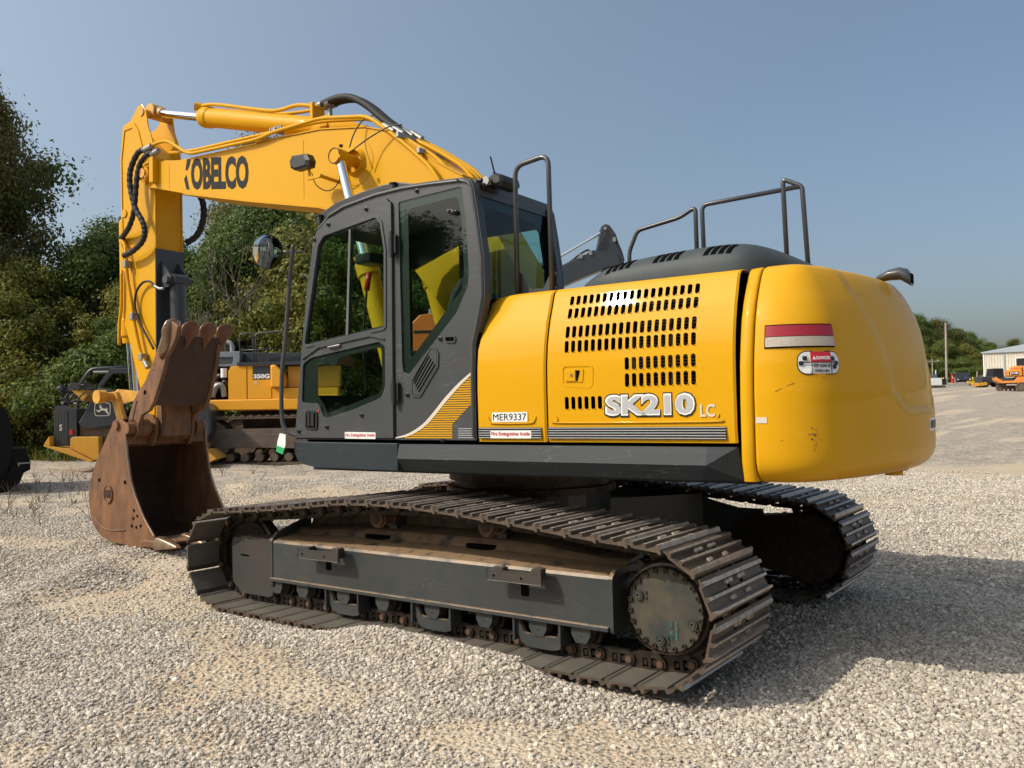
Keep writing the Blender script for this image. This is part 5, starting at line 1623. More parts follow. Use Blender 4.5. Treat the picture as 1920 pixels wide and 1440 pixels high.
s.build('pipe_clamp', m_zinc, arm)
# bucket link
s = MB()
for y in (YA0-.075, YA1+.030):
    s.prism(roundpoly([(-5.52, 1.66), (-5.44, 1.62), (-5.02, 1.68), (-5.00, 1.76), (-5.44, 1.80), (-5.52, 1.76)], .03, 3), 1, y, y+.035)
s.cyl((-5.46, -.36, 1.715), (-5.46, .52, 1.715), .052, n=20)
s.cyl((-5.06, -.16, 1.72), (-5.06, .32, 1.72), .045, n=16)
s.cyl((-5.46, -.40, 1.715), (-5.46, -.30, 1.715), .075, n=20)
s.build('bucket_link', m_yel_worn, arm)
s = MB()
for y in (YA0-.12, YA1+.07): s.prism(roundpoly([(-5.52, 1.77), (-5.40, 1.77), (-5.22, 1.42), (-5.16, 1.30), (-5.25, 1.27), (-5.35, 1.40)], .03, 3), 1, y, y+.04)
s.build('bucket_link', m_yel_worn, arm)

# ------------------------------------------------------------------ bucket
YK0, YK1 = -.42, .58
side = [(-5.045, 1.469), (-4.985, 1.475), (-4.888, 1.422), (-4.872, 1.30), (-4.85, 1.10), (-4.824, .986), (-4.79, .83), (-4.721, .680), (-4.66, .585), (-4.560, .440), (-4.45, .325), (-4.36, .235), (-4.26, .170), (-4.45, .125), (-4.786, .120), (-5.136, .137), (-5.30, .175), (-5.394, .216), (-5.50, .30), (-5.555, .40), (-5.592, .557), (-5.58, .70), (-5.524, .854), (-5.40, 1.05), (-5.225, 1.268), (-5.12, 1.40)]
k = MB()
k.prism(side, 1, YK0, YK0+.028); k.prism(side, 1, YK1-.028, YK1)
sh = side[12:]+side[:1]
ins = inset(side, .022)
shi = ins[12:]+ins[:1]
out = sh+list(reversed(shi))
k.mi = 1
k.prism(out, 1, YK0+.029, YK1-.029)
k.mi = 0
# cutting lip and top torsion box
k.prism([(-4.62, .150), (-4.27, .150), (-4.20, .185), (-4.27, .20), (-4.62, .195)], 1, YK0-.004, YK1+.004)
k.prism([(-5.04, 1.40), (-4.885, 1.40), (-4.868, 1.19), (-4.99, 1.16), (-5.10, 1.26)], 1, YK0+.03, YK1-.03)
bucket = k.build('bucket', [m_rust, m_rustdark_shaded], ex, U, bevel=.004)
s = MB()
ez = catmull([Vector((p[0], YK0-.008, p[1])) for p in side[2:12]], 3)
s.tube([v+Vector((.004, .012, 0)) for v in ez], .012, 6, False)
ez = [v+Vector((.004, 1.0, 0)) for v in ez]; s.tube(ez, .012, 6, False)
s.build('worn_edge', m_tip, bucket)
s = MB()
w_ = catmull([Vector(p) for p in ((-5.555, YK0-.003, .43), (-5.45, YK0-.003, .36), (-5.30, YK0-.003, .285), (-5.12, YK0-.003, .265), (-4.88, YK0-.003, .285))], 5)
s.tube(w_, .008, 6, False); s.build('weld_bead', m_rust, bucket)
s = MB()
for x, z in ((-4.88, .79), (-4.72, .50), (-4.66, .445), (-4.73, .415), (-4.76, .335), (-4.68, .325), (-4.60, .345), (-5.37, .80)):
    s.cyl((x, YK0-.0015, z), (x, YK0-.003, z), .017 if z < .7 else .022, n=12)
s.build('bolt_hole', m_dark, bucket)
# round maker's badge, raised
s = MB(); C_ = (-5.19, .655)
ring = [(C_[0]+.082*math.cos(a), C_[1]+.098*math.sin(a)) for a in [2*PI*q/28 for q in range(28)]]
s.prism(ring, 1, YK0-.012, YK0-.0005); s.prism(ring, 1, YK0-.018, YK0-.0125, [inset(ring, .010)])
s.build('maker_badge', m_rust, bucket)
text('PMI', 'raised_lettering', m_rustdark_shaded, bucket, -5.245, -5.135, .615, .70, YK0-.0125, bold=.03, depth=.006)
# ears
s = MB()
for y in (AC-.235, AC+.215):
    s.prism(roundpoly([(-4.95, 1.25), (-4.80, 1.15), (-4.73, 1.30), (-4.72, 1.42), (-4.79, 1.50), (-4.90, 1.52), (-5.06, 1.42), (-5.3, 1.38), (-5.2, 1.25)], .04, 3), 1, y, y+.030)
    s.cyl((-5.22, y-.01, 1.34), (-5.22, y+.04, 1.34), .06, n=16)
s.lathe((-4.83, AC-.20, 1.365), (0, 1, 0), [(0, 0), (0, .085), (.40, .085), (.40, 0)], 22)
s.cyl((-5.02, YK0+.01, 1.40), (-5.02, YK0-.03, 1.40), .05, n=16)
s.build('bucket_ear', m_rust, bucket)
for y in (YK0+.045, YK0+.35, YK0+.65, YK0+.955):
    s = MB()
    s.box(-4.56, -4.30, y-.055, y+.055, .128, .205, .012)
    s.build('tooth_adapter', m_rust, bucket)
    s = MB()
    rows = []
    for x, w, z0, z1 in ((-4.36, .062, .120, .235), (-4.30, .066, .118, .240), (-4.20, .055, .128, .218), (-4.08, .042, .142, .186), (-4.02, .034, .150, .168)):
        rows.append([Vector((x, y-w, z0)), Vector((x, y-w*.8, z1)), Vector((x, y, z1+.012)), Vector((x, y+w*.8, z1)), Vector((x, y+w, z0))])
    R = s.grid(rows, True, True); s.face(R[0]); s.face(R[-1])
    s.build('bucket_tooth', m_tip, bucket, bevel=.006)

# ------------------------------------------------------------------ thumb
th = MB()
TN = [(-4.215, 2.452), (-4.14, 2.468), (-4.02, 2.40), (-4.075, 2.25), (-4.225, 2.09), (-4.29, 1.93), (-4.45, 1.64), (-4.53, 1.55), (-4.67, 1.50), (-4.725, 1.40), (-4.76, 1.285), (-4.83, 1.25), (-4.91, 1.30), (-4.925, 1.38), (-4.90, 1.49), (-4.83, 1.64), (-4.72, 1.76), (-4.60, 1.86), (-4.47, 2.04), (-4.37, 2.20), (-4.30, 2.33)]
plates = (-.36, .29)
th.prism(TN, 1, plates[0], plates[0]+.045)
TF = [(-4.30, 2.34), (-4.25, 2.262), (-4.29, 2.05), (-4.33, 1.93)]+TN[6:]

sl = Vector((-.255, 0, -.675)).normalized()
# face plate
fp_ = [(-4.262, 2.262), (-4.31, 2.05), (-4.37, 1.85), (-4.49, 1.60), (-4.52, 1.615), (-4.40, 1.86), (-4.34, 2.06), (-4.292, 2.27)]
fp2 = [(-4.235, 2.33), (-4.262, 2.262), (-4.292, 2.27), (-4.27, 2.34)]
thumb = th.build('thumb', [m_rust], ex, U, bevel=.008)
th = MB(); th.prism(TF, 1, plates[1], plates[1]+.045); th.build('thumb_arm', m_rust, thumb, bevel=.008)
th = MB(); th.prism(fp_, 1, -.312, .288); th.prism(fp2, 1, -.312, .288); th.build('thumb_plate', m_rustdark_shaded, thumb)  # plate coloured darker to paint in the shade of its unlit side
for n_, y in enumerate((-.345, -.10, .12, .335)):
    s = MB()
    rows = []
    A0 = Vector((-4.31, y+.01, 2.17)) if n_ else Vector((-4.30, y-.02, 2.08)); A1 = Vector((-4.21, y+.035, 2.49)) if n_ else Vector((-4.13, y+.02, 2.49))
    dA = (A1-A0).normalized(); sA = Vector((.25, 1, 0)).normalized(); nA = dA.cross(sA).normalized()
    for t_, w, th_ in ((0, .012, .012), (.25, .022, .035), (.42, .040, .040), (.55, .075, .034), (.70, .096, .028), (.84, .090, .022), (.94, .060, .016), (1.0, .012, .008)):
        if n_ == 0: w = max(w, .075*min(1, t_*3+.2)) if t_ < .95 else w
        c0 = A0.lerp(A1, t_)+nA*(-.02)*math.sin(PI*t_)
        rows.append([c0+sA*(w*math.sin(a))+nA*(th_*math.cos(a)) for a in [2*PI*i/16 for i in range(16)]])
    R = s.grid(rows, True, True); s.face(R[0]); s.face(list(reversed(R[-1])))
    s.build('thumb_tine', m_tip if n_ == 0 else m_tine, thumb)
s = MB()
s.cyl((-4.83, -.44, 1.365), (-4.83, .47, 1.365), .062, n=22)
s.cyl((-4.83, -.36, 1.365), (-4.83, -.20, 1.365), .10, n=20); s.cyl((-4.83, .37, 1.365), (-4.83, .46, 1.365), .10, n=20)
s.build('thumb_pin', m_rust, thumb)
s = MB()
for x, z, r in ((-4.60, 1.74, .026),): s.cyl((x, -.3605, z), (x, -.362, z), r, n=12)
for x, z in ((-4.44, 1.97), (-4.42, 2.03)): s.cyl((x, -.3605, z), (x, -.362, z), .008, n=8)
s.prism([(-4.84, 1.43), (-4.825, 1.43), (-4.76, 1.62), (-4.735, 1.65), (-4.755, 1.65)], 1, -.3622, -.3605)
s.build('bolt_hole', m_dark, thumb)

# tag hung on the mirror bar
tg = MB()
tg.prism([(-.032, -.005), (.030, .0), (.045, -.075), (.030, -.145), (-.040, -.14), (-.045, -.07)], 1, -.001, .001)
to = tg.build('paper_tag', m_white, None)
to.location = Matrix.Rotation(PH, 3, 'Z') @ Vector((-1.235, -1.415, 1.345)); to.rotation_euler = (0, .22, PH)
tag(to, 'small white paper tag with green end hanging from the cab mirror bar', 'tag')
tg = MB(); tg.prism([(-.047, -.10), (.040, -.10), (.030, -.150), (-.042, -.145)], 1, -.0025, .0025); tg.build('green_end', m_green, to)
# ------------------------------------------------------------------ yard frame: x to the right, d away from the machine's rear quarter
YZ = math.atan2(RD.y, RD.x)
def yard(x, d, z=None):
    p = CP+RD*x+FD*d
    return (p.x, p.y, gz(p.x, p.y) if z is None else z)
def root(name, x, d, rz=0.0, dz=0.0):
    p = yard(x, d); return empty(name, (p[0], p[1], p[2]+dz), YZ+rz)
def poly(mb, pts, y0, y1, holes=()): mb.prism(pts, 1, y0, y1, holes)

# ---------------- neighbouring yellow excavator, seen from the side (1 unit = 1.308 cm)
k_ = .01308
g3 = root('excavator', -7.65, 20.6)
tag(g3, 'yellow and grey excavator with open engine bay parked behind the mirror bar', 'excavator')
def A3(u, v, o=k_): return ((u-375)*o, (870-v)*o)
m_jdlt = M('faded_yellow_paint', (0.80, 0.36, 0.018), 0.42, 0, 0.3)
s = MB(); poly(s, [A3(378, 757), A3(383, 752), A3(640, 752), A3(640, 774), A3(383, 772), A3(377, 768)], 0, .16); s.build('side_bumper', m_jdlt, g3, bevel=.03)
s = MB(); s.prism([A3(384, 752), A3(384, 695), A3(438, 692), A3(438, 752)], 1, .30, 2.4); s.build('engine_bay', m_dark, g3)
s = MB()
s.box(.28, .30, .2, .26, 1.55, 2.35); s.box(.0, .86, .18, .24, 2.28, 2.34)
for x, z, l, r in ((.25, 1.95, .35, .05), (.5, 2.05, .2, .06), (.35, 1.72, .4, .045), (.62, 1.9, .18, .05)): s.tube([(x, .2, z), (x+l*.5, .16, z+.08), (x+l, .2, z-.06)], r, 8)
s.build('engine', m_link, g3)
s = MB(); s.tube([(.42, .12, 1.62), (.52, .08, 1.86), (.66, .1, 1.88), (.70, .14, 1.62)], .07, 10); s.tube([(.30, .12, 1.60), (.28, .08, 1.80), (.40, .1, 1.92), (.52, .14, 1.90)], .06, 10); s.build('exhaust_manifold', m_zinc, g3)
s = MB(); s.cyl((.70, .12, 2.08), (.70, .12, 2.30), .075, n=14); s.build('oil_filter', m_white, g3)
def panel(name, u0, u1, v0, v1, y0=.04, mat=None, par=None, y1=.3):
    s = MB(); x0, z1 = A3(u0, v0); x1, z0 = A3(u1, v1); s.box(x0, x1, y0, y1, z0, z1, .012)
    return s.build(name, mat or m_jdlt, par or g3)
s = MB(); poly(s, [A3(438.6, 752), A3(438.6, 700), A3(444, 691), A3(472.6, 690), A3(472.6, 752)], .03, .3); s.build('side_door', m_jdlt, g3, bevel=.012)
pd = panel('side_door', 473.4, 518, 690, 751.5)
s = MB(); poly(s, [A3(518.6, 752), A3(518.6, 733), A3(563, 733), A3(640, 733), A3(640, 752)], .05, .3); s.build('step_panel', m_jdlt, g3, bevel=.01)
s = MB(); poly(s, [A3(519, 732), A3(519, 690), A3(528, 690), A3(538, 700), A3(543, 715), A3(543, 732)], -.12, .5); s.build('battery_box', m_jdlt, g3, bevel=.04)
s = MB(); poly(s, [A3(544, 732), A3(544, 692), A3(640, 692), A3(640, 732)], .25, .5); s.build('inner_panel', m_jdyel, g3, bevel=.02)
s = MB(); x0, z1 = A3(483.5, 690.6); x1, z0 = A3(519, 716); s.box(x0, x1-.02, .034, .0385, z0, z1-.01); s.build('number_panel', m_jdgrey, g3)
text('350G', 'number_lettering', m_white, g3, A3(485, 0)[0], A3(515, 0)[0], A3(0, 714.5)[1], A3(0, 706)[1], .033, False, bold=.05, depth=.003)
text('LC', 'number_lettering', m_white, g3, A3(486, 0)[0], A3(492, 0)[0], A3(0, 724)[1], A3(0, 720)[1], .038, False, bold=.02, depth=.003)
text('ZX350', 'model_plate', m_cream, g3, A3(450, 0)[0], A3(463, 0)[0], A3(0, 751)[1], A3(0, 748)[1], .028, False, bold=.02, depth=.003) if False else None
s = MB(); poly(s, [A3(400, 690), A3(406, 668), A3(412, 663.5), A3(460, 663), A3(458, 688), A3(452, 691)], .10, 2.3, [[A3(404.5, 687), A3(407, 674), A3(446, 674), A3(444.5, 686)]]); s.build('hood', m_hoodlt, g3, bevel=.02)
s = MB(); poly(s, [A3(404, 687.5), A3(406.5, 673.5), A3(446.5, 673.5), A3(445, 686.5)], .16, .20)
s.build('hood_grille', m_railp, g3)
s = MB()
for k in range(14):
    a = A3(405+k*3, 686); b = A3(407+k*3, 674); s.prism([a, (a[0]+.012, a[1]), (b[0]+.012, b[1]), b], 1, .125, .14)
s.build('grille_slats', m_hoodlt, g3)
s = MB(); poly(s, [A3(460.6, 690), A3(462, 664), A3(520, 666), A3(640, 668), A3(640, 690)], .30, 2.3); s.build('hood', m_jdgrey, g3, bevel=.03)
s = MB(); s.box(A3(456, 0)[0], A3(640, 0)[0], .0, .30, A3(0, 690)[1], A3(0, 684)[1]); s.build('walkway', m_jdgrey, g3)
for P_ in ([(461, 684), (459, 631), (484, 629), (486, 688)], [(490, 684), (489, 631), (542, 627), (553, 655)], ):
    rail(bend([(A3(u, v)[0], .06, A3(u, v)[1]) for u, v in P_], .08), .018, 'guard_rail', g3)
rail([(A3(461, 0)[0], .06, A3(0, 661.5)[1]), (A3(526, 0)[0], .06, A3(0, 660)[1])], .014, 'guard_rail', g3)
s = MB(); s.tube([(A3(425, 0)[0], .9, A3(0, 666)[1]), (A3(425, 0)[0], .9, A3(0, 650)[1]), (A3(422, 0)[0], .9, A3(0, 643)[1]), (A3(416, 0)[0], .9, A3(0, 640)[1])], .06, 12); s.build('exhaust_pipe', m_zinc, g3)
def small_tracks(par, x0, x1, z0, z1, y0, y1, mat, matf, ground_=0.0, nplates=None):
    "compact track: belt with grousers, side frame, rollers, all parts of par"
    r = (z1-z0)/2; zc = (z0+z1)/2
    P = []
    n = 10
    for i in range(n+1):
        a = PI/2+PI*i/n; P.append((x0+r+r*math.cos(a), zc+r*math.sin(a)))
    for i in range(n+1):
        a = -PI/2+PI*i/n; P.append((x1-r+r*math.cos(a), zc+r*math.sin(a)))
    inn = inset(P, .05)
    s = MB(); s.prism(P, 1, y0, y1, [inn])
    belt = s.build('track', mat, par)
    per = []
    tot = 0
    Q = P+[P[0]]
    L_ = [0]
    for a, b in zip(Q, Q[1:]): L_.append(L_[-1]+math.dist(a, b))
    m = nplates or int(L_[-1]/.2)
    me = None
    for k in range(m):
        sdist = L_[-1]*k/m
        for i in range(len(P)):
            if L_[i+1] >= sdist:
                t = (sdist-L_[i])/max(1e-6, L_[i+1]-L_[i]); a, b = Q[i], Q[i+1]
                p = (a[0]+(b[0]-a[0])*t, a[1]+(b[1]-a[1])*t); ang = math.atan2(b[1]-a[1], b[0]-a[0]); break
        if me is None:
            q = MB(); q.box(-.075, .075, y0-.01, y1+.01, -.022, .0); q.box(-.02, .02, y0-.01, y1+.01, -.045, -.0225)
            o = q.build('track_shoe', mat, belt); me = o.data
        else: o = link('track_shoe', me, belt)
        o.location = (p[0], 0, p[1]); o.rotation_euler = (0, -ang, 0)
    s = MB(); fr_ = [(x0+r*.9, zc+.12), (x0+r*1.5, zc+r*.5), (x1-r*1.5, zc+r*.5), (x1-r*.9, zc+.1), (x1-r*.9, zc-.14), (x0+r*.9, zc-.18)]
    s.prism(fr_, 1, y0+.04, y1-.05); s.build('track_frame', matf, par)
    nr = max(3, int((x1-x0)/.45))
    me = None
    for k in range(nr):
        if me is None:
            q = MB(); q.cyl((0, y0+.03, 0), (0, y1-.1, 0), .10, n=12); o = q.build('bottom_roller', mat, par); me = o.data
        else: o = link('bottom_roller', me, par)
        o.location = (x0+r*1.3+(x1-x0-2.6*r)*k/(nr-1), 0, z0+.17)
    s = MB(); s.cyl((x0+r, y0+.06, zc), (x0+r, y1-.06, zc), r-.06, n=20); s.build('idler', mat, par)
    s = MB(); s.cyl((x1-r, y0+.06, zc), (x1-r, y1-.06, zc), r-.06, n=20); s.build('idler', mat, par)
m_mud = M('muddy_track_steel', (0.16, 0.115, 0.075), 0.75, 0.1, 0, col2=(0.08, 0.06, 0.045), nscale=6, namt=.8, bump=.3, bscale=30)
m_mudfr = M('dusty_dark_frame', (0.06, 0.052, 0.045), 0.65, 0, 0, col2=(0.17, 0.12, 0.08), nscale=4, namt=.9, dust=.9)
small_tracks(g3, -.15, 4.8, -.02, 1.12, -.25, .42, m_mud, m_mudfr)
small_tracks(g3, -.15, 4.8, -.02, 1.12, 2.1, 2.75, m_mud, m_mudfr)
s = MB()
poly(s, [A3(402, 846), A3(400, 812), A3(429, 810), A3(431, 846)], -.22, -.16); poly(s, [A3(431, 812), A3(640, 822), A3(640, 846), A3(431, 838)], -.22, -.16)
s.build('frame_cover', m_mudfr, g3, bevel=.01)
s = MB(); s.box(1.0, 3.8, .6, 2.0, .5, 1.3); s.build('centre_frame', m_mudfr, g3)

# ---------------- yellow and black forestry tractor at the left
k2 = .01214
jd = root('crawler_tractor', -10.50, 19.5, 0.10, .04)
tag(jd, 'old yellow and black crawler machine with caged radiator and leaping deer badge', 'tractor')
def J(u, v): return ((u-100)*k2, (890-v)*k2)
s = MB(); poly(s, [J(151, 804), J(188, 738.5), J(208, 742), J(229, 752), J(236, 785), J(232, 808), J(168, 815), J(155, 811)], -.02, .10); jp = s.build('side_shield', m_jdgrey, jd, bevel=.015)
lg = roundpoly([J(180, 792), J(209, 792), J(209, 767), J(180, 767)], .08, 5)
s = MB(); s.prism(lg, 1, -.026, -.021, [inset(lg, .014)]); s.build('badge_frame', m_cream, jp)
deer = [(181.8, 781), (184, 781.5), (186, 784), (189, 784.5), (191.5, 781.8), (195, 781.2), (199, 782.5), (201.5, 785.5), (206, 790.5), (207, 789.8), (204.5, 785), (203.5, 781), (203.2, 777), (201.8, 776.5), (201, 778.5), (196, 777.6), (193.5, 776.2), (192.6, 773.6), (193.6, 771), (191.8, 772.4), (190.2, 771.6), (189.4, 769.6), (188.9, 771.8), (190.2, 773.6), (188.4, 774.4), (188.9, 775.6), (190.3, 776), (190.8, 778.2), (189.4, 780.6), (186.8, 781.6), (184, 779.9)]
s = MB(); s.prism([J(*p) for p in deer], 1, -.026, -.021); s.build('deer_badge', m_cream, jp)
s = MB(); poly(s, [J(106, 846), J(106, 771), J(131, 771), J(131, 847)], .04, .10); gr = s.build('radiator_guard', m_railp, jd)
s = MB()
for k in range(9): s.box(J(107+k*2.7, 0)[0], J(107.8+k*2.7, 0)[0], .012, .030, J(0, 845)[1], J(0, 780)[1])
for k in range(22): s.box(J(106.5, 0)[0], J(130.5, 0)[0], .018, .036, J(0, 845-k*3)[1], J(0, 844.1-k*3)[1])
s.build('guard_mesh', m_zincd, gr)
s = MB(); poly(s, [J(131.6, 848), J(131.6, 774), J(146, 778), J(147, 846)], .02, 1.4); s.build('radiator_shroud', m_jdgrey, jd, bevel=.01)
text('S', 'guard_lettering', m_cream, gr, J(116, 0)[0], J(121, 0)[0], J(0, 818)[1], J(0, 806)[1], .008, False, bold=.04, depth=.004)
s = MB(); s.box(J(133.5, 0)[0], J(139.5, 0)[0], .004, .018, J(0, 826)[1], J(0, 816)[1]); s.build('red_reflector', m_red, jd)
s = MB(); poly(s, [J(130, 732), J(132, 728), J(148, 728), J(157, 741), J(133, 741)], .1, .9); s.build('deflector', m_railp, jd, bevel=.01)
s = MB(); poly(s, [J(133.5, 741.5), J(157, 741.5), J(163, 752), J(154, 764)], .12, .88); s.build('deflector_face', m_jdyel, jd, bevel=.01)
s = MB(); rr_ = random.Random(4)
for k in range(26):
    x, z = J(rr_.uniform(105, 150), rr_.uniform(735, 770)); y = rr_.uniform(.1, .8)
    a = Vector((x, y, z)); b = a+Vector((rr_.uniform(-.2, .25), rr_.uniform(-.2, .2), rr_.uniform(-.12, .16)))
    s.tube([a, a.lerp(b, .5)+Vector((0, 0, .05)), b], rr_.uniform(.015, .05), 6)
s.build('engine_debris', m_jdgrey, jd)
for y in (.0, 1.3):
    s = MB(); s.tube(bend([(J(150, 0)[0], y+.05, J(0, 735)[1]), (J(172, 0)[0], y+.05, J(0, 703)[1]), (J(246, 0)[0], y+.05, J(0, 700)[1])], .1), .045, 8, False); s.build('canopy_frame', m_jdgrey, jd)
s = MB(); poly(s, [J(183, 739), J(190, 739), J(212, 712), J(250, 712), J(250, 702), J(208, 702)], .0, .09); s.build('lift_arm', m_jdgrey, jd, bevel=.01)
s = MB(); s.cyl((J(172, 0)[0], .2, J(0, 708.5)[1]), (J(200, 0)[0], .2, J(0, 708.5)[1]), .035, n=10); s.build('cylinder_rod', m_zinc, jd)
s = MB(); poly(s, [J(197, 706), J(197, 699), J(214, 697), J(250, 698), J(250, 760), J(236, 760), J(236, 712), J(214, 706)], .3, 1.3); s.build('rear_housing', m_jdyel, jd, bevel=.02)
s = MB(); s.tube([(J(165, 0)[0], -.04, J(0, 745)[1]), (J(152, 0)[0], -.05, J(0, 760)[1]), (J(149, 0)[0], -.03, J(0, 785)[1])], .016, 8); s.tube([(J(178, 0)[0], -.03, J(0, 740)[1]), (J(160, 0)[0], -.06, J(0, 768)[1]), (J(150, 0)[0], -.03, J(0, 772)[1])], .012, 8); s.build('hydraulic_hose', m_rubber, jd)
s = MB(); poly(s, [J(148, 800), J(148, 832), J(232, 832), J(260, 800), J(236, 795)], .12, 1.4); s.build('main_body', m_mudfr, jd, bevel=.02)
s = MB(); poly(s, [J(140, 832), J(145, 829.6), J(190, 830.5), J(190.5, 873), J(181, 874), J(139, 851)], -.12, .12); s.build('belly_guard', m_jdyel, jd, bevel=.012)
s = MB(); poly(s, [J(95, 842), J(105, 846), J(139, 852), J(181, 875), J(178, 878), J(95, 846)], -.2, 1.4); poly(s, [J(96, 841), J(105, 827), J(106, 846)], -.2, .2); s.build('push_blade', m_jdyel, jd, bevel=.01)
small_tracks(jd, J(178, 0)[0], J(385, 0)[0], .0, .78, .15, .65, m_mud, m_mudfr)
s = MB(); poly(s, [J(250, 830), J(250, 752), J(350, 752), J(352, 766), J(384, 772), J(391, 785), J(392, 822), J(380, 850), J(352, 845)], .05, 1.5); s.build('bonnet', m_jdgrey, jd, bevel=.05)
text('DEERE', 'bonnet_lettering', m_white, jd, J(290, 0)[0], J(344.5, 0)[0], J(0, 775.5)[1], J(0, 768)[1], .046, False, bold=.05, depth=.004)
s = MB(); poly(s, [J(372, 880), J(366, 862), J(392, 858), J(412, 876), J(388, 886)], -.5, 1.8); s.build('front_blade', m_jdyel, jd, bevel=.012)
s = MB(); s.cyl((J(372, 0)[0], -.12, J(0, 838)[1]), (J(391, 0)[0], -.12, J(0, 866)[1]), .03, n=10); s.build('blade_rod', m_zinc, jd)

# ---------------- black attachment cut by the left edge of the picture
ba = root('attachment_bucket', -9.74, 14.4, 0.60, .0)
tag(ba, 'black bucket attachment standing on the gravel at the left edge', 'attachment')
k3 = .0090
def B(u, v): return ((u+110)*k3, (938-v)*k3)
m_blackst = M('black_attachment_paint', (0.004, 0.0045, 0.005), 0.6, 0, 0, spec=0.2)
oc = catmull([Vector((*B(u, v), 0)) for u, v in ((-60, 742), (0, 768), (8, 776), (15, 795), (20, 825), (19, 860), (12, 890), (-4, 910))], 4)
s = MB(); s.prism([(p.x, p.y) for p in oc]+[B(-100, 912), B(-105, 760)], 1, 0, .05); s.build('side_plate', m_blackst, ba, bevel=.01)
s = MB(); s.prism([(p.x, p.y) for p in oc]+[(p.x-.05, p.y-.01) for p in reversed(oc)], 1, .052, 1.9); s.build('back_shell', m_blackst, ba)
s = MB(); poly(s, [B(-8, 905), B(14, 892), B(20, 851), B(43, 850), B(52, 878), B(51, 893), B(40, 898), B(33, 918), B(20, 926), B(8, 936), B(-60, 938)], .1, 1.7); s.build('coupler_box', m_blackst, ba, bevel=.012)
s = MB(); poly(s, [B(29, 878), B(52, 877.5), B(52, 880), B(33, 881), B(31, 887)], .08, .098); s.build('worn_edge', m_zinc, ba)
s = MB(); s.box(*[B(-100, 0)[0], B(-20, 0)[0]], .2, 1.6, -.02, .5); s.build('coupler_foot', m_blackst, ba)

# ---------------- dark grey excavator behind the cab, only its boom shows
k4 = .01059
gb = root('excavator', -3.62, 18.5, 0, .05); gb.scale = (1.088, 1.088, 1.088)
tag(gb, 'dark grey excavator standing behind the cab with its stick folded above the hood', 'excavator')
def G(u, v): return ((u-1040)*k4+4.2, (865-v)*k4)
s = MB(); poly(s, [G(960, 600), G(985, 552), G(1045, 541), G(1086, 524), G(1140, 503), G(1168, 499), G(1160, 478), G(1112, 470), G(1100, 478), G(1046, 502), G(985, 530), G(930, 600)], -.2, .2); s.build('boom', m_jdgrey, gb, bevel=.015)
s = MB()
ST = [G(1119, 502), G(1118, 482), G(1126, 452), G(1131, 426), G(1139, 421), G(1147, 424), G(1158, 440), G(1171, 484), G(1173, 498), G(1166, 540), G(1150, 545), G(1142, 510)]
poly(s, ST, -.17, -.13); poly(s, ST, .13, .17); poly(s, inset(ST, .03), -.128, .128)
s.build('stick', m_jdgrey, gb, bevel=.01)
s = MB(); s.cyl((G(1138, 0)[0], -.2, G(0, 430)[1]), (G(1138, 0)[0], .2, G(0, 430)[1]), .035, n=12); s.build('pin', m_zinc, gb)
s = MB(); s.cyl((G(1050, 0)[0], 0, G(0, 480)[1]), (G(1133, 0)[0], 0, G(0, 434)[1]), .028, n=12); s.build('cylinder_rod', m_chrome, gb)
s = MB(); s.cyl((G(985, 0)[0], 0, G(0, 514)[1]), (G(1052, 0)[0], 0, G(0, 479)[1]), .075, n=14); s.build('stick_cylinder', m_jdgrey, gb)
s = MB()
s.tube([(*G(1044, 504)[:1], -.15, G(0, 504)[1]), (G(1070, 0)[0], -.15, G(0, 492)[1]), (G(1095, 0)[0], -.16, G(0, 474)[1]), (G(1108, 0)[0], -.18, G(0, 471)[1]), (G(1115, 0)[0], -.18, G(0, 490)[1]), (G(1112, 0)[0], -.18, G(0, 500)[1])], .02, 8)
s.tube([(G(1044, 0)[0], -.1, G(0, 508)[1]), (G(1085, 0)[0], -.1, G(0, 487)[1]), (G(1100, 0)[0], -.1, G(0, 478)[1])], .018, 8)
s.tube([(G(1119, 0)[0], -.19, G(0, 478)[1]), (G(1128, 0)[0], -.19, G(0, 458)[1]), (G(1142, 0)[0], -.19, G(0, 438)[1])], .010, 6)
s.tube([(G(1133, 0)[0], -.19, G(0, 470)[1]), (G(1140, 0)[0], -.19, G(0, 452)[1])], .008, 6)
s.tube([(G(1152, 0)[0], -.2, G(0, 440)[1]), (G(1166, 0)[0], -.2, G(0, 470)[1]), (G(1172, 0)[0], -.2, G(0, 492)[1])], .014, 6)
s.build('hydraulic_hose', m_rubber, gb)
s = MB()
for u, v in ((1092, 482), (1110, 476), (1155, 452)): s.box(G(u, 0)[0]-.03, G(u, 0)[0]+.03, -.22, -.10, G(0, v)[1]-.04, G(0, v)[1]+.05, .005)
s.build('hose_clamp', m_zinc, gb)
s = MB(); s.box(2.3, 5.6, -1.2, 1.2, 1.2, 2.0, .05); s.build('engine_house', m_jdgrey, gb)
s = MB(); s.box(3.2, 4.4, .3, 1.2, 2.02, 2.6, .08); s.build('cab', m_jdgrey, gb)
small_tracks(gb, 2.2, 5.6, .0, .9, -1.5, -.9, m_mud, m_mudfr)
small_tracks(gb, 2.2, 5.6, .0, .9, .9, 1.5, m_mud, m_mudfr)
s = MB(); s.box(3.2, 4.8, -.85, .85, .4, 1.19); s.build('centre_frame', m_mudfr, gb)

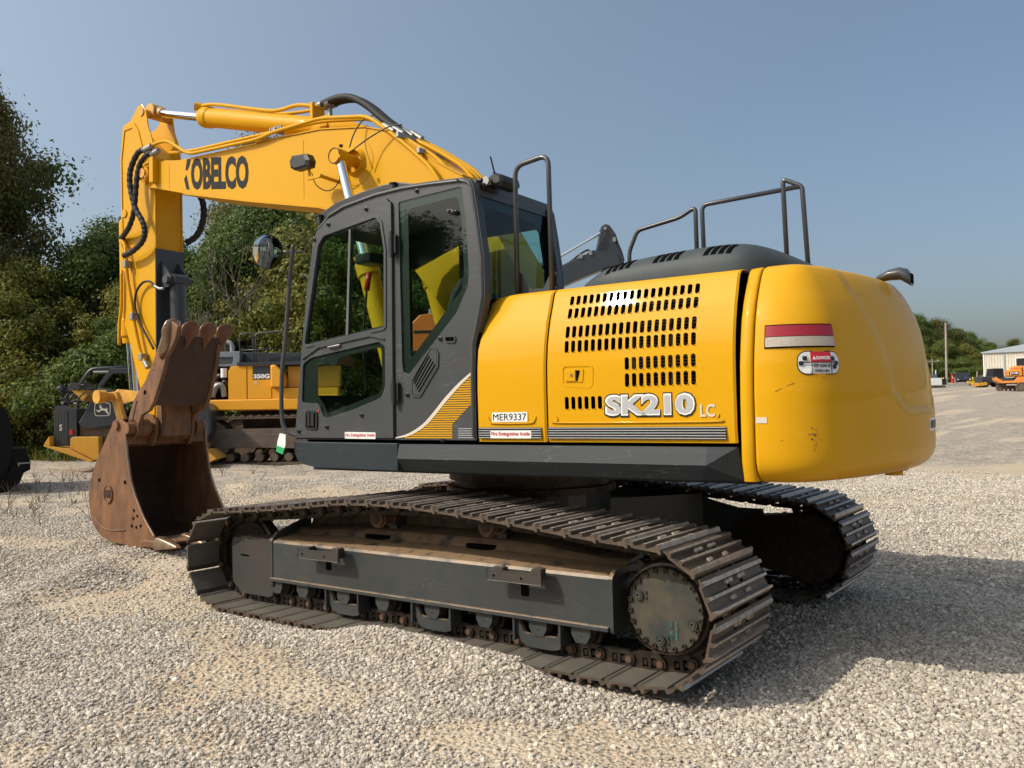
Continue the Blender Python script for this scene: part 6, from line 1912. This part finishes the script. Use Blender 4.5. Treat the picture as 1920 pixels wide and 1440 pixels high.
# ---------------- orange machine glimpsed through the cab window
og = root('tracked_loader', -2.75, 23.5)
tag(og, 'orange tracked machine glimpsed through the cab windows', 'machine')
s = MB(); s.prism([(0, 1.1), (0, 3.5), (.25, 3.75), (1.8, 3.98), (2.2, 3.2), (2.2, 1.1)], 1, 0, 2.0); s.build('body', m_orange, og, bevel=.04)
s = MB(); s.box(.1, 2.0, -.012, -.002, 3.25, 3.32); s.box(.1, 2.1, -.012, -.002, 2.5, 2.56); s.build('black_stripe', m_black, og)
s = MB(); s.cyl((.5, .8, 3.7), (.5, .8, 4.0), .06, n=10); s.build('exhaust_pipe', m_zinc, og)
small_tracks(og, -.4, 2.9, .0, .95, -.1, .45, m_mud, m_mudfr)
small_tracks(og, -.4, 2.9, .0, .95, 1.55, 2.1, m_mud, m_mudfr)

# ------------------------------------------------------------------ far yard on the right
k5 = .0573    # metres per unit at 92 m
jb = root('excavator', 52.0, 92.0, -.38)
tag(jb, 'orange tracked excavator on the far side of the yard at the right edge', 'excavator')
def Q5(u, v): return ((u-1853)*k5, (735-v)*k5)
m_or2 = M('faded_orange_paint', (0.78, 0.27, 0.03), 0.5, 0, 0.1, col2=(0.6, 0.2, 0.05), nscale=.8, namt=.8)
s = MB(); poly(s, [Q5(1875, 708), Q5(1875, 695), Q5(1898, 694), Q5(1899, 708)], 0, 2.6); s.build('counterweight', m_or2, jb, bevel=.15)
s = MB(); s.box(Q5(1876, 0)[0], Q5(1892, 0)[0], -.03, -.004, Q5(0, 705.5)[1], Q5(0, 699.5)[1]); s.build('name_plate', m_black, jb)
text('JCB', 'name_lettering', m_white, jb, Q5(1877, 0)[0], Q5(1891, 0)[0], Q5(0, 704.8)[1], Q5(0, 700.2)[1], -.035, False, bold=.02, depth=.01)
s = MB(); poly(s, [Q5(1899.5, 708), Q5(1900, 692), Q5(1903, 688), Q5(1960, 687), Q5(1960, 708)], .05, 2.6); s.build('engine_hood', M('rust_orange_panel', (0.5, 0.2, 0.07), 0.6), jb, bevel=.1)
s = MB(); poly(s, [Q5(1883, 694), Q5(1884, 689), Q5(1900, 688), Q5(1900, 694)], .3, 2.2); s.build('hood', m_or2, jb, bevel=.1)
s = MB(); poly(s, [Q5(1905, 690), Q5(1910, 679), Q5(1925, 668), Q5(1960, 650), Q5(1965, 660), Q5(1930, 678), Q5(1918, 690)], 1.0, 1.5); s.build('boom', m_or2, jb, bevel=.05)
s = MB(); poly(s, [Q5(1853, 709), Q5(1855, 715), Q5(1862, 720), Q5(1960, 721), Q5(1960, 708.5), Q5(1890, 708.5), Q5(1885, 716), Q5(1866, 716), Q5(1856, 709)], .1, 2.5); s.build('lower_deck', m_or2, jb, bevel=.05)
s = MB(); s.box(Q5(1866, 0)[0], Q5(1884, 0)[0], .3, 2.3, Q5(0, 716)[1], Q5(0, 710)[1]); s.build('deck_box', m_jdgrey, jb)
small_tracks(jb, Q5(1860, 0)[0], Q5(1956, 0)[0], .0, .82, 2.0, 2.7, m_mudfr, m_mudfr, nplates=40)
small_tracks(jb, Q5(1887, 0)[0], Q5(1980, 0)[0], .0, .86, -.3, .4, m_mudfr, m_mudfr, nplates=40)

# backhoe
bh = root('backhoe', 59.3, 108)
tag(bh, 'small yellow and dark backhoe parked left of the far orange excavator', 'backhoe')
s = MB(); s.box(0, 2.2, 0, 1.6, .55, 1.35, .1); s.build('bonnet', m_jdgrey, bh)
s = MB(); s.prism([(1.4, 1.2), (1.6, 2.35), (2.9, 2.35), (3.0, .8), (1.4, .8)], 1, .1, 1.6); s.build('cab', m_plastic, bh, bevel=.06)
s = MB(); s.prism([(-.3, .15), (.5, .25), (.6, .7), (.3, .6), (-.5, .55)], 1, -.1, 1.7); s.build('loader_bucket', m_jdyel, bh, bevel=.04)
for x, r in ((.5, .45), (2.6, .65)):
    for y in (-.05, 1.35):
        s = MB(); s.cyl((x, y, r), (x, y+.4, r), r, n=20); w_ = s.build('wheel', m_rubber, bh)
        s = MB(); s.cyl((x, y-.01, r), (x, y+.0, r), r*.5, n=14); s.build('rim', m_jdyel, w_)
# suv and car
def vehicle(name, x, d, mat, label, cat, w=1.85, h=1.75, L_=4.5, rz=0.0):
    r = root(name, x, d, rz)
    tag(r, label, cat)
    s = MB()
    pr = [(-L_/2, .35), (-L_/2, h*.6), (-L_/2+.15, h*.62), (-L_/2+.45, h), (L_*.15, h), (L_*.28, h*.62), (L_/2-.1, h*.55), (L_/2, h*.4), (L_/2, .35)]
    s.prism(pr, 1, 0, w); s.build('body', mat, r, bevel=.08)
    s = MB(); s.prism([(-L_/2+.3, h*.64), (-L_/2+.5, h*.93), (L_*.13, h*.93), (L_*.23, h*.64)], 1, -.012, -.002); s.build('side_window', m_black, r)
    for a in (-L_*.32, L_*.32):
        for y in (-.02, w-.2):
            s = MB(); s.cyl((a, y, .35), (a, y+.22, .35), .35, n=18); wh = s.build('wheel', m_rubber, r)
            s = MB(); s.cyl((a, y-.012, .35), (a, y-.001, .35), .2, n=12); s.build('rim', m_zinc, wh)
    for y in (.12, w-.3):
        s = MB(); s.box(-L_/2-.015, -L_/2-.002, y, y+.18, h*.45, h*.6); s.build('tail_light', m_lens_red, r)
        s = MB(); s.box(L_/2+.002, L_/2+.015, y, y+.18, h*.38, h*.45); s.build('headlight', m_white, r)
    return r
m_carb = M('black_car_paint', (0.012, 0.013, 0.016), 0.25, 0, 0.8)
m_carg = M('grey_car_paint', (0.05, 0.055, 0.06), 0.3, 0, 0.6)
vehicle('parked_car', 62.6, 121, m_carb, 'black sport utility car parked just right of the wooden pole', 'car', rz=-1.9)
vehicle('parked_car', 60.6, 126, m_carg, 'grey car parked behind the wooden pole, mostly hidden by it', 'car', rz=-2.0, h=1.5)
# poles
def wood_pole(x, d, h, r, label, arm=0, mat=None, lean=0.0):
    o = root('utility_pole', x, d); tag(o, label, 'pole')
    o.rotation_euler[1] = lean
    s = MB(); s.cyl((0, 0, -.2), (0, 0, h), r, r*.75, n=10); s.build('pole', mat or m_wood, o)
    if arm:
        s = MB(); s.box(-arm, arm, -.05, .05, h-.5, h-.35); s.build('crossarm', mat or m_wood, o)
        for a in (-arm*.8, arm*.8):
            s = MB(); s.cyl((a, 0, h-.345), (a, 0, h-.2), .05, n=8); s.build('insulator', m_white, o)
    return o
m_wood = M('weathered_wood', (0.36, 0.31, 0.26), 0.9, 0, 0, col2=(0.24, 0.2, 0.17), nscale=3, bump=.2, stretch=(4, 4, .4))
wood_pole(60.0, 118, 8.7, .17, 'tall bare wooden pole in front of the far trees', lean=.016)
wood_pole(64.5, 131, 3.9, .10, 'short grey pole with crossarm left of the tall wooden pole', 1.1)
wood_pole(64.0, 129, 2.1, .09, 'short white post beside the grey pole with crossarm', 0, m_white)
wood_pole(64.9, 119.5, 1.9, .12, 'leaning pale timber post left of the backhoe', 0, lean=.10)
# concrete pad at pole
o = MB().box(-1.6, 1.4, -.6, .6, -.1, .45, .05).build('concrete_block', m_concrete, None); p = yard(60.0, 115.5); o.location = p; o.rotation_euler[2] = YZ
tag(o, 'pale concrete block at the foot of the tall wooden pole', 'block')
# white bin
wb = root('skip_container', 55.0, 110); tag(wb, 'white and black box container beside the yellow counterweight edge', 'container')
s = MB(); s.box(-1.4, .35, 0, 1.6, .3, 1.25, .04); s.build('white_box', m_white, wb)
s = MB(); s.box(.36, 1.0, .1, 1.5, .35, 1.15, .04); s.build('black_end', m_black, wb)
s = MB()
s.box(-1.3, .9, .1, 1.5, .05, .29); s.build('skid', m_mudfr, wb)
# bollards and fuel point
for x, lab in ((59.9, 'yellow bollard left of the tall wooden pole'), (63.15, 'yellow bollard directly left of the yellow bin'), (64.15, 'yellow bollard right of the yellow bin'), (64.75, 'yellow bollard next to the leaning timber post')):
    o = MB(); o.lathe((0, 0, 0), (0, 0, 1), [(0, 0), (0, .11), (1.05, .11), (1.12, .07), (1.14, 0)], 12); b_ = o.build('bollard', M('safety_yellow', (0.8, 0.5, 0.02), 0.5) if 'safety_yellow' not in MATS else MATS['safety_yellow'], None)
    b_.location = yard(x, 119 if x > 60.5 else 118.7); tag(b_, lab, 'bollard', 'bollards along the far edge of the yard')
fp = root('fuel_pump', 63.0, 122); tag(fp, 'red and pale fuel pump standing between the yellow bollards', 'fuel pump')
s = MB(); s.box(-.16, .16, 0, .4, 0, 1.5, .04); s.build('housing', m_red, fp)
s = MB(); s.box(-.13, .13, -.02, -.002, .9, 1.3); s.build('display', m_white, fp)
yb_ = MB(); yb_.prism([(-.5, 0), (.5, 0), (.55, .55), (-.55, .55)], 1, 0, .7); yb_.box(-.58, .58, -.03, .73, .55, .62); o = yb_.build('grit_bin', MATS['safety_yellow'], None, bevel=.03); o.location = yard(63.6, 118.2); o.rotation_euler[2] = YZ; tag(o, 'low bright yellow bin on the ground between bollards', 'bin')
# kerb sleeper
o = MB().box(-1.2, 2.2, -.15, .15, 0, .3, .02).build('timber_sleeper', m_mudfr, None); o.location = yard(63.9, 117.3); o.rotation_euler[2] = YZ; tag(o, 'long dark timber sleeper lying in front of the yellow bin', 'timber')
# ---------------- metal building
bd = root('metal_building', 74.6, 135, -.56); tag(bd, 'cream corrugated metal shed with grey roof at the right edge', 'building')
m_shed = M('cream_sheet', (0.60, 0.55, 0.46), 0.6, 0, 0, col2=(0.52, 0.48, 0.40), nscale=.6)
m_trim = M('grey_trim', (0.25, 0.28, 0.31), 0.5); m_roofm = M('grey_roof_sheet', (0.33, 0.37, 0.42), 0.45)
s = MB()
# ribbed wall facing the yard
pts = []
x = 0.0
while x < 22:
    pts += [(x, 0), (x+.22, 0), (x+.26, -.04), (x+.34, -.04)]; x += .38
rows = [[Vector((a, b, z)) for a, b in pts] for z in (0, 4.55)]
s.grid(rows, False)
s.box(.0, 22, .02, 14, 0, 4.5)
s.build('wall', m_shed, bd)
s = MB(); s.prism([(-.3, 4.56), (22.3, 4.56), (22.3, 5.9), (11, 6.6), (-.3, 4.75)], 1, -.3, 14.3); s.build('roof', m_roofm, bd)
for x in (0, 2.85, 8.0):
    s = MB(); s.box(x-.08, x+.10, -.09, -.045, 0, 4.55); s.build('corner_trim', m_trim if x > 0 else m_white, bd)
s = MB(); s.box(4.3, 6.6, -.08, -.045, 2.3, 3.65); wn_ = s.build('window', m_white, bd)
s = MB(); s.box(4.42, 6.48, -.095, -.082, 2.4, 3.55); s.build('window_pane', m_black, wn_)
# workshop door low to the ground
s = MB(); s.box(9, 13, -.08, -.045, 0, 3.8); s.build('roller_door', m_trim, bd)
# ------------------------------------------------------------------ trees
def leaf_mat(name, c1, c2, c3):
    m = bpy.data.materials.new(name); m.use_nodes = True
    nt = m.node_tree; nt.nodes.clear(); N = nt.nodes.new; L = nt.links.new
    o = N('ShaderNodeOutputMaterial'); d = N('ShaderNodeBsdfPrincipled'); t = N('ShaderNodeBsdfTranslucent'); mx = N('ShaderNodeMixShader'); mx.inputs[0].default_value = .28
    d.inputs['Roughness'].default_value = .55; d.inputs['Specular IOR Level'].default_value = .3
    g = N('ShaderNodeNewGeometry'); tc = N('ShaderNodeTexCoord'); n = N('ShaderNodeTexNoise'); n.inputs['Scale'].default_value = .8; n.inputs['Detail'].default_value = 3
    oi = N('ShaderNodeObjectInfo')
    L(tc.outputs['Object'], n.inputs['Vector'])
    a = N('ShaderNodeMath'); a.operation = 'MULTIPLY_ADD'; a.inputs[1].default_value = .45
    b = N('ShaderNodeMath'); b.operation = 'MULTIPLY_ADD'; b.inputs[1].default_value = .25
    L(g.outputs['Random Per Island'], a.inputs[0]); L(n.outputs['Fac'], a.inputs[2]); L(oi.outputs['Random'], b.inputs[0]); L(a.outputs[0], b.inputs[2])
    r = N('ShaderNodeValToRGB'); e = r.color_ramp.elements; e[0].position = .35; e[0].color = (*c1, 1); e[1].position = 1.1 if False else 1.0; e[1].color = (*c3, 1)
    q = e.new(.66); q.color = (*c2, 1)
    L(b.outputs[0], r.inputs['Fac']); L(r.outputs['Color'], d.inputs['Base Color'])
    sc = N('ShaderNodeVectorMath'); sc.operation = 'SCALE'; sc.inputs['Scale'].default_value = 1.5; L(r.outputs['Color'], sc.inputs[0]); L(sc.outputs[0], t.inputs['Color'])
    L(d.outputs[0], mx.inputs[1]); L(t.outputs[0], mx.inputs[2]); L(mx.outputs[0], o.inputs[0])
    return m
LM = [leaf_mat('oak_leaves', (0.032, 0.062, 0.013), (0.066, 0.112, 0.022), (0.14, 0.165, 0.035)),
      leaf_mat('yellowing_leaves', (0.055, 0.085, 0.015), (0.12, 0.142, 0.026), (0.23, 0.20, 0.04)),
      leaf_mat('browning_leaves', (0.045, 0.068, 0.018), (0.090, 0.105, 0.028), (0.17, 0.135, 0.045))]
m_bark = M('pale_bark', (0.20, 0.17, 0.14), 0.9, 0, 0, col2=(0.10, 0.085, 0.07), nscale=4, namt=.7, bump=.5, bscale=14, stretch=(3, 3, .6))
def crown_data(seed, H, R, base, nclump, per, leaf, openness=0.0, top_taper=.6):
    rnd = random.Random(seed)
    V = []; F = []; CL = []
    for c in range(nclump):
        # position in an egg-shaped volume
        while True:
            t = rnd.random()**.8; a = rnd.uniform(0, 2*PI)
            z = base+(H-base)*t
            prof = math.sin(PI*min(1, (t*.86+.13)))**.6*(1-top_taper*max(0, t-.55))
            rr = R*prof*(rnd.random()**.38)*(1+.28*math.sin(a*3+seed)+.16*math.sin(a*5+t*9+seed*2))
            if rr > .1: break
        cx, cy = rr*math.cos(a), rr*math.sin(a)
        cr = rnd.uniform(.45, .95)*R/2.6
        CL.append((cx, cy, z, cr))
        for l in range(per):
            # leaves lie on and just inside the skin of each clump
            u = rnd.uniform(-1, 1); b = rnd.uniform(0, 2*PI); s_ = math.sqrt(1-u*u)
            n = Vector((s_*math.cos(b), s_*math.sin(b), u))
            rad = cr*(1-.5*rnd.random()**2)*(1+.25*rnd.gauss(0, 1)*(.6+openness))
            p = Vector((cx, cy, z))+Vector((n.x, n.y, n.z*.72))*rad
            nn = (n+Vector((rnd.gauss(0, .55), rnd.gauss(0, .55), rnd.gauss(.25, .5)))).normalized()
            t1 = nn.orthogonal().normalized(); t1 = (Matrix.Rotation(rnd.uniform(0, 6.28), 3, nn) @ t1); t2 = nn.cross(t1)
            sz = leaf*rnd.uniform(.6, 1.3)
            i = len(V)
            V += [p-t1*sz*.5, p+t2*sz*.30-nn*sz*.08, p+t1*sz*.5, p-t2*sz*.30-nn*sz*.08]
            F.append((i, i+1, i+2, i+3))
    return V, F, CL
PROTO = []
def make_proto(seed, H, R, base, nclump, per, leaf, openness, lm, trunk_r, top_taper=.6, limbs=14):
    V, F, CL = crown_data(seed, H, R, base, nclump, per, leaf, openness, top_taper)
    me = bpy.data.meshes.new('crown'); me.from_pydata(V, [], F); me.materials.append(LM[lm])
    mb = MB(); rnd = random.Random(seed+99)
    pts = [(0, 0, -.3), (.06*R*rnd.uniform(-1, 1), .05*R, H*.3), (.10*R*rnd.uniform(-1, 1), .06*R*rnd.uniform(-1, 1), H*.6), (.1*R, 0, H*.88)]
    P = catmull([Vector(p) for p in pts], 5)
    prev = None
    for i, p in enumerate(P):
        r = trunk_r*(1-.85*i/(len(P)-1))
        ring = [mb.bm.verts.new(p+Vector((math.cos(2*PI*k/8)*r, math.sin(2*PI*k/8)*r, 0))) for k in range(8)]
        if prev:
            for k in range(8): mb.face([prev[k], prev[(k+1) % 8], ring[(k+1) % 8], ring[k]], True)
        prev = ring
    for c in sorted(CL, key=lambda c: rnd.random())[:limbs]:
        z0 = min(c[2]*.72, H*.8); k = min(len(P)-1, max(0, int(z0/(H*.88)*(len(P)-1))))
        a = P[k]; b = Vector(c[:3])
        mid = a.lerp(b, .5)+Vector((0, 0, -.12*R))
        r0 = trunk_r*.38
        for q, (s_, e_, ra, rb) in enumerate(((a, mid, r0, r0*.65), (mid, b, r0*.65, r0*.2))): mb.cyl(s_, e_, ra, rb, n=6, caps=False)
    tm = mb.mesh('trunk', m_bark)
    PROTO.append((me, tm)); return len(PROTO)-1
P_OAK = make_proto(1, 9.0, 3.3, 1.2, 105, 460, .165, .25, 0, .20)
P_OAK2 = make_proto(2, 10.5, 3.0, 1.6, 105, 460, .165, .35, 0, .19)
P_YEL = make_proto(3, 8.0, 2.9, .5, 100, 420, .165, .25, 1, .15)
P_BRN = make_proto(4, 10.0, 3.2, 1.5, 95, 400, .15, .5, 2, .18)
P_TALL = make_proto(5, 12.0, 2.8, 2.8, 105, 400, .145, .5, 2, .19, .35, 24)
P_BUSH = make_proto(6, 3.0, 1.9, .0, 45, 320, .13, .2, 0, .06, .3, 8)
P_BUSH2 = make_proto(7, 2.6, 1.7, .0, 40, 320, .12, .3, 1, .05, .3, 8)
def tree(x, d, proto, sc, label, rz=None, cat='tree', group=None, sx=1.0, name='broadleaf_tree'):
    r = root(name, x, d); rnd = random.Random(int(x*131+d*17))
    tag(r, label, cat, group)
    if proto == P_TALL: sx = .78
    ang = rnd.uniform(0, 6.28) if rz is None else rz
    for nm, me in (('crown', PROTO[proto][0]), ('trunk', PROTO[proto][1])):
        o = link(nm, me, r); o.scale = (sc*sx, sc*sx, sc); o.rotation_euler[2] = ang
    return r
T = [  # x, d, proto, scale, label
 (-17.2, 27.0, P_TALL, 1.0, 'tall thin-crowned tree with pale trunk at the left edge, its sparse top against the sky'),
 (-18.6, 29.5, P_OAK2, 1.12, 'big green tree at the left edge behind the tall thin one'),
 (-13.6, 28.5, P_OAK, .74, 'dense dark green tree between the left edge and the excavator arm, lower than its neighbour'),
 (-14.9, 26.2, P_YEL, .70, 'yellowish green young tree at the left in front of the thin tall tree'),
 (-12.0, 26.8, P_YEL, .62, 'short yellow-green tree just left of the excavator arm'),
 (-17.2, 25.6, P_OAK, .62, 'low dark tree at the far left bottom behind the black attachment'),
 (-13.0, 31.5, P_OAK2, .72, 'round dark tree whose crown just clears the trees left of the arm'),
 (-11.3, 29.5, P_OAK, .70, 'dark green tree directly behind the excavator arm'),
 (-9.7, 27.0, P_OAK, .55, 'low dark tree right of the excavator arm under the boom'),
 (-8.9, 32.0, P_OAK2, .86, 'rounded oak rising under the boom right of the arm'),
 (-8.0, 28.5, P_OAK, .86, 'leafy green oak under the boom behind the neighbouring yellow excavator'),
 (-11.3, 38.5, P_TALL, 1.08, 'tall thin tree showing above the boom beside the lettering'),
 (-9.9, 38.0, P_TALL, 1.06, 'second thin tree showing between boom and arm cylinder'),
 (-6.4, 30.5, P_YEL, 1.06, 'yellow-green oak left of the cab behind the round mirror'),
 (-6.6, 26.2, P_YEL, .78, 'small yellow-leaved tree directly left of the cab'),
 (-4.9, 28.5, P_OAK2, .76, 'green tree seen through the cab door window'),
 (-4.6, 33.0, P_YEL, .85, 'yellowish tree seen through the cab behind the green one'),
 (-3.3, 30.0, P_OAK, .72, 'dark tree seen through the cab rear side window'),
 (-2.2, 33.0, P_OAK2, .55, 'low tree hidden behind the cab rear pillar'),
 (-21.5, 30.0, P_OAK, 1.0, 'dark oak just outside the left edge'),
 (-15.6, 34.0, P_OAK2, .80, 'back-row dark tree left of the arm'),
 (-12.8, 36.0, P_OAK, .68, 'back-row tree directly behind the round dark one'),
 (-11.0, 25.4, P_OAK, .48, 'small dark tree behind the deer badge machine'),
]
for x, d, pr, sc, lab in T: tree(x, d, pr, sc, lab, group='trees along the left side of the yard')
# undergrowth along the foot of the wood
ub = [(-18.2, 24.6), (-16.9, 24.3), (-15.5, 24.6), (-14.2, 24.2), (-13.0, 24.6), (-11.8, 24.4), (-10.6, 24.6), (-9.6, 25.2), (-8.6, 25.6), (-7.6, 25.3), (-6.5, 25.0), (-5.3, 25.6), (-4.1, 26.0), (-2.9, 26.6), (-1.6, 27.2)]
ubl = ['dark undergrowth bush behind the black attachment at the left edge', 'undergrowth bush directly right of the black attachment', 'undergrowth bush between the black attachment and the caged radiator', 'undergrowth bush just left of the caged radiator', 'undergrowth bush behind the caged radiator', 'undergrowth bush behind the leaping deer badge', 'undergrowth bush behind the lower end of the yellow arm', 'undergrowth bush behind the rusty bucket thumb', 'undergrowth bush behind the open engine bay of the neighbouring excavator', 'undergrowth bush behind the number decal of the neighbouring excavator', 'undergrowth bush below the round mirror', 'undergrowth bush seen low through the cab door', 'undergrowth bush behind the middle of the cab', 'undergrowth bush behind the cab rear pillar', 'last undergrowth bush at the right, hidden behind the engine hood']
for i, (x, d) in enumerate(ub):
    tree(x, d, P_BUSH if i % 3 else P_BUSH2, .75+.18*((i*7) % 4)/3, ubl[i], cat='bush', group='undergrowth bushes below the trees', name='bush')
# one dead, leafless shrub
def bare_tree(x, d, h, seed, label):
    r = root('bare_tree', x, d); tag(r, label, 'tree')
    rnd = random.Random(seed); mb = MB()
    def grow(p, dr, ln, rad, depth):
        q = p+dr*ln
        mb.cyl(p, q, rad, rad*.6, n=5, caps=False)
        if depth == 0: return
        for k in range(3 if depth > 1 else 4):
            nd = (dr+Vector((rnd.gauss(0, .42), rnd.gauss(0, .42), rnd.uniform(-.05, .35)))).normalized()
            grow(q if k else p.lerp(q, .7), nd, ln*rnd.uniform(.6, .85), rad*.6, depth-1)
    for k in range(4): grow(Vector((rnd.uniform(-.2, .2), 0, 0)), Vector((rnd.gauss(0, .25), rnd.gauss(0, .2), 1)).normalized(), h*.34, .05, 4)
    mb.build('trunk', m_bark, r)
bare_tree(-9.2, 24.8, 4.6, 5, 'leafless grey shrub behind the excavator arm')
bare_tree(-7.0, 25.6, 6.6, 8, 'bare pale dead tree with forked branches beside the round mirror')
# far trees on the right
FT = [(66, 152, P_OAK, 1.15), (71, 150, P_OAK2, 1.08), (75.5, 151, P_BRN, 1.06), (79.5, 153, P_OAK, .98), (83, 155, P_OAK2, .80), (61, 155, P_OAK2, 1.2), (86, 165, P_OAK, .70), (90, 185, P_OAK, .80), (99, 190, P_OAK2, .84), (106, 190, P_OAK, .80), (113, 192, P_BRN, .80), (69, 145, P_YEL, .8), (73.5, 145, P_OAK, .75), (77.5, 146, P_YEL, .75), (80, 149, P_OAK, .62), (64, 146, P_OAK, .8)]
FL = ['dark oak standing left of the tall wooden pole', 'dark oak directly behind the tall wooden pole', 'reddish brown tree right of the tall wooden pole', 'green tree at mid slope of the far tree line', 'lower green tree near the shed corner', 'tree behind the edge of the yellow counterweight', 'small tree just behind the shed corner',
      'distant tree above the left part of the shed roof', 'distant tree above the shed roof middle', 'distant tree above the shed roof right of middle', 'distant brownish tree above the shed roof near the right edge', 'yellow-green smaller tree in front of the dark oak by the pole', 'low green tree in front of the line right of the pole', 'low yellowish tree below the reddish one', 'lowest green tree at the right end of the far line', 'low dark tree at the left end of the far line']
for (x, d, pr, sc), lab in zip(FT, FL): tree(x, d, pr, sc, lab, group='trees beyond the far side of the yard', sx=1.25)
for i, (x, d, pr, sc) in enumerate(((8, 82, P_OAK, .7), (14, 90, P_OAK2, .7), (20, 98, P_YEL, .95), (27, 108, P_OAK, .9), (33, 118, P_OAK2, .85), (40, 128, P_OAK, 1.0), (47, 138, P_YEL, 1.2), (54, 148, P_OAK2, 1.0))):
    tree(x, d, pr, sc, 'tree of the far line standing hidden behind the yellow engine doors and counterweight', group='trees of the far line hidden by the machine', sx=1.4)
for i in range(5): tree(62+i*3.0, 141-.3*i, P_BUSH, 1.15, 'bush at the foot of the far trees beyond the parked cars', cat='bush', group='bushes below the far trees', name='bush', sx=1.3)
# the wood on the near side of the yard, behind the photographer; it is what the cab glass mirrors
for i, (x, y, pr, sc) in enumerate(((-46, -26, P_OAK, 1.05), (-39, -29, P_OAK2, 1.0), (-33, -27, P_YEL, 1.2), (-27, -30, P_OAK, 1.15), (-21, -28, P_OAK2, .95), (-15, -31, P_OAK, 1.1), (-9, -30, P_YEL, 1.25), (-3, -32, P_OAK2, 1.0), (4, -31, P_OAK, 1.1), (11, -33, P_OAK, 1.1), (18, -31, P_OAK2, 1.1))):
    r = empty('broadleaf_tree', (x, y, 0)); tag(r, 'tree of the wood behind the camera, mirrored in the cab windows', 'tree', 'trees mirrored in the cab glass')
    for nm, me in (('crown', PROTO[pr][0]), ('trunk', PROTO[pr][1])):
        o = link(nm, me, r); o.scale = (sc*1.35, sc*1.35, sc); o.rotation_euler[2] = i*1.7
# weeds and dry stalks near the bucket
def weeds():
    mb = MB(); rnd = random.Random(12)
    for k in range(150):
        x, d = rnd.gauss(-7.9, 1.4), rnd.uniform(10.8, 19)
        p = yard(x, d); p = Vector((p[0], p[1], gh(p[0], p[1])))
        for j in range(rnd.randint(2, 5)):
            h = rnd.uniform(.06, .28); w = .006
            q = p+Vector((rnd.gauss(0, .08), rnd.gauss(0, .08), h)); b = p+Vector((rnd.gauss(0, .03), rnd.gauss(0, .03), 0))
            mb.quad([b, b+Vector((w, w, 0)), q+Vector((w*.3, w*.3, 0)), q]); mb.quad([b, b+Vector((-w, w, 0)), q+Vector((0, 0, .01)), q])
    o = mb.build('dry_weeds', M('dry_stalks', (0.13, 0.085, 0.045), 0.9), None, recalc=False); o['kind'] = 'stuff'
weeds()
def grass_strip():
    mb = MB(); rnd = random.Random(5)
    for k in range(9000):
        x, d = rnd.uniform(-20, 1), rnd.gauss(24.2, .7)
        if d < 22.8: continue
        p = yard(x, d); z = gh(p[0], p[1]); h = rnd.uniform(.10, .42); a = rnd.uniform(0, PI); w = .02
        c = Vector((p[0], p[1], z)); t = Vector((math.cos(a), math.sin(a), 0))*w; l = Vector((rnd.gauss(0, .09), rnd.gauss(0, .09), h))
        mb.face([mb.bm.verts.new(c-t), mb.bm.verts.new(c+t), mb.bm.verts.new(c+l)])
    o = mb.build('rough_grass', LM[1], None, recalc=False); o['kind'] = 'stuff'
grass_strip()
